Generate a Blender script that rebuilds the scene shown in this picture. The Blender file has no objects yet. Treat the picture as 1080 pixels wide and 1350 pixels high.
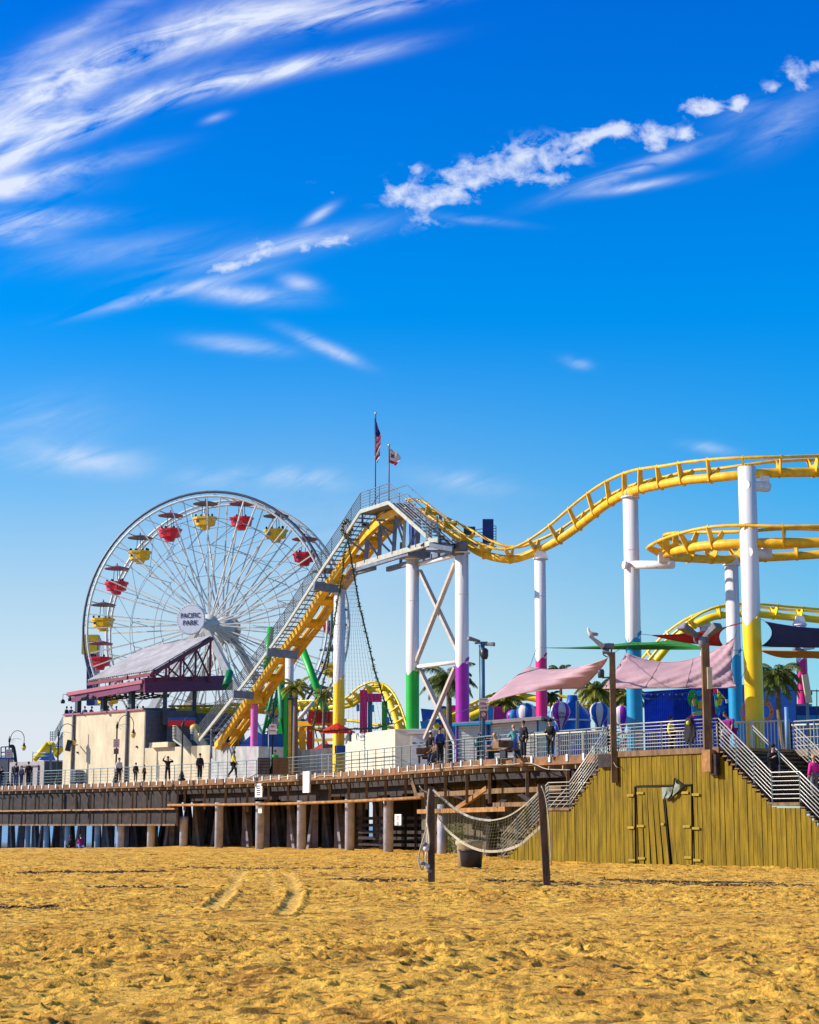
import bpy, bmesh, math, random
import numpy as np
from mathutils import Vector, Matrix
R = math.radians
random.seed(7)
SC = bpy.context.scene
COL = SC.collection

# ---------------------------------------------------------------- camera
F = 2400.0                      # focal length in photo pixels (photo 1080 x 1350)
TH = R(9.76)
EYE = 1.6
cam_d = bpy.data.cameras.new('camera')
cam_d.sensor_fit = 'VERTICAL'; cam_d.sensor_height = 36.0
cam_d.lens = 36.0 * F / 1350.0
cam_d.clip_start = 0.5; cam_d.clip_end = 30000
cam = bpy.data.objects.new('camera', cam_d); COL.objects.link(cam)
cam.location = (0, 0, EYE); cam.rotation_euler = (R(90) + TH, 0, 0)
SC.camera = cam

SUN_DIR = Vector((-0.93, 0.02, 0.50)).normalized()
sd = bpy.data.lights.new('sun', 'SUN'); sd.energy = 4.6; sd.angle = R(0.5); sd.color = (1.0, 0.90, 0.76)
so = bpy.data.objects.new('sun', sd); COL.objects.link(so)
so.rotation_euler = SUN_DIR.to_track_quat('Z', 'Y').to_euler()
SUN_EL = math.asin(SUN_DIR.z); SUN_AZ = math.atan2(SUN_DIR.x, SUN_DIR.y)

SC.view_settings.view_transform = 'Standard'; SC.view_settings.look = 'None'
SC.view_settings.exposure = 0.55; SC.view_settings.gamma = 1.0
SC.view_settings.use_curve_mapping = False

def uv_of(px, py):
    x = (px - 540) / F; y = (675 - py) / F
    dy = math.cos(TH) - y * math.sin(TH); dz = math.sin(TH) + y * math.cos(TH)
    return x / dy, dz / dy
def P(px, py, D):
    u, v = uv_of(px, py)
    return Vector((u * D, D, EYE + v * D))
def PZ(px, py, z):
    u, v = uv_of(px, py)
    D = (z - EYE) / v
    return Vector((u * D, D, z))

# ---------------------------------------------------------------- world
def build_world():
    w = bpy.data.worlds.new('World'); SC.world = w; w.use_nodes = True
    nt = w.node_tree; N = nt.nodes; L = nt.links
    for n in list(N): N.remove(n)
    out = N.new('ShaderNodeOutputWorld'); bg = N.new('ShaderNodeBackground')
    L.new(bg.outputs[0], out.inputs[0]); bg.inputs[1].default_value = 0.105
    sky = N.new('ShaderNodeTexSky'); sky.sky_type = 'NISHITA'; sky.sun_disc = False
    sky.sun_elevation = SUN_EL; sky.sun_rotation = SUN_AZ
    sky.air_density = 1.0; sky.dust_density = 0.35; sky.ozone_density = 3.0
    def V(x):
        return x
    def m(op, a, b=None, c=None, clamp=False):
        n = N.new('ShaderNodeMath'); n.operation = op; n.use_clamp = clamp
        for i, s in enumerate((a, b, c)):
            if s is None: continue
            if isinstance(s, (int, float)): n.inputs[i].default_value = s
            else: L.new(s, n.inputs[i])
        return n.outputs[0]
    geo = N.new('ShaderNodeTexCoord'); sep = N.new('ShaderNodeSeparateXYZ')
    L.new(geo.outputs['Generated'], sep.inputs[0])
    X, Y, Z = sep.outputs
    yy = m('MAXIMUM', Y, 0.05)
    U = m('DIVIDE', X, yy); W = m('DIVIDE', Z, yy)
    front = m('MULTIPLY', m('SUBTRACT', Y, 0.15), 6.0, clamp=True)
    # deep saturated clear-day colour
    hs = N.new('ShaderNodeHueSaturation'); hs.inputs['Saturation'].default_value = SKY_SAT
    hs.inputs['Value'].default_value = 1.0; L.new(sky.outputs[0], hs.inputs['Color'])
    el = m('ARCSINE', m('MAXIMUM', Z, 0.0))
    ramp = N.new('ShaderNodeValToRGB'); L.new(m('MULTIPLY', el, 1/ R(30), clamp=True), ramp.inputs[0])
    cr = ramp.color_ramp
    while len(cr.elements) < len(SKY_RAMP): cr.elements.new(0.5)
    for e, (p, c) in zip(cr.elements, SKY_RAMP): e.position = p; e.color = (*c, 1)
    mul = N.new('ShaderNodeMix'); mul.data_type = 'RGBA'; mul.blend_type = 'MULTIPLY'; mul.inputs[0].default_value = 1.0
    L.new(hs.outputs[0], mul.inputs[6]); L.new(ramp.outputs[0], mul.inputs[7])
    base = mul.outputs[2]
    # sea haze, thicker toward the sun side (left) and low
    hz = m('MULTIPLY', m('POWER', m('SUBTRACT', 1.0, m('MULTIPLY', el, 1 / R(16), clamp=True)), 1.65),
           m('MULTIPLY', m('ADD', 0.22, m('MULTIPLY', m('SUBTRACT', 0.25, U), 2.6), clamp=True), 1.38), clamp=True)
    mixh = N.new('ShaderNodeMix'); mixh.data_type = 'RGBA'
    L.new(m('MULTIPLY', hz, 0.97), mixh.inputs[0]); L.new(base, mixh.inputs[6]); mixh.inputs[7].default_value = (*HAZE_C, 1)
    base = mixh.outputs[2]
    # clouds, drawn as fields over sky direction
    comb = N.new('ShaderNodeCombineXYZ'); L.new(U, comb.inputs[0]); L.new(W, comb.inputs[1])
    def noise(scale, det, rot=0.0, sx=1.0, sy=1.0, dist=0.0, off=0.0):
        mp = N.new('ShaderNodeMapping'); mp.vector_type = 'TEXTURE'
        mp.inputs['Rotation'].default_value = (0, 0, rot); mp.inputs['Scale'].default_value = (sx, sy, 1)
        mp.inputs['Location'].default_value = (off, off * .7, 0)
        L.new(comb.outputs[0], mp.inputs[0])
        n = N.new('ShaderNodeTexNoise'); n.inputs['Scale'].default_value = scale
        n.inputs['Detail'].default_value = det; n.inputs['Roughness'].default_value = 0.6
        n.inputs['Distortion'].default_value = dist
        L.new(mp.outputs[0], n.inputs['Vector']); return n.outputs[0]
    n_wisp = noise(58, 10, R(19), 4.5, 1.0, 1.6)
    n_wisp2 = noise(13, 9, R(22), 2.2, 1.0, 1.8, 3.1)
    n_puff = noise(85, 9, 0, 1.25, 1.0, 0.25, 1.7)
    def strokes(lst):
        acc = None
        for px, py, a, b, ang, amp in lst:
            u0, v0 = uv_of(px, py); ca, sa = math.cos(R(ang)), math.sin(R(ang))
            du = m('SUBTRACT', U, u0); dv = m('SUBTRACT', W, v0)
            p = m('MULTIPLY_ADD', du, ca / (a / F), m('MULTIPLY', dv, sa / (a / F)))
            q = m('MULTIPLY_ADD', dv, ca / (b / F), m('MULTIPLY', du, -sa / (b / F)))
            e = m('EXPONENT', m('MULTIPLY', m('MULTIPLY_ADD', p, p, m('MULTIPLY', q, q)), -1.0))
            acc = m('MULTIPLY', e, amp) if acc is None else m('MULTIPLY_ADD', e, amp, acc)
        return acc
    wis = strokes(WISPS); puf = strokes(PUFFS)
    wn = m('MULTIPLY_ADD', m('SUBTRACT', m('MULTIPLY_ADD', n_wisp2, 0.5, m('MULTIPLY', n_wisp, 0.5)), 0.5), 5.0, 0.62)
    wa = m('MULTIPLY', m('MINIMUM', wis, 1.15), m('MAXIMUM', wn, 0.0), clamp=True)
    pa = m('MULTIPLY', m('ADD', m('MINIMUM', puf, 0.85), m('MULTIPLY', m('SUBTRACT', n_puff, 0.57), 3.2)), 1.15, clamp=True)
    pa = m('MULTIPLY', pa, m('MULTIPLY', puf, 3.5, clamp=True))
    al = m('MULTIPLY', m('MAXIMUM', m('MULTIPLY', wa, 0.92), m('MULTIPLY', pa, 0.84)), front, clamp=True)
    mixc = N.new('ShaderNodeMix'); mixc.data_type = 'RGBA'
    L.new(al, mixc.inputs[0]); L.new(base, mixc.inputs[6]); mixc.inputs[7].default_value = (*CLOUD_C, 1)
    L.new(mixc.outputs[2], bg.inputs[0])

SKY_SAT = 1.25
SKY_RAMP = [(0.0, (.45, .95, 1.0)), (0.233, (.30, .86, 1.02)), (0.353, (.0, .86, 1.16)), (0.543, (.0, .88, 1.38)), (0.87, (.0, .68, 1.45)), (1.0, (.95, .95, 1.05))]
HAZE_C = (4.9, 5.2, 5.75)
CLOUD_C = (5.3, 5.7, 6.7)
# px, py, half length, half width, angle (up to the right), amount
WISPS = [(60, 190, 115, 15, 28, 1.0), (175, 140, 115, 14, 23, 1.0), (295, 112, 115, 12, 14, .95), (430, 80, 95, 11, 12, 1.1), (335, 28, 170, 20, 15, 1.0), (490, 14, 110, 12, 14, 1.0), (200, 62, 180, 28, 26, .85),
         (50, 120, 120, 40, 30, .8), (120, 30, 130, 14, 30, .35), (70, 230, 95, 12, 14, 1.0), (20, 250, 70, 14, 5, .9), (55, 288, 70, 12, 2, .95), (5, 306, 60, 14, -2, .85), (20, 180, 80, 30, 20, .7),
         (845, 220, 100, 8, 20, .85), (830, 247, 60, 6, 10, .75), (625, 290, 50, 5, -6, .35), (1040, 160, 55, 22, 35, .4), (985, 150, 40, 14, 20, .25),
         (350, 330, 120, 12, 13, .8), (220, 385, 100, 8, 14, .85), (320, 388, 62, 11, -4, .75), (395, 374, 24, 10, -15, .6),
         (430, 458, 46, 8, -24, .7), (315, 455, 55, 10, -6, .4), (420, 284, 22, 6, 35, .65), (285, 155, 16, 5, 20, .3),
         (115, 608, 80, 18, -4, .55), (400, 630, 48, 13, -5, .55), (300, 630, 60, 12, 0, .35), (610, 636, 70, 14, -8, .32), (450, 720, 240, 60, 0, .16),
         (760, 478, 18, 7, -15, .4), (938, 591, 32, 7, -8, .4), (160, 330, 110, 18, 8, .25), (60, 560, 90, 40, 10, .2)]
PUFFS = [(545, 255, 36, 16, 0, 1.1), (585, 262, 40, 14, 10, .9), (622, 232, 38, 18, 10, 1.1), (565, 290, 22, 8, 0, .7), (700, 208, 52, 22, 12, 1.0), (760, 188, 30, 12, 15, .9),
         (720, 238, 30, 9, 5, .7), (810, 172, 32, 10, 12, .95), (862, 182, 26, 17, 10, .9), (905, 178, 18, 10, 0, .75), (928, 140, 26, 13, 8, 1.15),
         (976, 135, 13, 12, 40, 1.0), (1018, 116, 12, 9, 0, .7), (1052, 100, 15, 20, 20, .85), (1078, 86, 12, 9, 0, .6), (545, 222, 12, 7, 0, .6),
         (350, 330, 36, 13, 8, .8), (440, 318, 60, 8, 10, .65), (300, 352, 30, 8, 12, .7), (437, 252, 20, 5, -20, .5), (755, 212, 16, 8, 0, .6)]
build_world()

# ---------------------------------------------------------------- materials
MATS = {}
def mat(name, col, rough=0.6, metal=0.0, var=0.12, vs=3.0, bump=0.0, bs=30.0, spec=0.4, trans=0.0, stretch=(1, 1, 1)):
    if name in MATS: return MATS[name]
    m = bpy.data.materials.new(name); m.use_nodes = True
    nt = m.node_tree; N = nt.nodes; L = nt.links
    b = N['Principled BSDF']; b.inputs['Roughness'].default_value = rough; b.inputs['Metallic'].default_value = metal
    b.inputs['Specular IOR Level'].default_value = spec
    tc = N.new('ShaderNodeTexCoord'); mp = N.new('ShaderNodeMapping'); mp.inputs['Scale'].default_value = stretch
    L.new(tc.outputs['Object'], mp.inputs[0])
    n = N.new('ShaderNodeTexNoise'); n.inputs['Scale'].default_value = vs; n.inputs['Detail'].default_value = 6; n.inputs['Roughness'].default_value = .65
    L.new(mp.outputs[0], n.inputs['Vector'])
    rp = N.new('ShaderNodeValToRGB'); rp.color_ramp.elements[0].position = .3; rp.color_ramp.elements[1].position = .7
    c = Vector(col)
    rp.color_ramp.elements[0].color = (*[max(0, x * (1 - var * 1.6)) for x in col], 1)
    rp.color_ramp.elements[1].color = (*[min(1, x * (1 + var)) for x in col], 1)
    L.new(n.outputs[0], rp.inputs[0]); L.new(rp.outputs[0], b.inputs['Base Color'])
    if bump:
        n2 = N.new('ShaderNodeTexNoise'); n2.inputs['Scale'].default_value = bs; n2.inputs['Detail'].default_value = 5
        L.new(mp.outputs[0], n2.inputs['Vector'])
        bp = N.new('ShaderNodeBump'); bp.inputs['Strength'].default_value = bump; bp.inputs['Distance'].default_value = 0.05
        L.new(n2.outputs[0], bp.inputs['Height']); L.new(bp.outputs[0], b.inputs['Normal'])
    if trans:
        tr = N.new('ShaderNodeBsdfTranslucent'); L.new(rp.outputs[0], tr.inputs[0])
        mx = N.new('ShaderNodeMixShader'); mx.inputs[0].default_value = trans
        L.new(b.outputs[0], mx.inputs[1]); L.new(tr.outputs[0], mx.inputs[2]); L.new(mx.outputs[0], N['Material Output'].inputs[0])
    MATS[name] = m; return m

M = dict(
 yellow=mat('yellow_paint', (.84, .46, .015), .5, var=.22, vs=2.2, bump=.06, bs=4),
 yellow2=mat('bright_yellow_paint', (.92, .62, .012), .38, var=.07, vs=1.0),
 white=mat('white_column_paint', (.76, .73, .75), .45, var=.13, vs=1.6, stretch=(3, 3, .12), bump=.05, bs=3),
 green=mat('green_paint', (.01, .40, .035), .4, var=.1, vs=1.0),
 dgreen=mat('dark_green_paint', (.01, .20, .07), .45),
 purple=mat('purple_paint', (.33, .012, .36), .38, var=.08),
 pinkc=mat('orchid_paint', (.62, .12, .45), .4, var=.08),
 crimson=mat('crimson_paint', (.66, .008, .17), .4, var=.08),
 cyan=mat('cyan_paint', (.01, .29, .55), .4, var=.08),
 blue=mat('blue_paint', (.008, .10, .42), .45, var=.2),
 navy=mat('navy_paint', (.012, .035, .20), .5, var=.2),
 red=mat('red_paint', (.74, .02, .018), .4, var=.1),
 orange=mat('orange_paint', (.85, .22, .02), .45),
 magenta=mat('magenta_paint', (.82, .02, .22), .45, var=.12),
 maroon=mat('maroon_paint', (.20, .018, .045), .5, var=.2),
 plum=mat('plum_paint', (.15, .012, .085), .5, var=.2),
 rose=mat('rose_paint', (.36, .085, .13), .5),
 steel=mat('galvanised_steel', (.20, .29, .31), .42, .35, var=.18, vs=6),
 steel2=mat('blue_grey_steel', (.16, .19, .26), .5, .3, var=.25, vs=2),
 dsteel=mat('dark_steel', (.05, .065, .09), .5, .3, var=.25, vs=2),
 pale=mat('pale_painted_steel', (.42, .42, .37), .45, .1, var=.15, vs=3),
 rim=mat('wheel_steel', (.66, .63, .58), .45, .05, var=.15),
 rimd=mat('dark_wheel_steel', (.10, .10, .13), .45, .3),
 wheelw=mat('wheel_leg_white', (.62, .60, .58), .5, var=.1),
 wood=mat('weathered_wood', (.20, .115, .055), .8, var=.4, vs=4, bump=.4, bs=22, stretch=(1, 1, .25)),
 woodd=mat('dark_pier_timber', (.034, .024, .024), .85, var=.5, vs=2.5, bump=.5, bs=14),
 woodo=mat('orange_brown_timber', (.36, .17, .05), .75, var=.35, vs=2.0, bump=.3),
 woodl=mat('pale_timber_ends', (.34, .26, .17), .8, var=.3),
 fascia=mat('brown_timber_fascia', (.22, .105, .045), .8, var=.4, vs=1.6, bump=.3, bs=12),
 olive=mat('olive_plank', (.215, .140, .005), .75, var=.36, spec=.2, vs=1.6, bump=.35, bs=16, stretch=(3, 3, .35)),
 oliveb=mat('olive_batten', (.34, .23, .012), .7, var=.2, vs=3, bump=.3),
 gap=mat('gap_dark', (.012, .012, .008), .9),
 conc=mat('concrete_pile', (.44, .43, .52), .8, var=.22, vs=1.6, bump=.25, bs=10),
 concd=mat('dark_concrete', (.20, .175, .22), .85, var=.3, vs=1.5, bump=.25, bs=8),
 stucco=mat('cream_stucco', (.62, .52, .36), .85, var=.16, vs=1.3, bump=.35, bs=9, stretch=(1, 1, .35)),
 stucco2=mat('grey_plaster', (.36, .36, .36), .85, var=.22, vs=1.0, bump=.2),
 siding=mat('grey_siding', (.17, .17, .20), .75, var=.2),
 offw=mat('cream_white_panel', (.64, .57, .44), .65, var=.12, vs=1.5, stretch=(2, 2, .6)),
 lav=mat('white_panel', (.64, .60, .60), .6, var=.1),
 taupe=mat('taupe_panel', (.34, .29, .29), .7, var=.12),
 corr=mat('corrugated_roof', (.56, .52, .52), .8, .0, var=.2, vs=.8, spec=.15),
 sailp=mat('pink_sail_cloth', (.74, .50, .55), .75, var=.08, vs=1.0, trans=.45, bump=.3, bs=3),
 sailg=mat('green_sail_cloth', (.03, .26, .05), .8, trans=.3),
 sailr=mat('red_sail_cloth', (.42, .02, .02), .8, trans=.3),
 sailn=mat('navy_sail_cloth', (.018, .05, .27), .8, trans=.2),
 sailm=mat('mustard_sail_cloth', (.50, .24, .02), .8, trans=.3),
 canvasr=mat('red_canvas', (.80, .03, .015), .7, trans=.25),
 skin=mat('skin', (.50, .27, .18), .55, var=.06),
 skind=mat('brown_skin', (.24, .12, .075), .55, var=.06),
 hair=mat('dark_hair', (.02, .015, .012), .6), hairb=mat('fair_hair', (.50, .33, .14), .6),
 black=mat('black_cloth', (.012, .013, .020), .85, var=.3, vs=8), denim=mat('denim', (.035, .06, .13), .85, var=.25, vs=9),
 clothw=mat('pale_cloth', (.62, .62, .66), .85), cloth_y=mat('yellow_cloth', (.72, .55, .06), .85), cloth_b=mat('blue_cloth', (.10, .20, .55), .85),
 cloth_p=mat('pink_cloth', (.72, .02, .28), .85), cloth_v=mat('plum_cloth', (.22, .01, .16), .85), cloth_t=mat('teal_cloth', (.08, .32, .36), .85),
 cloth_br=mat('brown_cloth', (.17, .09, .05), .85), grey_c=mat('grey_cloth', (.16, .16, .19), .85),
 signw=mat('white_sign', (.78, .74, .72), .6, var=.05), signr=mat('red_print', (.55, .03, .03), .6), ink=mat('dark_ink', (.01, .015, .07), .6),
 lamp=mat('amber_lamp_glass', (.75, .52, .12), .25, var=.1), iron=mat('lamp_post_iron', (.012, .022, .032), .5, .3),
 net=mat('net_cord', (.15, .15, .06), .8), tape=mat('net_tape', (.66, .58, .42), .8, var=.15, vs=6), rope=mat('rope', (.40, .36, .28), .85),
 bark=mat('palm_bark', (.20, .14, .10), .9, var=.35, vs=8, bump=.6, bs=30, stretch=(1, 1, 3)),
 frond=mat('palm_frond', (.13, .17, .025), .55, var=.4, vs=2.5, trans=.3), frondy=mat('palm_frond_gold', (.33, .33, .04), .55, var=.3, vs=2.5, trans=.3),
 pine=mat('garland_green', (.025, .075, .03), .7, var=.5, vs=9), gold=mat('gold_bauble', (.7, .5, .1), .3, .5), bead=mat('bulb_dark', (.22, .23, .28), .4),
 plastic=mat('black_plastic', (.022, .024, .034), .4, var=.3, vs=3),
)
M['steelb'] = M['steel']

# ---------------------------------------------------------------- mesh builder
ORG = {}
class MB:
    def __init__(s): s.v = []; s.f = []; s.mi = []; s.sm = []; s.m = 0; s.smooth = False
    def _f(s, idx): s.f.append(idx); s.mi.append(s.m); s.sm.append(s.smooth)
    def add(s, vs, fs):
        b = len(s.v); s.v += [Vector(v) for v in vs]
        for f in fs: s._f([b + i for i in f])
        return s
    def quad(s, a, b, c, d): return s.add([a, b, c, d], [(0, 1, 2, 3)])
    def hexa(s, p):       # 8 pts: bottom 0-3, top 4-7
        return s.add(p, [(3, 2, 1, 0), (4, 5, 6, 7), (0, 1, 5, 4), (1, 2, 6, 5), (2, 3, 7, 6), (3, 0, 4, 7)])
    def box(s, c, sz, ax=None):
        c = Vector(c); x, y, z = ax if ax else (Vector((1, 0, 0)), Vector((0, 1, 0)), Vector((0, 0, 1)))
        hx, hy, hz = sz[0] / 2, sz[1] / 2, sz[2] / 2
        p = [c + x * a * hx + y * b * hy + z * k * hz for k in (-1, 1) for a, b in ((-1, -1), (1, -1), (1, 1), (-1, 1))]
        return s.hexa(p)
    def bar(s, a, b, w, h=None, up=(0, 0, 1)):
        a = Vector(a); b = Vector(b); h = h or w; t = b - a; ln = t.length
        if ln < 1e-6: return s
        t /= ln; up = Vector(up)
        if abs(t.dot(up)) > .98: up = Vector((1, 0, 0)) if abs(t.x) < .9 else Vector((0, 1, 0))
        x = t.cross(up).normalized(); y = x.cross(t).normalized()
        return s.box((a + b) / 2, (w, ln, h), (x, t, y))
    def tube(s, pts, r, n=8, cap=True, rr=None):
        sm = s.smooth; s.smooth = True
        pts = [Vector(p) for p in pts]; b = len(s.v); k = len(pts); prev = None
        for i, p in enumerate(pts):
            t = (pts[min(i + 1, k - 1)] - pts[max(i - 1, 0)])
            t = t.normalized() if t.length > 1e-9 else Vector((0, 0, 1))
            if prev is None:
                u = Vector((0, 0, 1)) if abs(t.z) < .9 else Vector((1, 0, 0))
                x = t.cross(u).normalized()
            else: x = (prev - t * prev.dot(t)).normalized()
            prev = x; y = t.cross(x); q = rr[i] if rr else r
            for j in range(n):
                a = 2 * math.pi * j / n; s.v.append(p + (x * math.cos(a) + y * math.sin(a)) * q)
        for i in range(k - 1):
            for j in range(n):
                s._f([b + i * n + j, b + i * n + (j + 1) % n, b + (i + 1) * n + (j + 1) % n, b + (i + 1) * n + j])
        s.smooth = False
        if cap:
            s._f([b + j for j in range(n)][::-1]); s._f([b + (k - 1) * n + j for j in range(n)])
        s.smooth = sm; return s
    def lathe(s, c, prof, n=16, ax=(0, 0, 1), cap=True):   # prof: (radius, height)
        ax = Vector(ax).normalized(); c = Vector(c)
        u = Vector((0, 0, 1)) if abs(ax.z) < .9 else Vector((1, 0, 0)); x = ax.cross(u).normalized(); y = ax.cross(x)
        b = len(s.v); sm = s.smooth; s.smooth = True
        for r, h in prof:
            for j in range(n):
                a = 2 * math.pi * j / n; s.v.append(c + ax * h + (x * math.cos(a) + y * math.sin(a)) * r)
        for i in range(len(prof) - 1):
            for j in range(n):
                s._f([b + i * n + j, b + i * n + (j + 1) % n, b + (i + 1) * n + (j + 1) % n, b + (i + 1) * n + j])
        s.smooth = False
        if cap: s._f([b + j for j in range(n)][::-1]); s._f([b + (len(prof) - 1) * n + j for j in range(n)])
        s.smooth = sm; return s
    def ell(s, c, r, n=10, k=7):
        c = Vector(c); b = len(s.v); sm = s.smooth; s.smooth = True
        for i in range(k + 1):
            th = math.pi * i / k
            for j in range(n):
                a = 2 * math.pi * j / n
                s.v.append(c + Vector((math.sin(th) * math.cos(a) * r[0], math.sin(th) * math.sin(a) * r[1], math.cos(th) * r[2])))
        for i in range(k):
            for j in range(n):
                s._f([b + i * n + j, b + (i + 1) * n + j, b + (i + 1) * n + (j + 1) % n, b + i * n + (j + 1) % n])
        s.smooth = sm; return s
    def prism(s, poly, off):     # polygon points and an offset vector
        off = Vector(off); n = len(poly); poly = [Vector(p) for p in poly]
        b = len(s.v); s.v += poly + [p + off for p in poly]
        s._f(list(range(b, b + n))); s._f([b + n + i for i in range(n)][::-1])
        for i in range(n): s._f([b + i, b + n + i, b + n + (i + 1) % n, b + (i + 1) % n])
        return s
    def build(s, name, m, parent=None, label=None, kind=None, origin=None):
        ms = m if isinstance(m, (list, tuple)) else [m]
        org = ORG.get(parent.name, Vector((0, 0, 0))) if parent else (Vector(origin) if origin is not None else Vector((0, 0, 0)))
        me = bpy.data.meshes.new(name)
        me.from_pydata([tuple(v - org) for v in s.v], [], s.f)
        for k in ms: me.materials.append(k)
        me.polygons.foreach_set('material_index', s.mi); me.polygons.foreach_set('use_smooth', s.sm)
        me.update()
        bm = bmesh.new(); bm.from_mesh(me); bmesh.ops.recalc_face_normals(bm, faces=bm.faces); bm.to_mesh(me); bm.free()
        o = bpy.data.objects.new(name, me); COL.objects.link(o)
        if parent: o.parent = parent
        else: o.location = org
        ORG[o.name] = org
        if label: o['label'] = label
        if kind: o['kind'] = kind
        return o
def tag(o, label=None, cat=None, group=None, kind=None):
    if label: o['label'] = label
    if cat: o['category'] = cat
    if group: o['group'] = group
    if kind: o['kind'] = kind
    return o
def thing(name, label, cat, loc=(0, 0, 0), group=None):
    o = bpy.data.objects.new(name, None); o.empty_display_size = .3; COL.objects.link(o); o.location = loc
    ORG[o.name] = Vector(loc)
    return tag(o, label, cat, group)
KIDS = lambda o: [c for c in bpy.data.objects if c.parent == o]
def copy_tree(o, parent=None):
    c = o.copy(); COL.objects.link(c); c.parent = parent
    for ch in KIDS(o): copy_tree(ch, c)
    return c
def text_mesh(s, size, ext=.004, bold=0.0, align='CENTER'):
    c = bpy.data.curves.new('txt', 'FONT'); c.body = s; c.size = size; c.extrude = ext; c.align_x = align; c.align_y = 'CENTER'
    c.offset = bold; c.resolution_u = 3
    o = bpy.data.objects.new('txt', c); COL.objects.link(o)
    dg = bpy.context.evaluated_depsgraph_get(); me = bpy.data.meshes.new_from_object(o.evaluated_get(dg))
    bpy.data.objects.remove(o); return me
def text(name, s, size, pos, xdir, parent, m, ext=.006, bold=0.0, up=(0, 0, 1), align='CENTER', sx=1.0):
    me = text_mesh(s, size, ext, bold, align); x = Vector(xdir).normalized(); y = Vector(up).normalized(); z = x.cross(y).normalized()
    org = ORG.get(parent.name, Vector((0, 0, 0))); pos = Vector(pos)
    for v in me.vertices: v.co = pos + x * v.co.x * sx + y * v.co.y + z * v.co.z - org
    me.materials.clear(); me.materials.append(m)
    o = bpy.data.objects.new(name, me); COL.objects.link(o); o.parent = parent; ORG[o.name] = org; return o
def lerp(a, b, t): return a + (b - a) * t
def resample(pts, step):
    pts = [Vector(p) for p in pts]; cum = [0]
    for a, b in zip(pts, pts[1:]): cum.append(cum[-1] + (b - a).length)
    n = max(1, round(cum[-1] / step)); out = []
    k = 0
    for i in range(n + 1):
        d = cum[-1] * i / n
        while k < len(pts) - 2 and cum[k + 1] < d: k += 1
        sg = cum[k + 1] - cum[k]; out.append(pts[k].lerp(pts[k + 1], (d - cum[k]) / sg if sg > 1e-9 else 0))
    return out
def spline(pts, n=8):
    pts = [Vector(p) for p in pts]; q = [2 * pts[0] - pts[1]] + pts + [2 * pts[-1] - pts[-2]]; out = []
    for i in range(1, len(q) - 2):
        a, b, c, d = q[i - 1:i + 3]
        for k in range(n):
            t = k / n
            out.append(.5 * ((2 * b) + (c - a) * t + (2 * a - 5 * b + 4 * c - d) * t * t + (-a + 3 * b - 3 * c + d) * t ** 3))
    out.append(pts[-1]); return out
UPZ = Vector((0, 0, 1))
DK = 4.95
# ---------------------------------------------------------------- sand and sea
def sst(x): x = np.clip(x, 0, 1); return x * x * (3 - 2 * x)
def g0(x, y):
    x = np.asarray(x, float); y = np.asarray(y, float)
    h = -1.7 * sst((y - 133) / 26) * sst((-17 - x) / 9)
    h = h - 0.20 * sst((x - 1) / 6) * sst((y - 42) / 28)
    return h
rng = np.random.default_rng(11)
TAB = rng.random((512, 512)); TAB2 = rng.random((512, 512)); TAB3 = rng.random((512, 512)); TAB4 = rng.random((512, 512))
def vn(x, y, s, T=TAB):
    x = x * s; y = y * s; xi = np.floor(x).astype(int); yi = np.floor(y).astype(int)
    fx = sst(x - xi); fy = sst(y - yi); a = T[xi % 512, yi % 512]; b = T[(xi + 1) % 512, yi % 512]
    c = T[xi % 512, (yi + 1) % 512]; d = T[(xi + 1) % 512, (yi + 1) % 512]
    return (a * (1 - fx) + b * fx) * (1 - fy) + (c * (1 - fx) + d * fx) * fy - .5
def dimples(x, y, cell, rad, T1=TAB, T2=TAB2, T3=TAB3, T4=TAB4, prob=.7):
    xi = np.floor(x / cell).astype(int); yi = np.floor(y / cell).astype(int); h = np.zeros_like(x)
    for a in (-1, 0, 1):
        for b in (-1, 0, 1):
            cx = xi + a; cy = yi + b; k = (cx % 512, cy % 512)
            px = (cx + T1[k]) * cell; py = (cy + T2[k]) * cell; an = T3[k] * 6.28; on = (T4[k] < prob)
            dx = x - px; dy = y - py; u = dx * np.cos(an) + dy * np.sin(an); w = -dx * np.sin(an) + dy * np.cos(an)
            r = np.sqrt((u / (rad * 1.35)) ** 2 + (w / (rad * .8)) ** 2)
            h += on * (0.5 + T4[k]) * (-np.exp(-r * r * 1.6) + .55 * np.exp(-((r - 1.25) ** 2) * 6))
    return h
def track_pts(lst): return [(PZ(px, py, 0).x, PZ(px, py, 0).y) for px, py in lst]
TRACKS = []
def seg_dist(x, y, pts):
    best = np.full(x.shape, 1e9)
    for (ax, ay), (bx, by) in zip(pts, pts[1:]):
        dx, dy = bx - ax, by - ay; t = np.clip(((x - ax) * dx + (y - ay) * dy) / (dx * dx + dy * dy), 0, 1)
        best = np.minimum(best, np.hypot(x - ax - t * dx, y - ay - t * dy))
    return best
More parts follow.
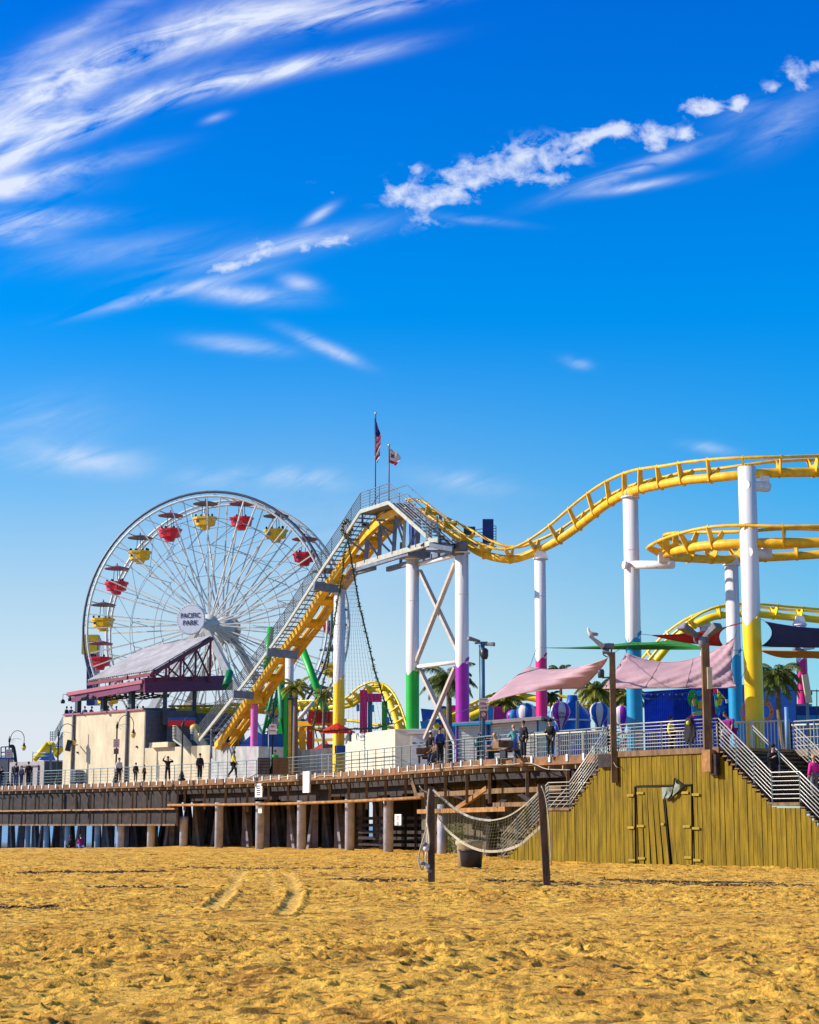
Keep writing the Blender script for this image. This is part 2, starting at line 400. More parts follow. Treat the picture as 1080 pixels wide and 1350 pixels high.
# tyre ruts and raked furrows of the photograph, traced on the ground plane
RUTS = [([(279, 1195), (301, 1177), (316, 1159), (322, 1147)], .17, .12), ([(303, 1177), (308, 1163), (305, 1148)], .07, .05),
        ([(352, 1145), (358, 1158), (361, 1177)], .09, .06), ([(364, 1147), (384, 1160), (391, 1176), (383, 1192), (369, 1204)], .17, .12)]
FURS = [([(0, 1200), (180, 1196), (380, 1192)], .25, .05), ([(380, 1278), (470, 1262), (560, 1248), (650, 1238), (730, 1232)], .22, .07), ([(470, 1340), (560, 1302), (680, 1262), (800, 1240)], .16, .05),
        ([(0, 1163), (60, 1162), (240, 1160)], .5, .10), ([(100, 1172), (300, 1171)], .4, .06), ([(640, 1172), (760, 1165), (900, 1163), (1078, 1163)], .5, .09), ([(430, 1165), (560, 1165)], .4, .07),
        ([(800, 1158), (1020, 1160)], .45, .10), ([(0, 1232), (200, 1226), (420, 1212), (600, 1206)], .2, .045), ([(560, 1300), (760, 1268), (1080, 1258)], .13, .04)]
RUTS = [(track_pts(p), w, d) for p, w, d in RUTS]; FURS = [(track_pts(p), w, d) for p, w, d in FURS]
def height(x, y, det):
    h = g0(x, y)
    h = h + .16 * vn(x, y, .09) + .04 * vn(x + 9, y, .33) * sst((det - .5) / .5 + .6)
    if det > .3:
        rq = np.minimum.reduce([seg_dist(x, y, pts) / w for pts, w, d in RUTS])
        e = (.08 + .92 * sst((rq - .8) * 2)) * (.6 + .8 * sst((vn(x + 50, y * 1.3, .12) + .5) * 1.2 - .1))
        h = h + e * (.035 * vn(x, y, 1.1, TAB2) + .048 * vn(x, y, 2.8, TAB3) + .036 * vn(x, y, 6.5, TAB4))
        h = h + e * (.060 * dimples(x, y, .38, .088, prob=.85) + .032 * dimples(x + 40, y + 17, .22, .052, TAB4, TAB, TAB2, TAB3, .55))
        for pts, w, d in RUTS:
            q = seg_dist(x, y, pts); rib = .5 + .5 * np.sin(y * 9)
            h = h - .16 * d * np.exp(-(q / w) ** 4) * (.6 + .4 * rib) + .42 * d * np.exp(-((q - w * 1.35) / (w * .3)) ** 2)
        for pts, w, d in FURS:
            q = seg_dist(x, y, pts) + .12 * vn(x, y, 1.3, TAB3)
            h = h - .6 * d * np.exp(-(q / w) ** 2) * (.6 + .8 * (vn(x, y, .8, TAB) + .5)) + .35 * d * np.exp(-((q - w * 1.7) / (w * .7)) ** 2)
    return h
def grid_mesh(x0, x1, y0, y1, sx, sy, det, hole=None):
    xs = np.arange(x0, x1 + sx * .5, sx); ys = np.arange(y0, y1 + sy * .5, sy); X, Y = np.meshgrid(xs, ys)
    Z = height(X, Y, det); V = np.stack([X, Y, Z], -1).reshape(-1, 3); nx = len(xs); ny = len(ys)
    I = (np.arange(ny - 1)[:, None] * nx + np.arange(nx - 1)[None, :]).reshape(-1)
    Fc = np.stack([I, I + 1, I + 1 + nx, I + nx], -1)
    if hole:
        c = (V[Fc[:, 0]] + V[Fc[:, 2]]) / 2
        k = ~((c[:, 0] > hole[0]) & (c[:, 0] < hole[1]) & (c[:, 1] > hole[2]) & (c[:, 1] < hole[3])); Fc = Fc[k]
    return V, Fc
def build_sand():
    parts = [grid_mesh(-7, 7, 12.5, 24, .042, .042, 1), grid_mesh(-13, 13, 23.9, 46, .06, .055, 1), grid_mesh(-26, 26, 45.8, 104, .14, .11, 1),
             grid_mesh(-60, 60, 103.5, 175, .7, .5, .35), grid_mesh(-160, 160, -60, 240, 3, 3, .2, hole=(-27, 27, 11, 176))]
    # side strips of middling detail beside the finely modelled middle
    parts += [grid_mesh(-33, -6.9, 8, 24, .3, .3, .35), grid_mesh(6.9, 33, 8, 24, .3, .3, .35), grid_mesh(-33, -12.9, 23.9, 46, .3, .3, .35), grid_mesh(12.9, 33, 23.9, 46, .3, .3, .35),
              grid_mesh(-7, 7, 6, 12.55, .2, .2, .35), grid_mesh(-60, -25.8, 45.8, 104, .7, .7, .3), grid_mesh(25.8, 60, 45.8, 104, .7, .7, .3)]
    b = 0; Vs = []; Fs = []
    for V, Fc in parts: Vs.append(V); Fs.append(Fc + b); b += len(V)
    V = np.concatenate(Vs); Fc = np.concatenate(Fs)
    me = bpy.data.meshes.new('sand'); me.vertices.add(len(V)); me.vertices.foreach_set('co', V.reshape(-1))
    me.loops.add(len(Fc) * 4); me.loops.foreach_set('vertex_index', Fc.reshape(-1).astype(np.int32))
    me.polygons.add(len(Fc)); me.polygons.foreach_set('loop_start', np.arange(0, len(Fc) * 4, 4, dtype=np.int32))
    me.polygons.foreach_set('loop_total', np.full(len(Fc), 4, dtype=np.int32)); me.polygons.foreach_set('use_smooth', np.ones(len(Fc), bool))
    me.update(calc_edges=True)
    d_ = np.minimum.reduce([seg_dist(V[:, 0], V[:, 1], p) / w for p, w, _ in RUTS]); at_ = me.attributes.new('packed', 'FLOAT', 'POINT')
    at_.data.foreach_set('value', (1 - sst((d_ - .8) * 2.5)).astype(np.float32))
    m = bpy.data.materials.new('beach_sand'); m.use_nodes = True; nt = m.node_tree; N = nt.nodes; L = nt.links
    b_ = N['Principled BSDF']; b_.inputs['Roughness'].default_value = .9; b_.inputs['Specular IOR Level'].default_value = .15
    tc = N.new('ShaderNodeTexCoord')
    def noi(s, d, st=(1, 1, 1)):
        mp = N.new('ShaderNodeMapping'); mp.inputs['Scale'].default_value = st; L.new(tc.outputs['Object'], mp.inputs[0])
        n = N.new('ShaderNodeTexNoise'); n.inputs['Scale'].default_value = s; n.inputs['Detail'].default_value = d; n.inputs['Roughness'].default_value = .65; L.new(mp.outputs[0], n.inputs[0]); return n.outputs[0]
    r1 = N.new('ShaderNodeValToRGB'); L.new(noi(.8, 9, (1, .45, 1)), r1.inputs[0])
    e = r1.color_ramp.elements; e[0].position = .36; e[0].color = (.60, .29, .045, 1); e[1].position = .62; e[1].color = (.92, .52, .080, 1)
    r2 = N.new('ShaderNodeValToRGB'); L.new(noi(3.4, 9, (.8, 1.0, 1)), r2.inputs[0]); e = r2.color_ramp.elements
    e[0].position = .415; e[0].color = (.16, .15, .24, 1); e[1].position = .475; e[1].color = (1, 1, 1, 1)  # dark bluish speckle: shadows of small lumps and footprints painted into the sand colour
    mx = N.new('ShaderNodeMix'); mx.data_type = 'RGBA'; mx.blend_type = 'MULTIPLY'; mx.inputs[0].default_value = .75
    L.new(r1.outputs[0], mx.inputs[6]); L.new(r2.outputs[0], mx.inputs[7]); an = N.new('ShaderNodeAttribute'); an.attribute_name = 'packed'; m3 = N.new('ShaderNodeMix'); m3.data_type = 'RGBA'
    mm = N.new('ShaderNodeMath'); mm.operation = 'MULTIPLY'; mm.inputs[1].default_value = .42; L.new(an.outputs['Fac'], mm.inputs[0]); L.new(mm.outputs[0], m3.inputs[0]); L.new(mx.outputs[2], m3.inputs[6]); m3.inputs[7].default_value = (.98, .62, .15, 1)
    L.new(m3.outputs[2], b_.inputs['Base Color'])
    bp = N.new('ShaderNodeBump'); bp.inputs['Strength'].default_value = 1.0; bp.inputs['Distance'].default_value = .10; L.new(noi(6.5, 9, (1, .8, 1)), bp.inputs['Height'])
    L.new(bp.outputs[0], b_.inputs['Normal'])
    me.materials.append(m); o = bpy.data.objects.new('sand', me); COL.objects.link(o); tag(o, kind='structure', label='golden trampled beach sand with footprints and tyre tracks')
build_sand()

sw_ = MB(); r_ = random.Random(31)
for pts_, wd, cnt in (([(30, 1152), (120, 1150.5), (215, 1149.5)], 1.3, 900), ([(120, 1172.5), (290, 1171)], .6, 260), ([(235, 1145), (430, 1144)], .8, 260), ([(0, 1197), (70, 1196)], .5, 110), ([(640, 1163), (800, 1165), (1078, 1164)], 1.0, 420), ([(800, 1157), (1020, 1159)], .8, 380), ([(440, 1163), (560, 1165)], .7, 160), ([(380, 1144), (545, 1143)], .6, 160)):
    pg = [PZ(a, b, 0) for a, b in pts_]
    for _ in range(cnt):
        k_ = r_.randrange(len(pg) - 1); p = pg[k_].lerp(pg[k_ + 1], r_.random()) + Vector((r_.gauss(0, .1), r_.gauss(0, wd * .35), 0)); z_ = float(height(np.array([p.x]), np.array([p.y]), 1)[0]) + .012
        a = r_.uniform(0, 3.14); l = r_.uniform(.03, .12); w_ = r_.uniform(.012, .035); dx = Vector((math.cos(a) * l, math.sin(a) * l, r_.uniform(-.01, .02))); dy_ = Vector((-math.sin(a) * w_, math.cos(a) * w_, 0)); c_ = Vector((p.x, p.y, z_)); sw_.add([c_ - dx, c_ + dy_, c_ + dx + UPZ * .02, c_ - dy_, c_ + UPZ * .035], [(0, 1, 4), (1, 2, 4), (2, 3, 4), (3, 0, 4)])
o_ = sw_.build('seaweed_debris', mat('dry_seaweed', (.10, .060, .035), .9, var=.5, vs=12)); tag(o_, label='dark lines of dry seaweed and debris scattered over the sand', kind='stuff')
sea = MB().add([(-3000, 60, -.75), (3000, 60, -.75), (3000, 12000, -.75), (-3000, 12000, -.75)], [(0, 1, 2, 3)])
sm = mat('sea_water', (.06, .22, .42), .25, var=.3, vs=.25, bump=.8, bs=1.2, spec=.5, stretch=(1, .5, 1))
sea.build('water', sm, kind='structure', label='blue sea water beyond the pier')

# ---------------------------------------------------------------- pier
EDGE_PX = [(-60, 1040.5), (0, 1037), (120, 1033.2), (240, 1029), (340, 1024.5), (440, 1018.7), (540, 1010.6), (640, 1001.4), (745, 996), (800, 992.6)]
EDGE = [PZ(px, py, DK) for px, py in EDGE_PX]
EDGE_S = resample(EDGE, .25)
def edge_at(px):            # point of the pier edge seen above a photo column
    u = uv_of(px, 1010)[0]; return min(EDGE_S, key=lambda p: abs(p.x / p.y - u))
def edge_dir(p):
    i = min(range(len(EDGE_S)), key=lambda k: (EDGE_S[k] - p).length); a = EDGE_S[max(0, i - 8)]; b = EDGE_S[min(len(EDGE_S) - 1, i + 8)]
    return (b - a).normalized()
def inward(p):              # unit vector away from the beach
    d = edge_dir(p); return Vector((-d.y, d.x, 0)) if -d.y * 0 + d.x > 0 else Vector((d.y, -d.x, 0))
WA = P(742, 1137, 88.5); WB = P(1080, 1147, 75.5); WA.z = WB.z = 0; WD = (WB - WA).normalized(); WN = Vector((-WD.y, WD.x, 0))   # plank wall line, its direction and its inward normal
def WP(px, py, off=0.0):     # the point of the plank wall's plane seen at a photo position
    u, v = uv_of(px, py); A_ = WA + WN * off; t = (u * A_.y - A_.x) / (WD.x - u * WD.y); q = A_ + WD * t; return Vector((q.x, q.y, EYE + v * q.y))
def WS(px, z=DK, off=0.0): q = WP(px, 1000, off); q.z = z; return q
pier = thing('pier', 'long timber pier on round concrete piles, carrying the amusement park above the sand', 'pier', (0, 120, 0))
deck = MB(); bk = [(110, 66), (110, 240), (-150, 260), (-75, 190)]
poly = [p.copy() for p in EDGE] + [WS(803), WS(948), WS(948) + WN * 4.6, WS(948) + WN * 4.6 + WD * 30] + [Vector((x, y, DK)) for x, y in bk]
deck.prism([p - UPZ * .3 for p in poly], (0, 0, .3)); deck.build('deck', mat('deck_planks', (.30, .22, .15), .8, var=.3, vs=2), pier)
fa = MB()
for a, b in zip(EDGE, EDGE[1:]):
    o = Vector((0, 0, -.23)); n = inward((a + b) / 2)
    fa.bar(a + o - n * .08, b + o - n * .08, .12, .40)
fa.build('fascia', M['fascia'], pier)
# joist ends below the fascia
je = resample(EDGE, 1.15)
for i, p in enumerate(je[:96]):
    n = inward(p); MB().bar(p - n * .28 - UPZ * .58, p + n * .8 - UPZ * .56, .08, .18).build('joist_end', M['woodl'], pier)
# under-deck beams running along the edge
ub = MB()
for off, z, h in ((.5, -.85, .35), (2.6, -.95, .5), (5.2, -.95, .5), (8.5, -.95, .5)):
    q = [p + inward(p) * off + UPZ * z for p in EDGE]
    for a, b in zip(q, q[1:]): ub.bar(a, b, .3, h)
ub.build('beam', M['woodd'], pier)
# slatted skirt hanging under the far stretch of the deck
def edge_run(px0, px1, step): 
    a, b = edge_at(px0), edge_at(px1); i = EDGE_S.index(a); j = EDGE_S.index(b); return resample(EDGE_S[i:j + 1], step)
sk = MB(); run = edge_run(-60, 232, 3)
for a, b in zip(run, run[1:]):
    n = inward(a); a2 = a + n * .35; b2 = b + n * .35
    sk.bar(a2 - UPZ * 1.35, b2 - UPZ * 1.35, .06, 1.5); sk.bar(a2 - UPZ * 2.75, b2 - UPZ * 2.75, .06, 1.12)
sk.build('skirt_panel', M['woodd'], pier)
lg = MB(); run2 = [p + inward(p) * .15 for p in run]
for a, b in zip(run2, run2[1:]): lg.bar(a - UPZ * 2.12, b - UPZ * 2.12, .35, .12)
lg.build('ledge', M['woodo'], pier)
lb = MB()
for a, b in zip(run2, run2[1:]): lb.bar(a - UPZ * 3.33, b - UPZ * 3.33, .2, .14)
lb.build('lower_rail', M['wood'], pier)
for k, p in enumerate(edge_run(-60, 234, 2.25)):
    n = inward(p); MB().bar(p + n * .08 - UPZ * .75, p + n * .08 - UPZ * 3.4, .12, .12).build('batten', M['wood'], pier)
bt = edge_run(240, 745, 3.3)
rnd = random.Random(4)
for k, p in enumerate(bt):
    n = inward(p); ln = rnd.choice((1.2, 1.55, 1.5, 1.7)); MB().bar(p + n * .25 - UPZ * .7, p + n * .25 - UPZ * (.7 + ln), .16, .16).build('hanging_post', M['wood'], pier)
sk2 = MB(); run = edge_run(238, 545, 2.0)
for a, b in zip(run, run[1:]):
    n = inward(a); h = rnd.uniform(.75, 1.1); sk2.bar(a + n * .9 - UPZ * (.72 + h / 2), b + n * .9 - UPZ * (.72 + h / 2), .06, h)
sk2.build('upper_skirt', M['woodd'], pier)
# pipe along the piles
pp = [P(px, py, edge_at(px).y + .3) for px, py in ((222, 1061.5), (300, 1060.8), (380, 1059.5), (460, 1056.5), (520, 1053.5), (556, 1051.5))]
MB().tube(pp, .10, 8).build('pipe', M['woodo'], pier)
pp = [P(px, py, edge_at(px).y + 1.6) for px, py in ((548, 1048.5), (600, 1046), (660, 1042.5), (742, 1039.5))]
for a, b in zip(pp, pp[1:]): MB().bar(a, b, .2, .26).build('wale', M['wood'], pier)
MB().bar(P(552, 1070, 106), P(668, 1066.5, 94.5), .2, .24).build('wale', M['woodo'], pier)
MB().bar(P(652, 1061, 96.5), P(700, 1060, 91.5), .2, .22).build('wale', M['wood'], pier)
MB().bar(P(603, 1066, 100.5), P(643, 1039, 97), .2, .24).build('brace', M['woodo'], pier)
MB().bar(P(560, 1020, 105.5), P(618, 1060, 102), .2, .24).build('brace', M['woodd'], pier)
MB().bar(P(652, 1022, 97), P(706, 1060, 93), .2, .24).build('brace', M['woodd'], pier)
MB().bar(P(712, 1022, 93.5), P(656, 1062, 97), .2, .24).build('brace', M['woodd'], pier)
MB().bar(P(539, 1013, 107.3), P(552, 1052, 106.6), .22, .25).build('brace', M['wood'], pier)
MB().bar(P(556, 1012, 106), P(574, 1050, 105.4), .22, .25).build('brace', M['woodd'], pier)
# electric cable slung along the fascia
cp = [P(px, py, edge_at(px).y - .35) for px, py in ((318, 1025), (336, 1030), (352, 1028), (388, 1023), (404, 1029), (421, 1023), (452, 1023), (480, 1021), (520, 1018), (560, 1015), (600, 1011), (640, 1009), (670, 1008), (694, 1006), (706, 1008), (722, 1014), (752, 1015))]
MB().tube(spline(cp, 4), .028, 5).build('cable', M['rope'], pier)
# concrete piles, front row traced, rows behind by spacing
for px in (12, 37, 65, 103, 147, 186, 229, 275, 327, 380.5, 442, 492, 546):
    e = edge_at(px); n = inward(e); c = e + n * (1.0 if px > 120 else 2.0); r = .31 if px > 120 else .24
    top = DK - 2.0 if px > 232 else DK - 3.0
    MB().lathe((c.x, c.y, -1.8), [(r, 0), (r, 1.8 + top - .02), (r * 1.06, 1.8 + top), (r * 1.06, 2.1 + top)], 14).build('pile', M['conc'], pier)
e = P(583, 1125, 103.5); MB().lathe((e.x, e.y, -1), [(.27, 0), (.27, 3.75)], 14).build('pile', M['conc'], pier)
e = P(648, 1110, 99.5); MB().lathe((e.x, e.y, -1), [(.30, 0), (.30, 5.8)], 12).build('pile', M['woodd'], pier)
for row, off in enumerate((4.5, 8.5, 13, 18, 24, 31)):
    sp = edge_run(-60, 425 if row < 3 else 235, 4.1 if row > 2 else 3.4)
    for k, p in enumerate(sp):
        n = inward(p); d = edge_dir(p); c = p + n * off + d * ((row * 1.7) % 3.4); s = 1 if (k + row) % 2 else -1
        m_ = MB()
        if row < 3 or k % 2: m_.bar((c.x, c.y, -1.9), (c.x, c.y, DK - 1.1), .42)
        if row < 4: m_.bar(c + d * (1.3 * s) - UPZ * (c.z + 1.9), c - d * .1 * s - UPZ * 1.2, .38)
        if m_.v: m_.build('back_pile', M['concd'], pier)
# dark boarding that closes the underside in the middle, vertical boards further right
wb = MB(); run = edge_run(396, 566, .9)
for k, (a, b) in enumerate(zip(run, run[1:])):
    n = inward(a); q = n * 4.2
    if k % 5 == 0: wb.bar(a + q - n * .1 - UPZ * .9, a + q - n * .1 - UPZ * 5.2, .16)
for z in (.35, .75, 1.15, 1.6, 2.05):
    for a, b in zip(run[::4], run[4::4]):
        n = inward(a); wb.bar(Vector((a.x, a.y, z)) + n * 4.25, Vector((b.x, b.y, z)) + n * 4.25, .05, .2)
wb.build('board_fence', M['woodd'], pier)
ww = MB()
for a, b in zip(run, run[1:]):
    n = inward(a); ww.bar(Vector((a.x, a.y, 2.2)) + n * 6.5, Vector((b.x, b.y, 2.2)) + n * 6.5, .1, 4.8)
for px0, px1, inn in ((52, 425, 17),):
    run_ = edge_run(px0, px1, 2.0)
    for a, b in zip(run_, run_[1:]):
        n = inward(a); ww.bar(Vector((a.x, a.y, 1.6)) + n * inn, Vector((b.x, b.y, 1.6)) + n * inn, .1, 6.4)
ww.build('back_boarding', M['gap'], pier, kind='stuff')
bw = MB(); a0 = P(556, 1120, 114); a1 = P(790, 1120, 96)
a0.z = a1.z = 0; n = 80
for k in range(n):
    p = a0.lerp(a1, (k + .5) / n); t = (a1 - a0).normalized(); w = (a1 - a0).length / n
    bw.box((p.x, p.y, 2.0), (w * .9, .06 + .03 * (k % 3), 5.2), (t, Vector((-t.y, t.x, 0)), UPZ))
bw.build('boarding', mat('brown_grey_boarding', (.125, .10, .068), .85, var=.4, vs=1.5, stretch=(3, 3, .3)), pier)
# low ivy patch at the foot of the boarding
# signs fixed to the pier
def sign_box(parent, name, px0, py0, px1, py1, D, th=.06, m=None, t=None):
    a = P(px0, py1, D); b = P(px1, py0, D); c = (a + b) / 2; t = t or Vector((1, 0, 0)); t = Vector(t).normalized(); n = Vector((-t.y, t.x, 0))
    return MB().box(c, (abs(b.x - a.x) / max(.3, abs(t.x)), th, abs(b.z - a.z)), (t, n, UPZ)).build(name, m or M['signw'], parent), c, t, n
def lines_on(parent, name, c, t, n, w, h, rows, m, depth=.05, cover=.8):
    r = random.Random(int(abs(c.x) * 100)); mb = MB()
    for k in range(rows):
        z = h / 2 - h * (k + 1) / (rows + 1); x = -w * cover / 2
        while x < w * cover / 2:
            l = r.uniform(.05, .14) * w * 2; l = min(l, w * cover / 2 - x)
            if l > .02: mb.box(c + t * (x + l / 2) + UPZ * z - n * depth, (l * .85, .012, h / (rows + 1) * .45), (t, n, UPZ))
            x += l
    mb.build(name, m, parent)
sg = thing('sign', 'small white notice hanging under the deck edge left of the blank tall panel', 'sign', tuple(P(342, 1042, edge_at(342).y - .3)))
o, c, t, n = sign_box(sg, 'board', 336, 1033, 347, 1051, edge_at(342).y - .35, t=edge_dir(edge_at(342)))
lines_on(sg, 'print', c, t, n, .75, .9, 5, M['ink'])
sg = thing('sign', 'tall blank white panel mounted on the brown deck fascia', 'sign', tuple(P(405, 1032, edge_at(405).y - .3)))
sign_box(sg, 'board', 399.5, 1017, 409.5, 1045, edge_at(405).y - .4, .12, t=edge_dir(edge_at(405)))
sg = thing('sign', 'tiny white notice in the dark under the pier, below the small fascia notice', 'sign', tuple(P(343, 1068, edge_at(343).y + .5)))
o, c, t, n = sign_box(sg, 'board', 340.5, 1064, 346, 1072, edge_at(343).y + .5, t=edge_dir(edge_at(343)))
sg = thing('sign', 'red and white warning notice on the dark boarding beneath the pier, between two grey piles', 'sign', tuple(P(525, 1080, 112)))
o, c, t, n = sign_box(sg, 'board', 521, 1073.5, 529.5, 1088, 111, t=edge_dir(edge_at(525)))
lines_on(sg, 'print', c + UPZ * .12, t, n, .5, .35, 3, M['signr']); lines_on(sg, 'print', c - UPZ * .2, t, n, .5, .3, 3, M['ink'])

# ---------------------------------------------------------------- pier railing
pr = thing('railing', 'long grey metal railing with horizontal bars along the pier edge', 'railing', tuple(EDGE[5]))
posts = edge_run(-60, 240, 1.12) + edge_run(240, 797, 1.45)[1:]
bars = [p + inward(p) * .02 for p in EDGE_S[::6] + [EDGE_S[-1]]]
for z, r in ((1.2, .034), (.96, .017), (.72, .017), (.48, .017), (.24, .017)):
    MB().tube([p + UPZ * z for p in bars], r, 6).build('rail', M['steel'], pr)
for p in posts[:98]:
    n = inward(p); q = MB().bar(p + UPZ * 0.0, p + UPZ * 1.2, .05).build('post', M['steel'], pr)
    MB().box(p - n * .17 - UPZ * .12, (.16, .08, .34), (edge_dir(p), n, UPZ)).build('bracket', mat('post_bracket', (.62, .64, .66), .5, .1), q)
# ---------------------------------------------------------------- roller coaster
def px3(lst): return [P(*q) for q in lst]
def swirl_column(parent, px, top_py, chg_py, D, wpx, paint, base_z=DK, lean=None, label=None, flange=True):
    top = P(px, top_py, D); chg = P(px, chg_py, D); r = wpx * D / F / 2; n = 28; x0 = Vector((top.x, top.y, 0))
    col = MB(); col.smooth = False
    hb = chg.z; col.tube([(x0.x, x0.y, base_z), (x0.x, x0.y, top.z)], r, n)
    c = col.build('column', M['white'], parent, label)
    # painted lower sleeve with a wave-shaped upper edge
    sl = MB(); zs = []; k = 48; sl.smooth = True; rr = r * 1.012
    for j in range(k):
        a = 2 * math.pi * j / k; ph = (a + .9) % (math.pi); zs.append(hb + r * (.30 * math.cos(2 * a + 1.2) - .12 + .25 * math.cos(4 * a)))
    b = 0
    for j in range(k):
        a = 2 * math.pi * j / k; sl.v.append(Vector((x0.x + rr * math.cos(a), x0.y + rr * math.sin(a), base_z))); sl.v.append(Vector((x0.x + rr * math.cos(a), x0.y + rr * math.sin(a), zs[j])))
    for j in range(k): q = (j + 1) % k; sl._f([2 * j, 2 * q, 2 * q + 1, 2 * j + 1])
    # curl of the wave: a small hook standing on the sleeve, facing the beach
    for a0 in (-1.15, 1.9):
        pts = []
        for i in range(16):
            t = i / 15; an = a0 + (.50 - .50 * math.cos(t * 4.4)) * (1 - .35 * t); hh = hb + r * (.05 + .85 * math.sin(min(t * 4.4, 4.4) * .55) * (1 if t < .6 else 1 - (t - .6) * 1.3))
            pts.append(Vector((x0.x + rr * math.cos(an), x0.y + rr * math.sin(an), hh)))
        sl.tube(pts, r * .10, 6, rr=[r * (.17 - .08 * i / 15) for i in range(16)])
    sl.build('painted_sleeve', paint, c)
    if flange:
        MB().lathe((x0.x, x0.y, top.z), [(r * 1.25, -.04), (r * 1.25, .04)], 20).build('flange', M['white'], c)
    zz = hb + (top.z - hb) * .62
    MB().lathe((x0.x, x0.y, zz), [(r * 1.012, -.02), (r * 1.03, -.01), (r * 1.03, .01), (r * 1.012, .02)], 28, cap=False).build('weld_seam', M['lav'], c)
    return c
def frame_at(pts, i):
    t = (pts[min(i + 1, len(pts) - 1)] - pts[max(i - 1, 0)]).normalized(); return t
def coaster_track(name, parent, spine, rail, m, gauge=.55, sr=.24, rr=.085, tie=1.7, zig=None):
    """spine and rail: matching lists of points; the rails run either side of the rail line, on ties fixed to the spine"""
    sp = resample(spline(spine, 8), .45); rl = spline(rail, 8)
    n = len(sp); rl = resample(rl, .1)
    off = []
    for i, p in enumerate(sp):
        t = frame_at(sp, i); q = rl[min(len(rl) - 1, int(i / (n - 1) * (len(rl) - 1)))]
        # nearest rail point in the plane through p
        lo = max(0, int((i / (n - 1) - .12) * len(rl))); hi = min(len(rl), int((i / (n - 1) + .12) * len(rl)) + 1)
        q = min(rl[lo:hi], key=lambda w: abs((w - p).dot(t))); u = (q - p); u = u - t * u.dot(t); off.append(u)
    off = [sum((off[j] for j in range(max(0, i - 3), min(n, i + 4))), Vector()) / len(range(max(0, i - 3), min(n, i + 4))) for i in range(n)]
    MB().tube(sp, sr, 12).build('spine_tube', m, parent)
    L_, R_ = [], []
    for i, p in enumerate(sp):
        t = frame_at(sp, i); s = t.cross(off[i]).normalized(); L_.append(p + off[i] + s * gauge); R_.append(p + off[i] - s * gauge)
    MB().tube(L_, rr, 8).build('rail', m, parent); MB().tube(R_, rr, 8).build('rail', m, parent)
    st = max(1, round(tie / .45))
    for i in range(1, n - 1, st):
        t = frame_at(sp, i); s = t.cross(off[i]).normalized(); u = off[i].normalized(); p = sp[i]; th = t * .035
        mb = MB()
        mb.prism([p - u * sr * 1.1 + s * sr * .8 - th, L_[i] + s * .10 - u * .05 - th, L_[i] + s * .05 + u * .12 - th, L_[i] - s * .16 - th, p + u * sr * 1.6 + s * .12 - th, p + u * sr * 1.6 - s * .12 - th, R_[i] + s * .16 - th, R_[i] - s * .05 + u * .12 - th, R_[i] - s * .10 - u * .05 - th, p - u * sr * 1.1 - s * sr * .8 - th], th * 2)
        mb.build('tie', m, parent)
    return sp, L_, R_
Y_ = M['yellow']
rc = thing('roller_coaster', 'yellow steel roller coaster on white columns with brightly painted feet', 'roller coaster', tuple(P(544, 1010, 112)))
# first drop, dip and the long climb to the right
spA = px3([(538, 676, 111.4), (556, 676, 110), (580, 690, 109), (604, 709, 108), (630, 727, 107), (655, 735.5, 106), (677, 737, 105.5), (696, 731.5, 105), (713, 724, 104.5), (735, 713, 103.5), (756, 699, 102.5), (778, 682, 101), (797, 667, 99.7), (817, 655, 98), (836, 647, 96.5), (855, 642.5, 95), (900, 633.5, 92.5), (935, 630.5, 91.2), (969, 627, 90.3), (1007, 624, 90), (1040, 623, 90), (1080, 623, 90.3), (1130, 626, 91.5), (1190, 636, 94)])
rlA = px3([(545, 664, 111.4), (562, 667, 110), (586, 681, 109), (603, 692, 108), (624, 706, 107), (648, 718, 106), (670, 722.5, 105.5), (689, 719, 105), (711, 710, 104.5), (735, 692.5, 103.5), (759, 674.5, 102.5), (783, 656, 101), (807, 641.5, 99.5), (833, 630.5, 97.5), (858, 624.5, 95.5), (893, 618, 93), (930, 612.5, 91.6), (973, 609.3, 90.4), (1005, 607, 90), (1040, 604.8, 90), (1080, 604, 90.3), (1130, 606, 91.5), (1190, 616, 94)])
coaster_track('a', rc, spA, rlA, Y_)
# upper and lower strand of the banked turn
spB = px3([(1190, 722, 88), (1140, 718, 87.6), (1080, 715.5, 87.6), (1029, 715.5, 88), (964, 717, 89), (935, 719, 90), (907, 723, 91.4), (887, 727, 93), (877, 731, 95.5), (888, 734, 98), (911, 736, 99.8), (951, 737.5, 101), (982, 736, 101.8), (1030, 734, 102.2), (1080, 731, 102), (1140, 727, 101), (1190, 724, 100)])
rlB = px3([(1190, 702, 88), (1140, 698, 87.6), (1080, 696, 87.6), (1022, 695.5, 88), (973, 697, 89), (935, 699, 90), (904, 703, 91.4), (876, 709, 93), (864, 715, 95.5), (880, 719, 98), (911, 721.5, 99.8), (951, 723, 101), (982, 722, 101.8), (1030, 720.5, 102.2), (1080, 718, 102), (1140, 714, 101), (1190, 711, 100)])
coaster_track('b', rc, spB, rlB, Y_)
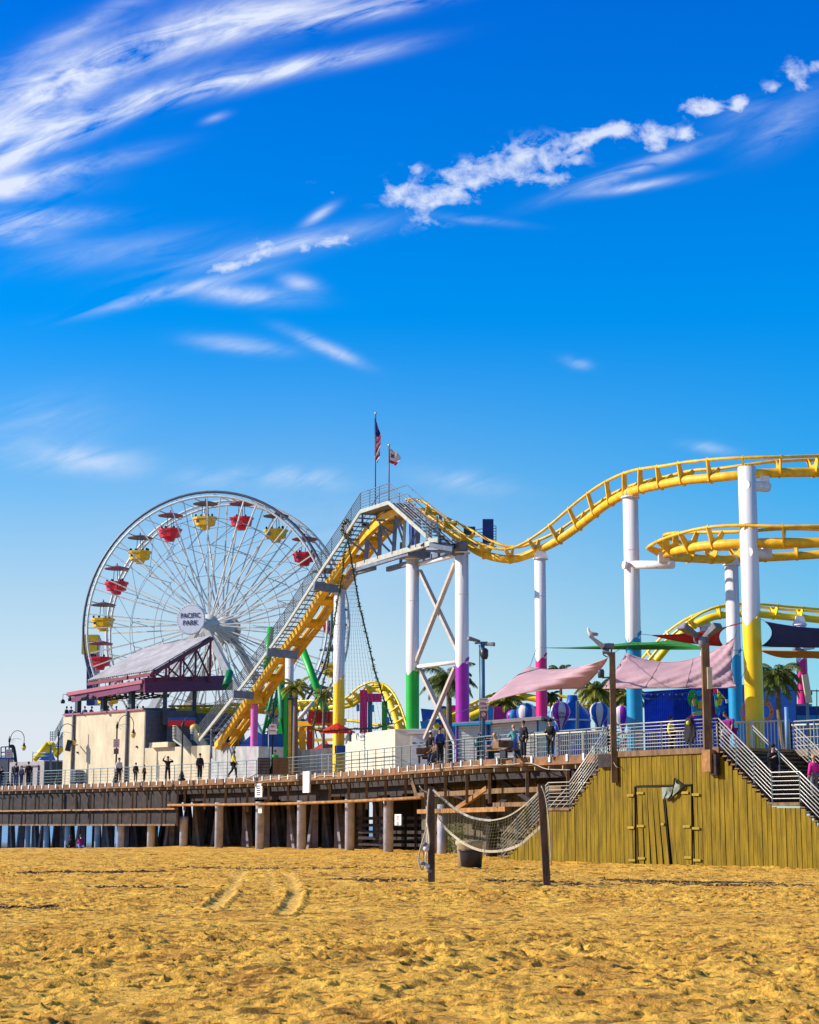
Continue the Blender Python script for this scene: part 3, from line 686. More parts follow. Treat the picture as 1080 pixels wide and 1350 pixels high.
# low back run behind the sails
spC = px3([(1190, 838, 120), (1130, 826, 119), (1080, 817, 118), (1036, 813, 117.5), (1000, 809.5, 117), (975, 808.7, 117), (951, 811, 117), (933, 815.5, 117), (913, 825, 117.5), (898, 836, 118), (882, 851, 118.5), (866, 870, 119), (845, 893, 120), (815, 918, 121), (775, 933, 122), (730, 928, 123), (695, 919, 124), (660, 924, 125), (625, 939, 126), (590, 955, 127), (560, 972, 128)])
rlC = px3([(1190, 824, 120), (1130, 813, 119), (1080, 805, 118), (1033, 801.5, 117.5), (1000, 798, 117), (972, 797, 117), (951, 798.5, 117), (928, 807, 117), (905, 820, 117.5), (886, 833, 118), (868, 849, 118.5), (851, 869, 119), (832, 890, 120), (808, 909, 121), (773, 921, 122), (731, 916, 123), (696, 908, 124), (655, 914, 125), (618, 930, 126), (584, 946, 127), (552, 963, 128)])
coaster_track('c', rc, spC, rlC, M['yellow2'])
# far track with its banked hump, behind the lift
spE = px3([(228, 941, 158), (270, 940, 156), (320, 938, 154), (365, 936, 152), (405, 933.5, 150), (440, 932, 148), (462, 929, 147), (474, 922, 146), (483, 913, 145), (495, 908, 144.5), (507, 913, 144), (514, 926, 143), (520, 942, 142), (525, 960, 141), (528, 976, 140)])
rlE = px3([(228, 931, 158), (270, 931, 156), (320, 929, 154), (365, 927, 152), (405, 924.5, 150), (440, 923, 148), (460, 920, 147), (470, 912, 146), (480, 903.5, 145), (497, 902, 144.5), (514, 908, 144), (523, 923, 143), (530, 940, 142), (536, 958, 141), (539, 976, 140)])
coaster_track('e', rc, spE, rlE, M['yellow2'], tie=1.3)
lowt = px3([(440, 948, 146), (468, 950.5, 145), (500, 956, 144), (530, 962, 142)])
MB().tube(lowt, .12, 8).build('rail', M['yellow2'], rc)
# lift hill: two box beams with cross plates
LP = px3([(295, 984, 141.5), (309, 965, 139), (347, 910, 134), (391, 849, 128), (413, 820, 125.3), (429, 793, 123.3), (451, 762, 120.8), (477, 726, 117.6), (501, 699, 114.7), (522, 682, 112.7), (538, 676, 111.4)])
LS = resample(spline(LP, 8), .55)
def side_of(pts, i): t = frame_at(pts, i); return t.cross(UPZ).normalized()     # to the right when looking up the hill
nL = len(LS)
for sgn in (-1, 1):
    mb = MB()
    for i in range(nL - 1):
        a = LS[i] + side_of(LS, i) * .56 * sgn; b = LS[i + 1] + side_of(LS, i + 1) * .56 * sgn
        mb.bar(a, b + (b - a) * .02, .34, .50)
    mb.build('lift_beam', Y_, rc)
    MB().tube([LS[i] + side_of(LS, i) * .50 * sgn + UPZ * .55 for i in range(nL)], .08, 8).build('rail', Y_, rc)
for i in range(0, nL - 1, 5):
    s = side_of(LS, i); t = frame_at(LS, i); MB().bar(LS[i] - s * .42, LS[i] + s * .42, .75, .30, up=t.cross(s)).build('cross_plate', Y_, rc)
chn = MB()
for i in range(nL - 1): chn.bar(LS[i] + UPZ * .48, LS[i + 1] + UPZ * .48, .22, .06)
chn.build('chain_trough', M['dsteel'], rc)
# columns
WC = [(336, 928, 910, 134.8, 9.5, 'pinkc', False), (381.5, 866, 905, 128.6, 11.3, 'cyan', True), (447, 779, 897, 121.6, 15, 'yellow2', True), (544, 737, 885, 111.5, 17.3, 'green', True), (609.5, 729, 875, 106.5, 18, 'purple', True),
      (713.5, 737, 868, 104.5, 15, 'crimson', True), (835, 656, 842, 97, 20.5, 'cyan', True), (991, 616, 818, 88.5, 24, 'yellow2', False), (968, 745, 864, 101.5, 18, 'cyan', True), (1057, 824, 869, 117, 14, 'crimson', True), (930, 826, 900, 117.5, 11, 'white', True)]
for px, ty, cy, D, w, c, fl in WC:
    # px is where the column stands at its colour change; the top is found plumb above it
    g = P(px, cy, D); v = (g.z, g.y); k = math.cos(TH) ; 
    x = g.x; tx = 540 + F * x / (D * k) * 1.0
    # refine the photo column of the top for the same x
    lo = px
    for _ in range(6):
        q = P(lo, ty, D); lo += (x - q.x) * F / D
    swirl_column(rc, lo, ty, cy, D, w, M[c], flange=fl)
# saddles under the spine on the column heads
for px, py, D in ((713, 733, 104.5), (832.5, 652, 97), (965, 741, 101.5), (1054, 820, 117.3), (929, 822, 117.5)):
    c = P(px, py, D); MB().add([c + Vector(v) for v in ((-.42, -.3, -.2), (.42, -.3, -.2), (.42, .3, -.2), (-.42, .3, -.2), (-.22, -.2, .38), (.22, -.2, .38), (.22, .2, .38), (-.22, .2, .38))],
        [(3, 2, 1, 0), (4, 5, 6, 7), (0, 1, 5, 4), (1, 2, 6, 5), (2, 3, 7, 6), (3, 0, 4, 7)]).build('saddle', M['white'], rc)
# side arms of the tall yellow-footed column and of the cyan one
def arm(a, b, r): MB().tube([a, b], r, 14).build('support_arm', M['white'], rc)
arm(P(982, 639, 88.1), P(1011, 642, 90), .27); arm(P(987, 728, 88.1), P(1013, 731, 89.6), .24)
for px, py, D in ((1008, 634, 90), (1011, 723, 89.4)):
    MB().box(P(px, py, D), (.45, .35, .7)).build('saddle', M['white'], rc)
MB().tube([P(828, 744.5, 97), P(887, 744.5, 94.6)], .22, 14).build('support_arm', M['white'], rc)
MB().box(P(875, 735, 94.8), (.55, .4, .5)).build('saddle', M['white'], rc)
MB().lathe(P(824.8, 745, 96.6), [(.22, -.05), (.22, .12)], 14, ax=(-1, -.3, 0)).build('arm_cap', M['white'], rc)
# bracing between the two hill columns
wc = M['white']
for a, b, w in (((552, 744, 111.3), (602, 732, 106.8), .22), ((550, 879, 111.3), (602, 873, 106.8), .2)): MB().tube([P(*a), P(*b)], w / 1.6, 8).build('cross_tie', wc, rc)
for a, b in (((551, 752, 111.2), (603, 862, 106.8)), ((603, 742, 106.9), (551, 874, 111.4)), ((551, 882, 111.2), (600, 985, 107)), ((603, 880, 106.9), (563, 974, 110.6))):
    a = P(*a); b = P(*b); 
    if b.y < a.y: a = a + Vector((.12, .12, 0)); b = b + Vector((.12, .12, 0))
    else: a = a - Vector((.12, .12, 0)); b = b - Vector((.12, .12, 0))
    MB().bar(a, b, .24, .2).build('diagonal_brace', mat('beige_brace', (.46, .40, .35), .6), rc)
# caps on the lift columns
MB().box(P(336, 921, 134.8), (1.15, 1.1, .8)).build('column_cap', Y_, rc)
for a, b, D in (((307, 915), (334, 917), 132.6), ((352, 859.5), (392, 864), 127.0), ((414, 772), (449, 777.5), 120.0)):
    A = P(a[0], a[1], D); B = P(b[0], b[1], D + .5); MB().bar(A, B, .5, .52).build('cross_head', M['steel2'], rc)
# lift staircase on the near side
ST = px3([(263, 976, 139.3), (329, 892.5, 132.6), (375, 828.5, 126), (424, 752, 120.3), (451, 712.5, 117), (475.5, 674.5, 113.7), (513, 662.5, 109.8), (569, 712.5, 105.6), (578, 711.5, 104.9)])
for k in range(len(ST)):
    pass
sm_ = MB(); sn_ = MB(); wid = 1.25
def sright(k): a = ST[max(k - 1, 0)]; b = ST[min(k + 1, len(ST) - 1)]; t = (b - a); t.z = 0; return -(t.normalized().cross(UPZ).normalized())
INN = [ST[k] + sright(k) * wid for k in range(len(ST))]
for a, b in zip(ST, ST[1:]): sm_.bar(a, b, .10, .24)
for a, b in zip(INN, INN[1:]): sn_.bar(a, b, .10, .26)
sm_.build('stringer', M['pale'], rc); sn_.build('stringer', M['steel2'], rc)
tr = []
for k in range(len(ST) - 2):
    a, b, c, d = ST[k], ST[k + 1], INN[k], INN[k + 1]; dz = abs(b.z - a.z); n = max(1, round(max(dz / .3, (b - a).length / .55)))
    for i in range(n): t = (i + .5) / n; tr.append((a.lerp(b, t), c.lerp(d, t), k))
tm = MB()
for i, (p, q, k) in enumerate(tr):
    t = (ST[k + 1] - ST[k]); t.z = 0; t.normalize(); s = (q - p).normalized(); tm.box((p + q) / 2, ((q - p).length, .30, .045), (s, s.cross(UPZ), UPZ))
o = tm.build('stair_tread', M['steel2'], rc); tag(o, kind='stuff')
wl = MB(); a, b, c, d = ST[5], ST[6], INN[5], INN[6]; wl.hexa([a - UPZ * .1, b - UPZ * .1, d - UPZ * .1, c - UPZ * .1, a - UPZ * .04, b - UPZ * .04, d - UPZ * .04, c - UPZ * .04]); wl.build('walkway', M['steel2'], rc)
rp = MB(); hr = MB()
for side in (ST, INN):
    for kk, hgt in enumerate((.2, .38, .56, .74, .92, 1.1)):
        rr_ = .034 if kk == 5 else .027
        if side is INN and kk not in (2, 5): continue
        rp.tube([p + UPZ * (hgt + .1) for p in side], rr_, 5)
rp.build('stair_railing', M['steel2'], rc)
for a, b in zip(ST, ST[1:]):
    n = max(1, round((b - a).length / 1.6))
    for i in range(n): q = a.lerp(b, i / n); MB().bar(q, q + UPZ * 1.2, .045).build('railing_post', M['steel'], rc)
MB().bar(ST[-1], ST[-1] + UPZ * 1.2, .045).build('railing_post', M['steel'], rc)
e0 = ST[-1]; e1 = P(583, 716, 106.5)
# platform at the tower head, with its end railing
S2 = M['steel2']
MB().hexa([P(566, 722, 105), P(596, 727, 104.2), P(602, 722, 108.5), P(572, 718, 109.5), P(566, 716, 105), P(596, 721, 104.2), P(602, 716, 108.5), P(572, 712, 109.5)]).build('platform', S2, rc)
er = MB()
A, B, Cc = P(562, 710, 105.9), P(576, 707.5, 105), P(577, 706, 108)
for h in (.1, .3, .5, .7, .9, 1.15): er.tube([A + UPZ * h, B + UPZ * h, Cc + UPZ * h], .022, 5)
for q in (A, B, Cc): er.bar(q, q + UPZ * 1.2, .05)
er.build('platform_railing', M['steel'], rc)
# steel truss carrying the crest
Tn = MB()
bc0, bc1, bc2 = P(466, 747, 116.5), P(535, 727, 111), P(580, 712.5, 106.8)
bk_ = Vector((2.2, 1.3, 0))
pl = MB(); pl.bar(bc0, bc2, .25, .32); pl.build('chord', M['pale'], rc)
pl = MB(); pl.bar(bc0 + bk_, bc2 + bk_, .25, .3); pl.bar(P(468, 753, 116.4), P(494, 746, 114.6), .3, .5); pl.bar(P(468, 752, 116.2), P(530, 733, 111), .22, .22); pl.build('chord', S2, rc)
def on_chord(px): 
    t = max(0, min(1, (px - 466) / (580 - 466))); return bc0.lerp(bc2, t)
ver = [(484, 711), (502, 690), (521.5, 686), (534.5, 672), (552, 700)]
for px, ty in ver:
    b = on_chord(px); t = P(px, ty, b.y); MB().bar(b, t, .26 if px != 534.5 else .2).build('truss_post', S2 if px != 534.5 else M['pale'], rc)
    MB().bar(b + bk_, t + bk_, .2).build('truss_post', S2, rc)
for (x0, y0), (x1, y1) in (((484, 711), (500, 735)), ((500, 688), (521, 724)), ((502, 715), (514, 727)), ((521, 680), (534, 722)), ((478, 690), (500, 707)), ((500, 692), (520, 703)), ((460, 712), (484, 730)), ((525, 685), (532, 700)), ((538, 722), (551, 700)), ((478, 674), (478, 694)), ((497, 668), (497, 690)), ((510, 664), (510, 682)), ((478, 692), (500, 691)), ((497, 686), (528, 686)), ((555, 720), (569, 709)), ((460, 712), (478, 711))):
    D = on_chord((x0 + x1) / 2).y - .1; MB().bar(P(x0, y0, D), P(x1, y1, D), .13).build('truss_diagonal', S2, rc)
MB().box(P(546.5, 706, 110.6), (1.15, .1, 1.7), (Vector((.5, -.86, 0)), Vector((.86, .5, 0)), UPZ)).build('equipment_panel', M['navy'], rc)
for px in range(492, 520, 4): 
    b = on_chord(px) + Vector((.9, .5, 0)); MB().bar(b, b + UPZ * .5, .1).build('guard_post', S2, rc)
# heads of the two hill columns
MB().box(P(544, 731, 111.2), (1.6, 1.6, .45), (Vector((.5, -.86, 0)), Vector((.86, .5, 0)), UPZ)).build('column_head', S2, rc)
MB().bar(P(569, 722, 108.4), P(607, 722, 106.6), .9, .35).build('column_head', S2, rc)
MB().bar(P(555, 722, 110), P(600, 728, 106.5), .35, .35).build('column_head', S2, rc)
MB().lathe(P(607, 727, 106.5), [(.44, -.25), (.44, .35), (.55, .55)], 16).build('column_head', S2, rc)
# maintenance landing behind the dip
MB().box(P(643.5, 700.5, 110), (.66, .5, 1.45)).build('maintenance_gate', M['navy'], rc)
lr = MB()
for k in range(7): z = P(0, 694 + k * 3.6, 110).z; q = P(650, 700, 110); lr.bar((P(650, 700, 110).x, 109.8, z), (P(654, 700, 110).x, 109.8, z), .04)
lr.bar(P(654, 694, 109.8), P(654, 718, 109.8), .05); lr.bar(P(625, 699, 110), P(637, 697, 110), .04); lr.bar(P(625, 703, 110), P(637, 702, 110), .04); lr.bar(P(625, 708, 110), P(637, 707, 110), .04)
lr.build('landing_railing', M['steel'], rc)
MB().box(P(619, 700, 110), (.7, .6, .45)).build('motor_box', M['dsteel'], rc)
MB().bar(P(606, 710, 109), P(652, 722, 110), .5, .12).build('platform', S2, rc)
# two ladders leaning on the lift
def ladder(px0, px1, yb, yt, D, lab):
    t = thing('ladder', lab, 'ladder', tuple(P((px0 + px1) / 2, yb, D))); a = P(px0, yb, D); b = P(px1, yb, D); c = P(px0 + 2, yt, D + .8); d = P(px1 - 1, yt, D + .8)
    MB().bar(a, c, .12).build('rail', M['orange'], t); MB().bar(b, d, .12).build('rail', M['orange'], t)
    n = 7
    for k in range(1, n): MB().bar(a.lerp(c, k / n), b.lerp(d, k / n), .08).build('rung', M['pale'], t)
ladder(305, 314.5, 984, 951, 143, 'tall orange stepladder below the foot of the yellow lift hill')
ladder(289, 297, 985, 973, 145, 'short orange ladder half hidden left of the taller one under the yellow track')

# ---------------------------------------------------------------- flags on the crest
def flag(px, py_base, py_top, D, lab, pts, m, n=9):
    b = P(px, py_base, D); t = P(px - .6, py_top, D); t.x = b.x; t.y = b.y
    th = thing('flag_pole', lab, 'flag pole', tuple(b), 'flag poles on the crest'); MB().tube([b, t], .035, 8).build('pole', M['dsteel'], th)
    MB().ell(t + UPZ * .05, (.08, .08, .08)).build('finial', M['gold'], th); return th, b, t
th, b, t = flag(495, 668, 546, 112, 'taller flag pole on the coaster crest with a hanging striped stars flag', None, None)
D = 112
def cloth(th, name, rows, mats, D, fold=.12, nc=10):
    mb = MB(); mb.smooth = True; nr = len(rows)
    for i, (x0, y0, x1, y1) in enumerate(rows):
        for j in range(nc + 1):
            s = j / nc; q = P(x0 + (x1 - x0) * s, y0 + (y1 - y0) * s, D); q.y += fold * math.sin(s * 9 + i * .9) * s; mb.v.append(q)
    for i in range(nr - 1):
        for j in range(nc):
            mb.m = mats(i / (nr - 1), j / nc); mb._f([i * (nc + 1) + j, i * (nc + 1) + j + 1, (i + 1) * (nc + 1) + j + 1, (i + 1) * (nc + 1) + j])
    return mb
rows = []
for i in range(27):
    s = i / 26; y0 = 551 + 54 * s; w = [1, 4, 7.5, 8, 6.5, 6.5, 3][min(6, int(s * 6))] * (1 - (s * 6 % 1)) + [1, 4, 7.5, 8, 6.5, 6.5, 3][min(6, int(s * 6) + 1)] * (s * 6 % 1)
    rows.append((494.0, y0, 494 + w + .6, y0 + 2.5 + 3 * s))
mb = cloth(th, 'flag', rows, lambda a, c: 2 if (a < .42 and a + c * .2 < .52) else int((a * 10 + c * 3.2)) % 2, D)
mb.build('flag', [mat('flag_red', (.55, .02, .05), .8), mat('flag_white', (.65, .60, .68), .8), mat('flag_navy', (.02, .03, .20), .8)], th)
th, b, t = flag(513, 664, 588, 109.8, 'shorter flag pole on the coaster crest with a small white and red flag', None, None)
rows = [(512.3, 589 + 20 * i / 12, 512.3 + 2 + 15.5 * min(1, i / 6) ** .8 * (1 - .05 * i / 12), 590 + 14 * min(1, i / 5) + 9 * i / 12) for i in range(13)]
rows = [(512.2, 589.5 + 19.5 * i / 12, 514 + [0, 3, 6, 9, 12, 13.5, 14.5, 14.5, 14, 12.5, 11, 9.5, 7.5][i], 591 + i * 1.9) for i in range(13)]
mb = cloth(th, 'flag', rows, lambda a, c: 1 if a > .82 else (2 if abs(a - .5) < .14 and abs(c - .3) < .17 else 0), 109.8)
mb.build('flag', [mat('flag_white', (.7, .6, .6), .8), mat('flag_red', (.55, .02, .05), .8), M['cloth_br']], th)

# ---------------------------------------------------------------- hanging garland with strings of bulbs
gt = thing('light_garland', 'tree-shaped festive decoration of green garlands and dotted bulb strings hanging from the coaster', 'garland', tuple(P(459, 960, 116)))
DG = lambda py: 116.0
gm = random.Random(3)
def garland(pts, r=.13):
    q = resample(spline(px3([(x, y, 116) for x, y in pts]), 6), .13); mb = MB()
    mb.tube(q[::3] + [q[-1]], .05, 5)
    for p in q:
        for _ in range(5):
            d = Vector((gm.gauss(0, 1), gm.gauss(0, 1), gm.gauss(0, 1))).normalized(); l = gm.uniform(.6, 1.5) * r; s = d.cross(Vector((gm.random(), gm.random(), gm.random()))).normalized() * .035
            mb.add([p - s, p + s, p + d * l + s * .3, p + d * l - s * .3], [(0, 1, 2, 3)])
    g = mb.build('garland', M['pine'], gt); bb = MB()
    for p in q[::6]: bb.ell(p + Vector((gm.gauss(0, .08), -.1, gm.gauss(0, .08))), (.035,) * 3, 6, 4)
    bb.build('bauble', M['gold'], g, kind='stuff')
garland([(459, 712), (454, 727), (453, 742), (451, 758), (447, 780), (443, 805), (439, 832), (435, 856), (431, 880), (426, 902), (419, 930), (416, 945), (412, 961)], .15)
garland([(459, 712), (462, 730), (466, 752), (470, 776), (474, 798), (479, 818), (484, 840), (489, 862), (494, 884), (501, 905), (507, 925), (513, 942), (517, 954)], .15)
garland([(412, 961), (425, 964), (445, 963), (464, 961), (482, 961), (500, 959), (510, 955), (517, 954)], .17)
wr = MB(); c = P(457.5, 697, 116.2)
for i in range(520):
    a = gm.uniform(0, 6.283); rx, rz = .28 + gm.gauss(0, .05), .50 + gm.gauss(0, .06); p = c + Vector((rx * math.cos(a), gm.gauss(0, .07), rz * math.sin(a)))
    d = Vector((gm.gauss(0, 1), gm.gauss(0, 1), gm.gauss(0, 1))).normalized(); s = d.cross(UPZ).normalized() * .04; wr.add([p - s, p + s, p + d * .2], [(0, 1, 2)])
w_ = wr.build('wreath', M['pine'], gt); bb = MB()
for i in range(14): a = i * .45; bb.ell(c + Vector((.28 * math.cos(a), -.12, .5 * math.sin(a))), (.05,) * 3, 6, 4)
bb.build('bauble', M['gold'], w_, kind='stuff'); MB().ell(c + Vector((.05, -.15, .05)), (.07, .05, .16)).build('bow', M['red'], w_)
for k in range(15):
    t = (k + .5) / 15; xb = 420 + 92 * t; top = P(461 + 6 * (t - .5), 745, 116.1); bot = P(xb, 959, 116.1); n = 42; mb = MB()
    mb.tube([top, bot], .006, 4)
    for i in range(3, n): p = top.lerp(bot, i / n); mb.ell(p, (.026,) * 3, 5, 3)
    mb.build('bulb_string', M['bead'], gt)

# ---------------------------------------------------------------- ferris wheel
WCn = P(284, 826, 175); RW = 12.75; HW = 2.55
fw = thing('ferris_wheel', 'big ferris wheel with red and yellow gondolas and a round name sign', 'ferris wheel', (0, 0, 0))
def ring(y, r, w, n=80): return [Vector((r * math.sin(2 * math.pi * i / n), y, r * math.cos(2 * math.pi * i / n))) for i in range(n + 1)]
A0 = -6
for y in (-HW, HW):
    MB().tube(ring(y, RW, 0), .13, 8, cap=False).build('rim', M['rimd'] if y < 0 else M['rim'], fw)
    MB().tube(ring(y, RW - .42, 0), .11, 8, cap=False).build('rim', M['rim'], fw)
    mb = MB()
    for i in range(80): a = 2 * math.pi * i / 80; b = a + math.pi / 80; mb.bar((RW * math.sin(a), y, RW * math.cos(a)), ((RW - .42) * math.sin(b), y, (RW - .42) * math.cos(b)), .05)
    mb.build('rim_lacing', M['rim'], fw, kind='stuff')
    for r in (4.6, 7.6, 10.2): MB().tube(ring(y, r, 0, 40), .022, 5, cap=False).build('tie_ring', M['rimd'], fw)
for r in (7.6, 10.2, RW - .2):
    for i in range(20):
        a = R(A0 + 18 * i + 9); MB().bar((r * math.sin(a), -HW, r * math.cos(a)), (r * math.sin(a), HW, r * math.cos(a)), .06).build('cross_tie', M['rim'], fw)
for i in range(20):
    for sy in (-1, 1):
        for d in (-3.2, 3.2):
            a = R(A0 + 18 * i + 9 + d); hb = R(A0 + 18 * i + 9 + d * .6)
            MB().bar((.95 * math.sin(hb), sy * 1.75, .95 * math.cos(hb)), ((RW - .35) * math.sin(a), sy * HW, (RW - .35) * math.cos(a)), .15, .10).build('spoke', M['rim'], fw)
mb = MB()
for i in range(20):
    a = R(A0 + 18 * i + 9); a2 = R(A0 + 18 * i + 27)
    mb.bar((4.6 * math.sin(a), -HW * .78, 4.6 * math.cos(a)), (7.6 * math.sin(a), HW * .9, 7.6 * math.cos(a)), .035); mb.bar((7.6 * math.sin(a), -HW * .9, 7.6 * math.cos(a)), (10.2 * math.sin(a), HW, 10.2 * math.cos(a)), .035)
    mb.bar((7.6 * math.sin(a), -HW, 7.6 * math.cos(a)), (10.2 * math.sin(a2), -HW, 10.2 * math.cos(a2)), .03)
mb.build('cross_cable', M['rimd'], fw, kind='stuff')
hub = MB(); hub.lathe((0, 0, 0), [(.5, -3.4), (.55, -2.0), (1.0, -1.9), (1.0, -1.6), (.5, -1.5), (.5, 1.5), (1.2, 1.6), (1.3, 1.9), (.6, 2.0), (.5, 3.6)], 28, ax=(0, 1, 0))
hub = hub.build('hub', M['rim'], fw); MB().lathe((0, 3.0, 0), [(1.35, -.3), (1.42, 0), (1.35, .3)], 30, ax=(0, 1, 0)).build('hub_plate', mat('beige_leg', (.55, .47, .36), .6), fw)
for sy, mm in ((-1, M['wheelw']), (1, mat('beige_leg', (.55, .47, .36), .6))):
    for s in (-1, 1):
        y = sy * 3.3; top = Vector((s * .25, y, -.2)); bot = Vector((s * 9.0, sy * 4.2, -15.6)); w0, w1 = .30, .48; d = Vector((1, 0, 0))
        MB().hexa([bot - d * w1 + Vector((0, -.4, 0)), bot + d * w1 + Vector((0, -.4, 0)), bot + d * w1 + Vector((0, .4, 0)), bot - d * w1 + Vector((0, .4, 0)),
                   top - d * w0 + Vector((0, -.3, 0)), top + d * w0 + Vector((0, -.3, 0)), top + d * w0 + Vector((0, .3, 0)), top - d * w0 + Vector((0, .3, 0))]).build('support_leg', mm, fw)
disc = MB().lathe((-.15, -5.6, .1), [(1.42, -.12), (1.47, 0), (1.42, .12)], 40, ax=(0, 1, 0)).build('sign_disc', mat('sign_disc_paint', (.66, .68, .76), .5, var=.05), fw)
MB().lathe((0, 0, 0), [(.3, -5.5), (.3, -3.3)], 12, ax=(0, 1, 0)).build('sign_axle', M['rim'], fw)
rb = MB(); 
for i in range(36): a = i * math.pi / 18; rb.ell((-.15 + 1.34 * math.cos(a), -5.73, .1 + 1.34 * math.sin(a)), (.04, .03, .04), 6, 4)
rb.build('sign_bulb', M['offw'], disc)
text('lettering', 'PACIFIC', .66, (-.15, -5.75, .43), (1, 0, 0), disc, M['ink'], .008, .006, sx=.86); text('lettering', 'PARK', .66, (-.15, -5.75, -.25), (1, 0, 0), disc, M['ink'], .008, .006, sx=.95)
# gondolas
def gondola(proto=None):
    pass
tubm = {'y': mat('gondola_yellow', (.78, .45, .01), .4, var=.1), 'r': mat('gondola_red', (.68, .012, .035), .4, var=.1)}
gr = random.Random(9); meshes = {}
for i in range(20):
    a = R(A0 + 18 * i); k = 'y' if i % 2 == 0 else 'r'; pv = Vector(((RW - .55) * math.sin(a), 0, (RW - .55) * math.cos(a)))
    if k not in meshes:
        mb = MB()
        def oct_(s, z, yq=.8): return [Vector((math.cos(t) * s, math.sin(t) * s * yq, z)) for t in [math.pi / 8 + j * math.pi / 4 for j in range(8)]]
        rings = [oct_(.45, -2.62), oct_(.55, -2.30), oct_(.98, -2.22), oct_(1.10, -1.62), oct_(1.20, -1.60), oct_(1.24, -1.40), oct_(1.16, -1.38), oct_(1.0, -1.75), oct_(.5, -2.1)]
        for q in rings: mb.v += q
        for r_ in range(len(rings) - 1):
            for j in range(8): mb._f([r_ * 8 + j, r_ * 8 + (j + 1) % 8, (r_ + 1) * 8 + (j + 1) % 8, (r_ + 1) * 8 + j])
        mb._f(list(range(7, -1, -1))); mb._f([64 + j for j in range(8)])
        tub = mb.build('gondola', tubm[k], fw)
        c_ = MB(); n = 16; c_.lathe((0, 0, 0), [(1.22, -.10), (1.25, -.02), (.55, .16), (.08, .28), (.05, .5)], 16)
        can = c_.build('canopy', mat('canopy_' + k, (.16, .13, .13) if k == 'y' else (.30, .10, .14), .6), tub)
        h_ = MB()
        for x in (-.35, .35): h_.bar((x, 0, -1.5), (x * .8, 0, -.02), .05)
        h_.bar((0, .3, -1.5), (0, .1, 0), .05); h_.build('hanger', M['rimd'], tub)
        h2 = MB(); h2.box((-.35, -1.02, -1.9), (.3, .03, .3)); h2.build('badge', M['dsteel'], tub)
        meshes[k] = tub
        g = tub
    else:
        g = copy_tree(meshes[k], fw)
    g.location = pv
    if gr.random() < .75:
        rd = MB()
        for x in (-.85, -.4, .35, .8):
            if gr.random() < .6: rd.ell((x, gr.uniform(-.4, .2), -1.22), (.11, .11, .15), 8, 6); rd.ell((x, gr.uniform(-.3, .2), -1.5), (.2, .15, .22), 8, 6)
        if rd.v: rd.build('riders', M['black'], g, kind='stuff')
    ax = MB(); ax.bar((0, -HW, 0), (0, HW, 0), .09); ax.build('pivot_bar', M['rim'], g)
fw.location = WCn; fw.rotation_euler = (0, 0, R(-16.5))
# small drop ride seen behind the left of the wheel
dr = thing('drop_ride', 'slim blue and yellow tower ride seen through the left edge of the ferris wheel', 'ride', tuple(P(121, 925, 190)))
MB().bar(P(120.5, 930, 190), P(120.5, 848, 190), .85).build('tower', M['navy'], dr)
MB().box(P(120, 850, 190), (1.7, 1.3, 2.0)).build('head', M['yellow2'], dr); MB().bar(P(116, 866, 190), P(126, 866, 190), .5, .25).build('band', M['yellow2'], dr)
MB().bar(P(128.5, 930, 189.6), P(128.5, 838, 189.6), .45).build('mast', M['pale'], dr)
# ---------------------------------------------------------------- buildings on the pier
DP = Vector((.72, -.694, 0)).normalized(); DN = Vector((.694, .72, 0))     # along / away from the beach at the left
D2 = Vector((.5, -.866, 0)); N2 = Vector((.866, .5, 0))                   # the same near the middle
D3 = Vector((.42, -.907, 0)); N3 = Vector((.907, .42, 0))
def block(mb, p0, ax, len_, nrm, dep, z0, z1):
    p0 = Vector((p0.x, p0.y, 0)); a = p0; b = p0 + ax * len_; c = b + nrm * dep; d = a + nrm * dep
    mb.hexa([q + UPZ * z0 for q in (a, b, c, d)] + [q + UPZ * z1 for q in (a, b, c, d)]); return a, b, c, d
def hit(px, p0, ax):      # parameter t where the sight column px meets the ground line p0 + ax t
    u = uv_of(px, 1000)[0]; return (u * p0.y - p0.x) / (ax.x - u * ax.y)
# -- cream building with the roofed terrace
p0 = P(83, 1000, 158); p0.z = 0
bl = thing('terrace_building', 'cream stucco building with a roofed upstairs terrace under maroon beams, left end of pier', 'building', (p0.x, p0.y, DK))
t1 = hit(189.5, p0, DP); zt = P(140, 939.8, p0.lerp(p0 + DP * t1, .5).y).z
mb = MB(); a, b, c, d = block(mb, p0, DP, t1, DN, 7.5, DK, zt); mb.build('wall', M['stucco'], bl)
cp = MB(); cp.bar(a + UPZ * (zt + .06) - DN * .03, b + UPZ * (zt + .06) - DN * .03, .3, .14); cp.build('coping', M['rose'], bl)
sw = MB(); b3 = b + DP * .06 
for k in range(22): z = DK + 2.6 + k * (zt - DK - 2.6) / 22; sw.hexa([b3 + UPZ * z, b3 + DP * .10 + UPZ * z, b3 + DN * 7.4 + DP * .10 + UPZ * z, b3 + DN * 7.4 + UPZ * z] + [q + UPZ * (zt - DK - 2.6) / 22 * .97 for q in (b3 + UPZ * z, b3 + DP * .05 + UPZ * z, b3 + DN * 7.4 + DP * .05 + UPZ * z, b3 + DN * 7.4 + UPZ * z)])
sw.build('siding', M['siding'], bl)
for px in (96.5, 167.5):
    t = hit(px, p0, DP); q = p0 + DP * t - DN * .1; MB().tube([q + UPZ * DK, q + UPZ * (zt + .3)], .13, 8).build('drain_pipe', M['siding'], bl)
for px, py in ((102.5, 992), (180.5, 984.5)):
    t = hit(px, p0, DP); q = p0 + DP * t - DN * .06; z = P(px, py, q.y).z; MB().box(q + UPZ * z, (.14, .14, .14)).build('wall_vent', M['dsteel'], bl)
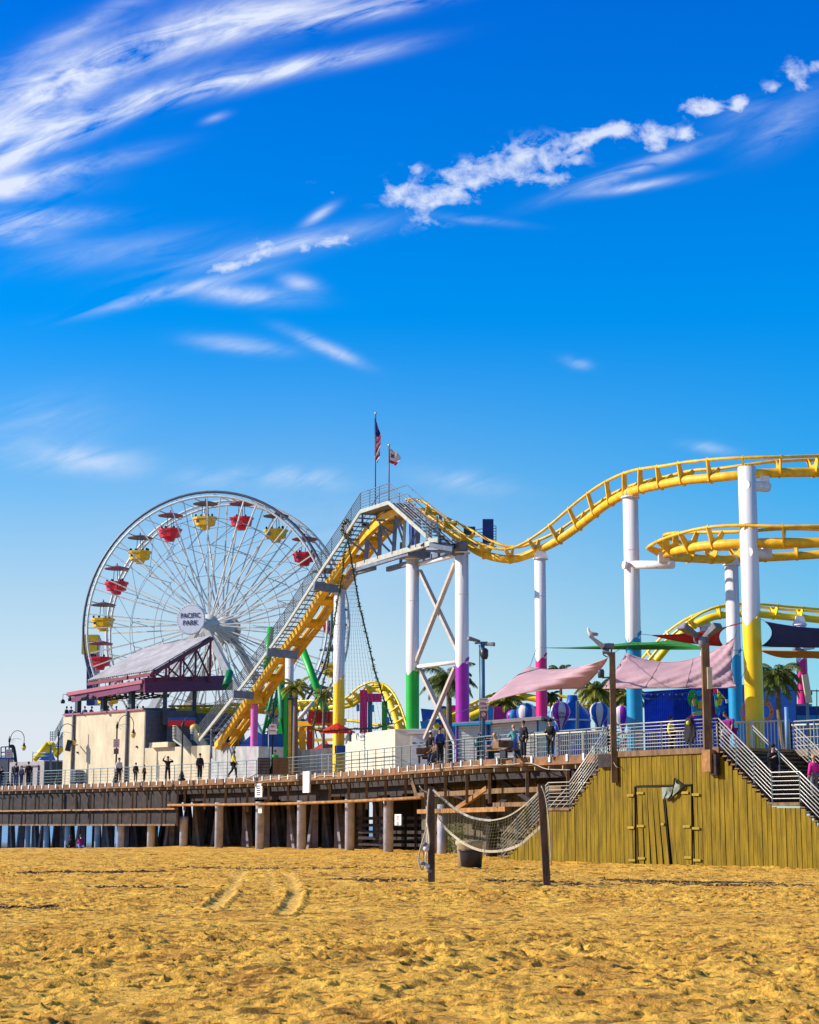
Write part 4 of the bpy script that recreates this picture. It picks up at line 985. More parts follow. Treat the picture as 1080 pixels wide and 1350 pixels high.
# low cream wall and its grey side, continuing right
q0 = b.copy(); tl = hit(276.5, q0, DP)
lw = MB(); zl = P(230, 984.5, (q0 + DP * tl * .5).y).z; a2, b2, c2, d2 = block(lw, q0 + DP * .15, DP, tl - .15, DN, 1.2, DK, zl); lw.build('low_wall', M['stucco'], bl)
MB().bar(q0 + DP * 1.2 + UPZ * (zl + .2), q0 + DP * 3.6 + UPZ * (zl + .2), .8, .4).build('wall_cap', M['stucco'], bl)
q1 = b2.copy(); N5 = Vector((.80, -.25, 0)).normalized()
gw = thing('low_grey_wall', 'long grey plaster wall with a dark stain running right from the cream low wall', 'wall', (q1.x, q1.y, DK))
zg = P(277, 984, q1.y).z; mb = MB(); w1 = P(341, 984, 132.9); w2 = P(376, 985, 132.6); off_ = Vector((.4, 1.0, 0))
for a_, b_ in ((Vector((q1.x + .05, q1.y, zg)), w1), (w1, w2)):
    lo = [Vector((v.x, v.y, DK)) for v in (a_, b_)]; mb.hexa([lo[0], lo[1], lo[1] + off_, lo[0] + off_, a_, b_, b_ + off_, a_ + off_])
mb.build('wall', M['stucco2'], gw)
MB().box(q1 + N5 * .2 - UPZ * 0 + UPZ * (zg / 2 + DK / 2 + .3), (.28, .3, zg - DK + .9)).build('corner_post', M['siding'], gw)
# louvred unit and speaker on the front wall
t = hit(106.3, p0, DP); q = p0 + DP * t - DN * .35
ac = thing('louvred_unit', 'boxy grey louvred unit standing at the foot of the cream wall behind the railing', 'ventilation unit', (q.x, q.y, DK))
MB().box(q + UPZ * (DK + .62), (1.0, .6, 1.24), (DP, DN, UPZ)).build('case', M['siding'], ac)
for k in range(6): MB().box(q - DN * .32 + UPZ * (DK + .2 + k * .18), (.9, .05, .08), (DP, DN, UPZ)).build('louvre', M['dsteel'], ac)
q = P(91, 983, 155.5); sp_ = thing('loudspeaker', 'dark loudspeaker box tilted on the left edge of the cream wall', 'speaker', tuple(q))
MB().box(q, (.42, .4, .95), (Vector((.95, 0, -.2)).normalized(), Vector((0, 1, 0)), Vector((.2, 0, .95)).normalized())).build('cabinet', M['plastic'], sp_)
MB().bar(q, q + Vector((.6, .8, .1)), .08).build('bracket', M['dsteel'], sp_)
# terrace roof: dark slab with rose fascia, posts
def zat(px, py, q): return P(px, py, q.y).z
fr0 = p0 - DN * .9 - DP * .0; ta = hit(87, fr0, DP); tb = hit(186.5, fr0, DP); A = fr0 + DP * ta; B = fr0 + DP * tb; A.z = zat(87, 913.5, A); B.z = zat(186.5, 896.5, B)
tC = hit(303, Vector((B.x, B.y, 0)), DN); C = B + DN * tC; C.z = zat(303, 893, C); Dd = A + DN * 8; Dd.z = A.z + (C.z - B.z)
rf = MB(); rf.hexa([v - UPZ * .35 for v in (A, B, C, Dd)] + [A, B, C, Dd]); rf.build('terrace_roof', M['maroon'], bl)
MB().bar(A - DN * .08 - UPZ * .12, B - DN * .08 - UPZ * .12, .14, .30).build('fascia', M['rose'], bl)
f2 = MB(); f2.bar(A + DP * .6 - DN * .0 - UPZ * .62, B - DP * .3 - UPZ * .55, .12, .42); f2.build('fascia_board', M['plum'], bl)
MB().bar(B + DP * .1 - UPZ * .45, C + DP * .1 - UPZ * .45, .18, 1.25).build('side_fascia', M['plum'], bl)
rw = MB(); rw.bar(B + DP * .23 - UPZ * .30, C + DP * .23 - UPZ * .30, .05, .10); rw.bar(B + DP * .23 - UPZ * .85, C + DP * .23 - UPZ * .85, .05, .08)
rw.build('fascia_trim', M['maroon'], bl)
for px in (101, 135, 172):
    t = hit(px, p0 + DN * .25, DP); q = p0 + DN * .25 + DP * t; MB().box(q + UPZ * ((zt + A.z) / 2 - .1), (.42 if px > 101 else .38, .42, A.z - zt + .4), (DP, DN, UPZ)).build('post', M['navy'] if 0 else M['dsteel'], bl)
for px, off in ((216, 2.0), (255, 7.0)):
    q0_ = Vector((B.x, B.y, 0)); t = hit(px, q0_ - DP * .3, DN); q = q0_ - DP * .3 + DN * t; MB().box(q + UPZ * ((zt + B.z) / 2 - .5), (.32, .32, B.z - zt + 1.0)).build('post', M['dsteel'], bl)
MB().bar(P(190, 944, 158), P(228, 944, 160), .2, 1.4).build('terrace_railing', M['siding'], bl)
MB().box(P(223.5, 945, 151), (1.0, .8, 1.4)).build('hanging_cabinet', M['dsteel'], bl)
for px, py in ((83, 924), (92.5, 921)):
    q = P(px, py, 156); mb = MB(); mb.tube([q + Vector((.35, 0, .55)), q + Vector((0, 0, .55)), q + Vector((0, 0, .1))], .025, 5); mb.lathe(q, [(.16, -.22), (.20, 0), (.07, .14)], 10); mb.build('hanging_lamp', M['iron'], bl)
cl = MB(); r_ = random.Random(5)
for k in range(5):
    y0 = r_.uniform(917, 923); pts = [P(105 + 118 * i / 12, y0 + 2.5 * math.sin(i * 1.3 + k) - i * .35, 154) for i in range(13)]; cl.tube(pts, .05, 5)
cl.build('string_lights', M['dsteel'], bl)
for k in range(16):
    q = P(108 + k * 7.2, 919 + r_.uniform(-2, 3) - k * .25, 153.5 - k * .1); MB().ell(q, (.16, .16, .14), 6, 4).build('lantern', M['dsteel'], bl)
# corrugated canopy roof over the terrace with its truss
A = P(114.5, 897.5, 156); B = P(198.5, 884.3, 148.5); C = P(278.5, 837.5, 153.5); Dq = P(189, 855, 161)
cn = thing('canopy_roof', 'grey corrugated shed roof on a maroon truss above the terrace, in front of the wheel', 'canopy', tuple((A + C) / 2))
mb = MB(); n = 60; nrm = (B - A).cross(Dq - A).normalized(); nrm = nrm if nrm.z > 0 else -nrm
for i in range(n + 1):
    t = i / n; o = nrm * (.06 * (i % 2)); mb.v += [A.lerp(B, t) + o, Dq.lerp(C, t) + o]
for i in range(n): mb._f([2 * i, 2 * i + 2, 2 * i + 3, 2 * i + 1])
for i in range(n + 1):
    t = i / n; o = nrm * (.06 * (i % 2) - .09); mb.v += [A.lerp(B, t) + o, Dq.lerp(C, t) + o]
k0 = 2 * (n + 1)
for i in range(n): mb._f([k0 + 2 * i, k0 + 2 * i + 1, k0 + 2 * i + 3, k0 + 2 * i + 2])
mb.build('roof_sheet', M['corr'], cn)
mr = M['maroon']
MB().bar(A - nrm * .3, B - nrm * .3, .16, .26).build('eave_beam', mr, cn); MB().bar(B - nrm * .3, C - nrm * .3, .2, .3).build('rake_beam', mr, cn)
MB().bar(A - nrm * .3, Dq - nrm * .3, .2, .26).build('rake_beam', mr, cn); MB().bar(Dq - nrm * .3, C - nrm * .3, .2, .26).build('ridge_beam', mr, cn)
zb = P(217, 892.5, 149.5).z - .1
def rk(t): return B.lerp(C, t) - nrm * .3
for k, px in enumerate((201, 217, 236, 256, 276)):
    t = min(1, max(.02, (px - 198.5) / 80)); q = rk(t); MB().bar(q, Vector((q.x, q.y, zb)), .17).build('truss_post', mr, cn)
    MB().bar(q + DP * -3.5, Vector((q.x, q.y, zb)) + DP * -3.5, .12).build('truss_post', mr, cn)
    if k < 4:
        q2 = rk((k + 1) / 4.0 if k < 3 else 1.0); MB().bar(q, Vector((q2.x, q2.y, zb)), .12).build('truss_diagonal', mr, cn); MB().bar(Vector((q.x, q.y, zb)), q2, .09).build('truss_diagonal', mr, cn)
for k in range(5):
    q = A.lerp(B, (k + .5) / 5) - nrm * .35 + DN * .3; MB().bar(q, Vector((q.x, q.y, q.z - 1.0)), .14).build('truss_post', mr, cn)
    MB().bar(Vector((q.x, q.y, q.z - 1.0)), A.lerp(B, min(1, (k + 1.2) / 5)) - nrm * .3 + DN * 1.5, .08).build('truss_diagonal', mr, cn)
q = rk(1); MB().bar(rk(0) * 1.0, Vector((rk(0).x, rk(0).y, zb)), .3).build('truss_post', mr, cn)
# stair flights between terrace and lift foot
st = thing('stair', 'white railed stairs going down beside the grey siding at the foot of the lift hill', 'stair', tuple(P(235, 985, 147)))
for x0, x1, y0, y1 in ((227.5, 247, 957, 984), (251, 268, 959, 984)):
    mb = MB()
    for k in range(9): mb.tube([P(x0, y0 + k * 1.95, 147), P(x0 + 5, y0 + k * 1.95, 147), P(x1 + 5, y1 + k * 1.95 - 4, 145.5)], .035, 5)
    for s in (0, .5, 1): mb.bar(P(x0 + 5 + (x1 - x0) * s, y0 + (y1 - y0 - 4) * s, 146.5), P(x0 + 5 + (x1 - x0) * s, y0 + 17 + (y1 - y0 - 4) * s, 146.5), .05)
    mb.build('railing', M['pale'], st)
MB().hexa([P(228, 976, 147.3), P(250, 992, 146), P(262, 992, 148), P(240, 974, 149.5), P(228, 973, 147.3), P(250, 989, 146), P(262, 989, 148), P(240, 971, 149.5)]).build('flight', M['pale'], st)
kb = thing('operator_booth', 'dark cabin with blue and red bands at the foot of the lift', 'booth', tuple(P(241, 984, 150)))
MB().box(P(240, 962, 151), (2.2, 2.2, 3.0)).build('cabin', M['dsteel'], kb); MB().box(P(240, 948.5, 149.8), (2.3, .3, .32)).build('band', M['blue'], kb); MB().box(P(240, 953.5, 149.7), (2.2, .3, .5)).build('band', M['red'], kb)
MB().ell(P(257, 960, 149), (.42, .42, .36)).build('lamp_globe', M['lamp'], kb)
# -- station mass behind
sb = thing('station_building', 'low dark maroon station deck behind the lift foot and terrace', 'building', tuple(P(270, 1000, 156)))
MB().box(P(262, 975, 158), (7.5, 4, 3.6)).build('wall', M['plum'], sb); MB().box(P(285, 953, 156), (4.2, 3, 1.4)).build('parapet', M['siding'], sb)
MB().bar(P(225, 938, 156), P(330, 936, 156), .15, .5).build('yellow_beam', M['yellow2'], sb)
# -- far left: taupe container, yellow slide frame, landing stair, boom lift
p0 = P(12, 1030, 168); q = Vector((p0.x, p0.y, 0)); t = hit(58.5, q, DP); z1 = P(40, 1004, 166).z
tc_ = thing('container', 'taupe panelled container cabin with two door frames at the far left of the pier', 'container', (q.x, q.y, DK))
mb = MB(); a, b, c, d = block(mb, q, DP, t, DN, 5.5, DK, z1); mb.build('body', M['taupe'], tc_)
MB().hexa([v + DP * .05 + UPZ * DK for v in (b, b + DP * .06, c + DP * .06, c)] + [v + DP * .05 + UPZ * (z1 - .05) for v in (b, b + DP * .06, c + DP * .06, c)]).build('side_panel', M['dsteel'], tc_)
for s, e in ((.10, .26), (.36, .55), (.66, .86)):
    f = MB(); x0 = a + DP * t * s - DN * .06; x1 = a + DP * t * e - DN * .06
    f.bar(x0 + UPZ * DK, x0 + UPZ * (z1 - .4), .12); f.bar(x1 + UPZ * DK, x1 + UPZ * (z1 - .4), .12); f.bar(x0 + UPZ * (z1 - .4), x1 + UPZ * (z1 - .4), .12); f.build('door_frame', M['siding'], tc_)
wl_ = thing('wall', 'pale low wall between taupe container and cream building', 'wall', tuple(P(70, 1030, 160)))
MB().box(P(71, 1020, 166), (1.8, .4, 2.4)).build('panel', M['lav'], wl_)
sl = thing('yellow_ride', 'yellow tubular ride arms with a blue tarp rising behind the taupe container', 'ride', tuple(P(65, 1003, 172)))
for a_, b_, w in (((45, 1002), (64, 980), .42), ((55, 996), (72, 980), .38), ((63, 979), (74, 990), .3), ((60, 1002), (68, 982), .35), ((72, 996), (82, 985), .5), ((50, 992), (62, 1003), .3)): MB().tube([P(*a_, 172), P(*b_, 172)], w / 1.5, 8).build('arm', M['yellow2'], sl)
MB().add([P(51, 1002, 171.5), P(74, 1003, 171.5), P(70, 994, 171.7), P(62, 993, 171.7), P(51, 1002, 173), P(74, 1003, 173), P(70, 994, 173), P(62, 993, 173)], [(0, 1, 2, 3), (7, 6, 5, 4), (0, 4, 5, 1), (1, 5, 6, 2), (2, 6, 7, 3), (3, 7, 4, 0)]).build('tarp', M['blue'], sl)
rl = MB()
for y in (992.5, 997): rl.tube([P(43.5, y, 169), P(70, y - .5, 167)], .03, 5)
rl.bar(P(43.5, 991, 169), P(43, 1004, 169), .05); rl.build('guard_rail', M['steel'], sl)
es = thing('external_stair', 'steep steel stair climbing to the terrace at the left edge of the cream wall', 'stair', tuple(P(72, 1000, 162)))
mb = MB(); mb.hexa([P(72.5, 984, 161), P(83, 984, 159), P(83, 966, 159), P(82, 966, 161), P(72.5, 985, 163), P(83, 985, 162), P(83, 965, 162), P(82, 965, 163)]); mb.build('flight', M['dsteel'], es)
mb = MB()
for k in range(6): mb.tube([P(66.5, 964 + k * 2.3, 161), P(72.5, 964 + k * 2.3, 161), P(83, 945 + k * 2.3, 159)], .03, 5)
for x, y in ((66.5, 964), (69.5, 964), (72.5, 964), (76, 957.5), (80, 950.5)): mb.bar(P(x, y, 161), P(x, y + 13, 161), .05)
mb.build('railing', M['steel'], es)
MB().bar(P(67, 1017, 162.5), P(67, 982, 162.5), .18).build('support_post', M['steel2'], es)
bo = thing('boom_lift', 'blue boom lift basket raised at the far left edge of the pier', 'boom lift', tuple(P(12, 1035, 176)))
mb = MB()
for x0 in (1.5, 7.5, 16): mb.bar(P(x0, 985, 176), P(x0, 1000, 176), .1)
for y in (985, 992, 997): mb.bar(P(1.5, y, 176), P(17, y - 1, 176), .09)
mb.build('basket', M['iron'], bo); MB().bar(P(1, 1000.5, 176), P(17.5, 1000, 176), 1.1, .25).build('basket_floor', M['blue'], bo)
MB().tube(spline([P(13, 984, 176), P(17, 984, 176), P(19, 990, 176), P(21, 1006, 176), P(22, 1030, 176)], 5), .16, 8).build('boom', M['iron'], bo)
MB().box(P(8, 1034, 177), (2.4, 3, 1.2)).build('chassis', M['blue'], bo)
mb = MB(); mb.box(P(3, 1024, 172), (1.6, 2, 3.2)); kio = mb.build('kiosk_wall', M['taupe'], thing('kiosk', 'small pale kiosk cut by the left picture edge behind the railing', 'kiosk', tuple(P(3, 1035, 172))))

# ---------------------------------------------------------------- middle of the pier
# blue tent
bt_ = thing('blue_tent', 'dark blue peaked tent behind the orchid column at the lift foot', 'tent', tuple(P(338, 990, 146)))
def tent(parent, apex, corners, m, name='roof'):
    mb = MB(); n = len(corners); mb.v += [apex] + corners + [c - UPZ * .12 for c in corners]
    for i in range(n): j = (i + 1) % n; mb._f([0, 1 + i, 1 + j]); mb._f([1 + i, n + 1 + i, n + 1 + j, 1 + j])
    mb._f([n + 1 + i for i in range(n)]); return mb.build(name, m, parent)
tent(bt_, P(338, 963, 148), [P(313, 985, 145.5), P(362, 985, 145), P(366, 983, 150), P(318, 982, 150.5)], M['navy'])
for px in (318.5, 366): MB().bar(P(px, 1010, 146), P(px, 974 if px < 350 else 972, 146), .1).build('pole', M['steel2'], bt_)
MB().box(P(338, 995, 148), (2.6, 2.5, 2.0)).build('skirt', M['navy'], bt_)
bp_ = thing('blue_platform', 'low blue barrier platform left of the green and yellow pylon', 'platform', tuple(P(365, 990, 140))); MB().box(P(364, 982, 141), (2.0, 2, 1.6)).build('barrier', M['blue'], bp_)
# arched pipe rack
ar = thing('pipe_gate', 'thin grey pipe frame standing on the grey wall near the ladders', 'frame', tuple(P(288, 985, 143)))
MB().tube(spline([P(279, 1000, 143), P(279, 964, 143), P(281, 962.5, 143), P(296, 961, 143), P(298, 963, 143), P(298, 984, 143)], 4), .08, 6).build('frame', M['steel2'], ar)
# green legged tower ride
gs = thing('tower_ride', 'tall green legged swing ride frame behind the lift hill', 'ride', tuple(P(395, 985, 142)))
for (x0, y0), (x1, y1), w, m_, D in (((397, 851), (437, 958), .52, 'green', 140), ((368, 880), (376, 985), .5, 'dgreen', 143), ((366, 882), (347, 968), .22, 'dgreen', 144), ((371, 885), (352, 975), .18, 'dgreen', 144), ((392, 850), (352, 960), .25, 'dgreen', 146), ((357, 828), (352, 880), .5, 'green', 150), ((303, 886), (298, 905), .55, 'dgreen', 150)):
    MB().tube([P(x0, y0, D), P(x1, y1, D - 1)], w / 1.7, 10).build('leg', M[m_], gs)
mb = MB()
for k in range(6): mb.bar(P(366 - k * 3, 884 + k * 14, 144), P(373 - k * 0, 892 + k * 14, 144), .07); mb.bar(P(372, 884 + k * 14, 144), P(364 - k * 3, 896 + k * 14, 144), .07)
mb.build('lattice', M['dgreen'], gs)
tent(gs, P(370, 945, 142), [P(364, 977, 141), P(374, 977, 141), P(375, 976, 143), P(365, 976, 143)], M['green'], 'cone')
# striped pylon
py_ = thing('striped_pylon', 'pylon of green, golden and blue vertical panels behind the railing', 'pylon', tuple(P(381, 993, 126)))
for x0, x1, ty, m_ in ((374.2, 380, 915, 'green'), (380.2, 384.8, 922, 'yellow'), (385, 387.5, 922, 'blue')):
    a = P(x0, 993, 126); b = P(x1, ty, 126); MB().box(((a.x + b.x) / 2, 126, (b.z + DK) / 2), (b.x - a.x, .7, b.z - DK)).build('panel', M[m_], py_)
MB().ell(P(375.5, 914, 126), (.28, .3, .35)).build('cap', M['green'], py_); tent(py_, P(378, 903, 126), [P(376, 915, 125.9), P(380, 915, 125.9), P(380, 915, 126.3), P(376, 915, 126.3)], M['cyan'], 'spike')
MB().box(P(383.5, 921.5, 125.7), (.38, .2, .15)).build('cap', M['dsteel'], py_)
# red and yellow ride station
rs = thing('red_ride', 'red and yellow ride station with a slatted red car behind the garland', 'ride', tuple(P(425, 990, 138)))
MB().box(P(424, 946, 138), (1.95, 1.5, .85)).build('car', M['red'], rs)
for k in range(7): MB().box(P(415.5 + k * 3, 946, 137.1), (.05, .06, .8)).build('slat', M['maroon'], rs)
MB().bar(P(408.5, 992, 137), P(408.5, 957, 137), .42).build('post', M['red'], rs); MB().bar(P(412, 992, 137.8), P(412, 958, 137.8), .3).build('post', M['yellow2'], rs); MB().bar(P(399, 992, 139), P(399, 958, 139), .5).build('post', M['yellow'], rs)
for y, w in ((953.5, .35), (975.5, .2), (961, .22)): MB().bar(P(393, y + 1, 139), P(455, y - 1, 138), w, w).build('beam', M['yellow2'], rs)
for a_, b_ in (((392, 950), (414, 925)), ((393, 964), (407, 949))): MB().tube([P(*a_, 140), P(*b_, 140)], .16, 8).build('strut', M['wheelw'], rs)
MB().box(P(376, 1005, 140), (5, 2, 1.5)).build('base', M['yellow'], rs)
for k in range(5):   # wheel loading station fence and lower machinery seen through
    MB().tube([P(392 + 6 * k, 930 + 3 * k, 141), P(398 + 8 * k, 990, 141)], .05, 6).build('cable', M['blue' if k % 2 else 'steel2'], rs)
# red canvas tent and umbrella
rt = thing('red_tent', 'pale red pointed tent behind the umbrella pole', 'tent', tuple(P(425, 990, 131)))
tent(rt, P(430, 976, 132), [P(406, 992, 130), P(436, 989, 130), P(438, 988, 134), P(412, 991, 134)], mat('faded_red_canvas', (.62, .08, .05), .7, trans=.2))
MB().box(P(432, 988, 130.5), (.8, .8, .7)).build('counter', M['rose'], rt)
um = thing('umbrella', 'open bright red umbrella in front of the yellow footed column', 'umbrella', tuple(P(443, 993, 120)))
mb = MB(); ap = P(444.5, 953, 120); n = 8; rad = 1.22
for i in range(n): a = 2 * math.pi * i / n + .2; mb.v.append(ap + Vector((math.cos(a) * rad, math.sin(a) * rad, -.58)))
mb.v.append(ap)
for i in range(n): mb._f([i, (i + 1) % n, n])
for i in range(n): a = 2 * math.pi * i / n + .2; mb.v.append(ap + Vector((math.cos(a) * rad * .98, math.sin(a) * rad * .98, -.64)))
mb.v.append(ap - UPZ * .06)
for i in range(n): mb._f([n + 1 + (i + 1) % n, n + 1 + i, 2 * n + 1]); mb._f([i, n + 1 + i, n + 1 + (i + 1) % n, (i + 1) % n])
mb.build('canopy', M['canvasr'], um); MB().tube([P(444, 995, 120), ap], .03, 6).build('pole', M['steel2'], um)
# gate arch of coloured posts
ga = thing('ride_gate', 'gate of magenta, blue and green square posts behind the bulb strings', 'gate', tuple(P(492, 960, 136)))
for x0, x1, y0, y1, m_, D in ((474.5, 484.5, 910, 962, 'crimson', 136), (485, 491, 925, 962, 'cyan', 136.5), (503.5, 511, 925, 964, 'green', 136.2)): 
    a = P(x0, y1, D); b = P(x1, y0, D); MB().box(((a.x + b.x) / 2, D, (b.z + DK) / 2), (b.x - a.x, .6, b.z - DK)).build('post', M[m_], ga)
MB().bar(P(484.5, 920, 136), P(503.3, 920, 136), .5, .6).build('lintel', M['crimson'], ga)
for px, py in ((491.5, 934), (472, 933), (511.5, 950)): MB().box(P(px, py, 135.8), (.22, .3, .5)).build('lamp_box', M['cyan'], ga)
# blue bin beside the column
bb_ = thing('blue_barrier', 'small blue and white barrier at the foot of the yellow column', 'barrier', tuple(P(451, 995, 120))); MB().box(P(450.5, 988, 121), (.9, .2, .5)).build('top', M['blue'], bb_)
for px in (444, 457): MB().bar(P(px, 1012, 121), P(px, 984, 121), .1).build('leg', M['blue'], bb_)
# white rental container
D2c = Vector((.37, -.93, 0)).normalized(); q = P(455.5, 1000, 119.3); q.z = 0; t = hit(521, q, D2c); zc = P(521, 960, (q + D2c * t).y).z
wc_ = thing('white_container', 'white flat-topped container with a printed notice and a side door hood', 'container', (q.x, q.y, DK))
D6 = D2c; t = hit(521, q, D6); e = q + D6 * t; zc = P(521, 961, e.y).z; N6 = Vector((.99, -.12, 0)).normalized(); t2 = hit(586, e, N6)
mb = MB(); f = e + N6 * t2; gq = q + N6 * t2; f = e + N6 * t2
mb.hexa([v + UPZ * DK for v in (q, e, f, gq)] + [v + UPZ * zc for v in (q, e, f, gq)]); mb.build('body', M['offw'], wc_)
sd_ = MB(); u6 = Vector((N6.y, -N6.x, 0)); sd_.bar(e + u6 * .03 + UPZ * (zc - .05), f + u6 * .03 + UPZ * (zc - .05), .06, .1); sd_.build('roof_trim', M['lav'], wc_)
c = P(557, 968, (e.lerp(f, .55)).y) ; c = e + N6 * hit(556, e, N6); zz = zat(556, 966, c)
MB().box(c + u6 * .12 + UPZ * zz, (1.5, .25, .16), (N6, u6, UPZ)).build('door_hood', M['lav'], wc_)
d_ = MB().box(c + u6 * .05 + UPZ * (zz - 1.1), (1.2, .08, 2.0), (N6, u6, UPZ)).build('door', M['lav'], wc_)
for dx in (-.45, 0, .45): MB().box(c + u6 * .11 + N6 * dx + UPZ * (zz - .62), (.2, .04, .07), (N6, u6, UPZ)).build('hinge', M['dsteel'], d_)
c = q + D6 * hit(462, q, D6); MB().box(c - N6 * .05 + UPZ * zat(462, 971.5, c), (.42, .2, .5), (D6, N6, UPZ)).build('window', M['dsteel'], wc_)
c = q + D6 * hit(478, q, D6) ; z = zat(478, 971.5, c); nb = Vector((-D6.y, D6.x, 0)); nb = nb if nb.y < 0 else -nb
text('lettering', 'EVENT', .16, c + D6 * .02 + nb * .03 + UPZ * (z + .22), D6, wc_, mat('blue_grey_print', (.18, .22, .42), .6), .005, .002)
text('lettering', 'RENTAL', .24, c + D6 * .02 + nb * .03 + UPZ * (z + .02), D6, wc_, MATS['blue_grey_print'], .005, .004)
mb = MB(); mb.bar(c - D6 * .45 + nb * .03 + UPZ * (z - .22), c + D6 * .5 + nb * .03 + UPZ * (z - .22), .01, .03); mb.build('underline', MATS['blue_grey_print'], wc_)
c2 = c - D6 * .85; lg_ = MB(); 
lg_.tube([c2 + nb * .03 + D6 * (.2 * math.cos(a)) + UPZ * (z + .05 + .22 * math.sin(a)) for a in [k * .35 for k in range(13)]], .03, 5); lg_.build('emblem', MATS['blue_grey_print'], wc_)
# bright blue & yellow shapes of the kiddie rides
kr = thing('slide_ride', 'jumble of blue wave panels and yellow slide rails behind the braced columns', 'ride', tuple(P(590, 970, 126)))
def slab(pts, D, m_, name, parent, th=.5): MB().prism([P(x, y, D) for x, y in pts], (0, th, 0)).build(name, M[m_], parent)
slab([(555, 934), (575, 936), (574, 944), (567, 948), (557, 951)], 125, 'blue', 'panel', kr); slab([(554, 951), (567, 949), (577, 953), (580, 962), (556, 962)], 124.5, 'cyan', 'panel', kr)
slab([(574, 948), (590, 950), (600, 958), (600, 980), (572, 980)], 126, 'blue', 'panel', kr); slab([(596, 958), (601, 952), (605, 950), (604, 976), (597, 976)], 120, 'cyan', 'panel', kr)
MB().lathe(P(584.5, 939, 122), [(.42, -.1), (.42, .1)], 24, ax=(.25, -1, 0)).build('disc', M['blue'], kr); MB().lathe(P(584.3, 939, 121.8), [(.24, -.1), (.24, .12)], 16, ax=(.25, -1, 0)).build('disc_emblem', M['yellow2'], kr)
MB().tube(spline([P(583, 951, 123), P(590, 946, 123), P(600, 941, 123), P(607, 938, 123)], 4), .11, 8).build('slide_rail', M['yellow2'], kr); MB().tube(spline([P(574, 955, 122), P(577, 959, 122), P(584, 963, 122), P(592, 957, 122)], 4), .22, 8).build('slide_rail', M['yellow2'], kr)
slab([(580, 916), (583.5, 914), (583, 930), (579, 931)], 124, 'orange', 'fin', kr, .2); slab([(584, 948), (592, 930), (593, 952)], 127, 'cyan', 'fin', kr)
MB().bar(P(583.5, 982, 116), P(583.5, 948, 116), .13).build('red_pole', M['red'], kr)
pk = thing('pink_hall', 'bright pink arched roof ride building behind the booths', 'building', tuple(P(650, 960, 124)))
slab([(592, 932), (597, 929.5), (604, 930.5), (606, 950), (594, 950)], 128, 'magenta', 'roof', pk, 6); slab([(606, 940), (620, 932), (634, 929), (650, 945), (650, 958), (606, 958)], 127, 'magenta', 'roof', pk, 6); slab([(652, 931), (660, 931.5), (673, 936), (676, 942), (674, 957), (651, 957)], 121, 'magenta', 'roof', pk, 6)
slab([(643, 931), (651, 932), (650, 957), (644, 957)], 119.5, 'cyan', 'tower', pk, 1); slab([(671, 934), (682, 933), (682, 950), (671, 950)], 124, 'blue', 'panel', pk, 1)
MB().tube(spline([P(618, 946, 117), P(630, 941, 117), P(641, 935, 117)], 4), .26, 12).build('slide_tube', M['yellow2'], pk); MB().tube([P(611, 938, 116), P(623, 934, 116), P(630, 929, 116)], .05, 6).build('cable', M['yellow2'], pk)
MB().ell(P(624, 955, 118), (.5, .6, .9)).build('dome', M['blue'], pk)
# white booths
def booth(lab, x0, x1, yt0, yt1, D, ax, dep, trim, hgt, left_side=False):
    q = P(x0, yt0, D); z = q.z; q = Vector((q.x, q.y, 0)); t = hit(x1, q, ax); nr = Vector((-ax.y, ax.x, 0)); nr = nr if nr.y > 0 else -nr
    th = thing('booth', lab, 'booth', (q.x, q.y, DK)); e = q + ax * t; z1 = zat(x1, yt1, e)
    nn = 14; sb_ = MB()
    sb_.hexa([v + UPZ * DK for v in (q, e, e + nr * dep, q + nr * dep)] + [q + UPZ * z, e + UPZ * z1, e + nr * dep + UPZ * z1, q + nr * dep + UPZ * z])
    w = sb_.build('wall', M['offw'], th); 
    for k in range(nn):
        zz = lambda s, b: b + (DK - b) * s
        s = (k + .5) / nn; MB().bar(q - nr * .02 + UPZ * zz(s, z), e - nr * .02 + UPZ * zz(s, z1), .03, .10).build('siding_board', M['lav'], w) 
    MB().bar(q - nr * .15 - ax * .2 + UPZ * (z + .06), e - nr * .15 + ax * .3 + UPZ * (z1 + .06), .5, .13).build('roof_edge', M[trim], th)
    rf_ = MB(); a_, b_, c_, d_ = q - nr * .3 - ax * .2, e - nr * .3 + ax * .3, e + nr * dep + ax * .3, q + nr * dep - ax * .2
    rf_.hexa([a_ + UPZ * (z + .13), b_ + UPZ * (z1 + .13), c_ + UPZ * (z1 + .13), d_ + UPZ * (z + .13), a_ + UPZ * (z + .2), b_ + UPZ * (z1 + .2), c_ + UPZ * (z1 + .2), d_ + UPZ * (z + .2)]); rf_.build('roof', M['taupe'], th)
    for q_ in (q, e): MB().bar(q_ - nr * .06 + UPZ * DK, q_ - nr * .06 + UPZ * (z if q_ is q else z1), .1).build('corner_trim', M['blue'], th)
    return th
booth('small cream booth with a bright blue roof edge, left of the fire lane post', 603, 643, 957.5, 955, 103, Vector((.95, -.3, 0)).normalized(), 3, 'cyan', 2.3)
booth('larger white sided booth left of the crimson column', 646, 710, 955, 949.5, 102.5, Vector((.93, -.36, 0)).normalized(), 3, 'taupe', 2.5)
# second cream building strip seen behind the railing (ticket hall wall) between the grey wall and the container
pw = thing('panel_fence', 'fence of cream and grey panels behind the railing, left of the white container', 'fence', tuple(P(415, 1010, 124)))
r_ = random.Random(8); x = 377
while x < 457:
    w = r_.uniform(6, 12); D = 129 - (x - 377) * .09; a = P(x, 1015, D); b = P(x + w - .6, 994, D); m_ = r_.choice(['offw', 'taupe', 'lav', 'corr', 'offw']); MB().box(((a.x + b.x) / 2, D, DK + .9), (b.x - a.x, .12, 1.8 if x < 440 else 1.5)).build('panel', M[m_], pw); x += w
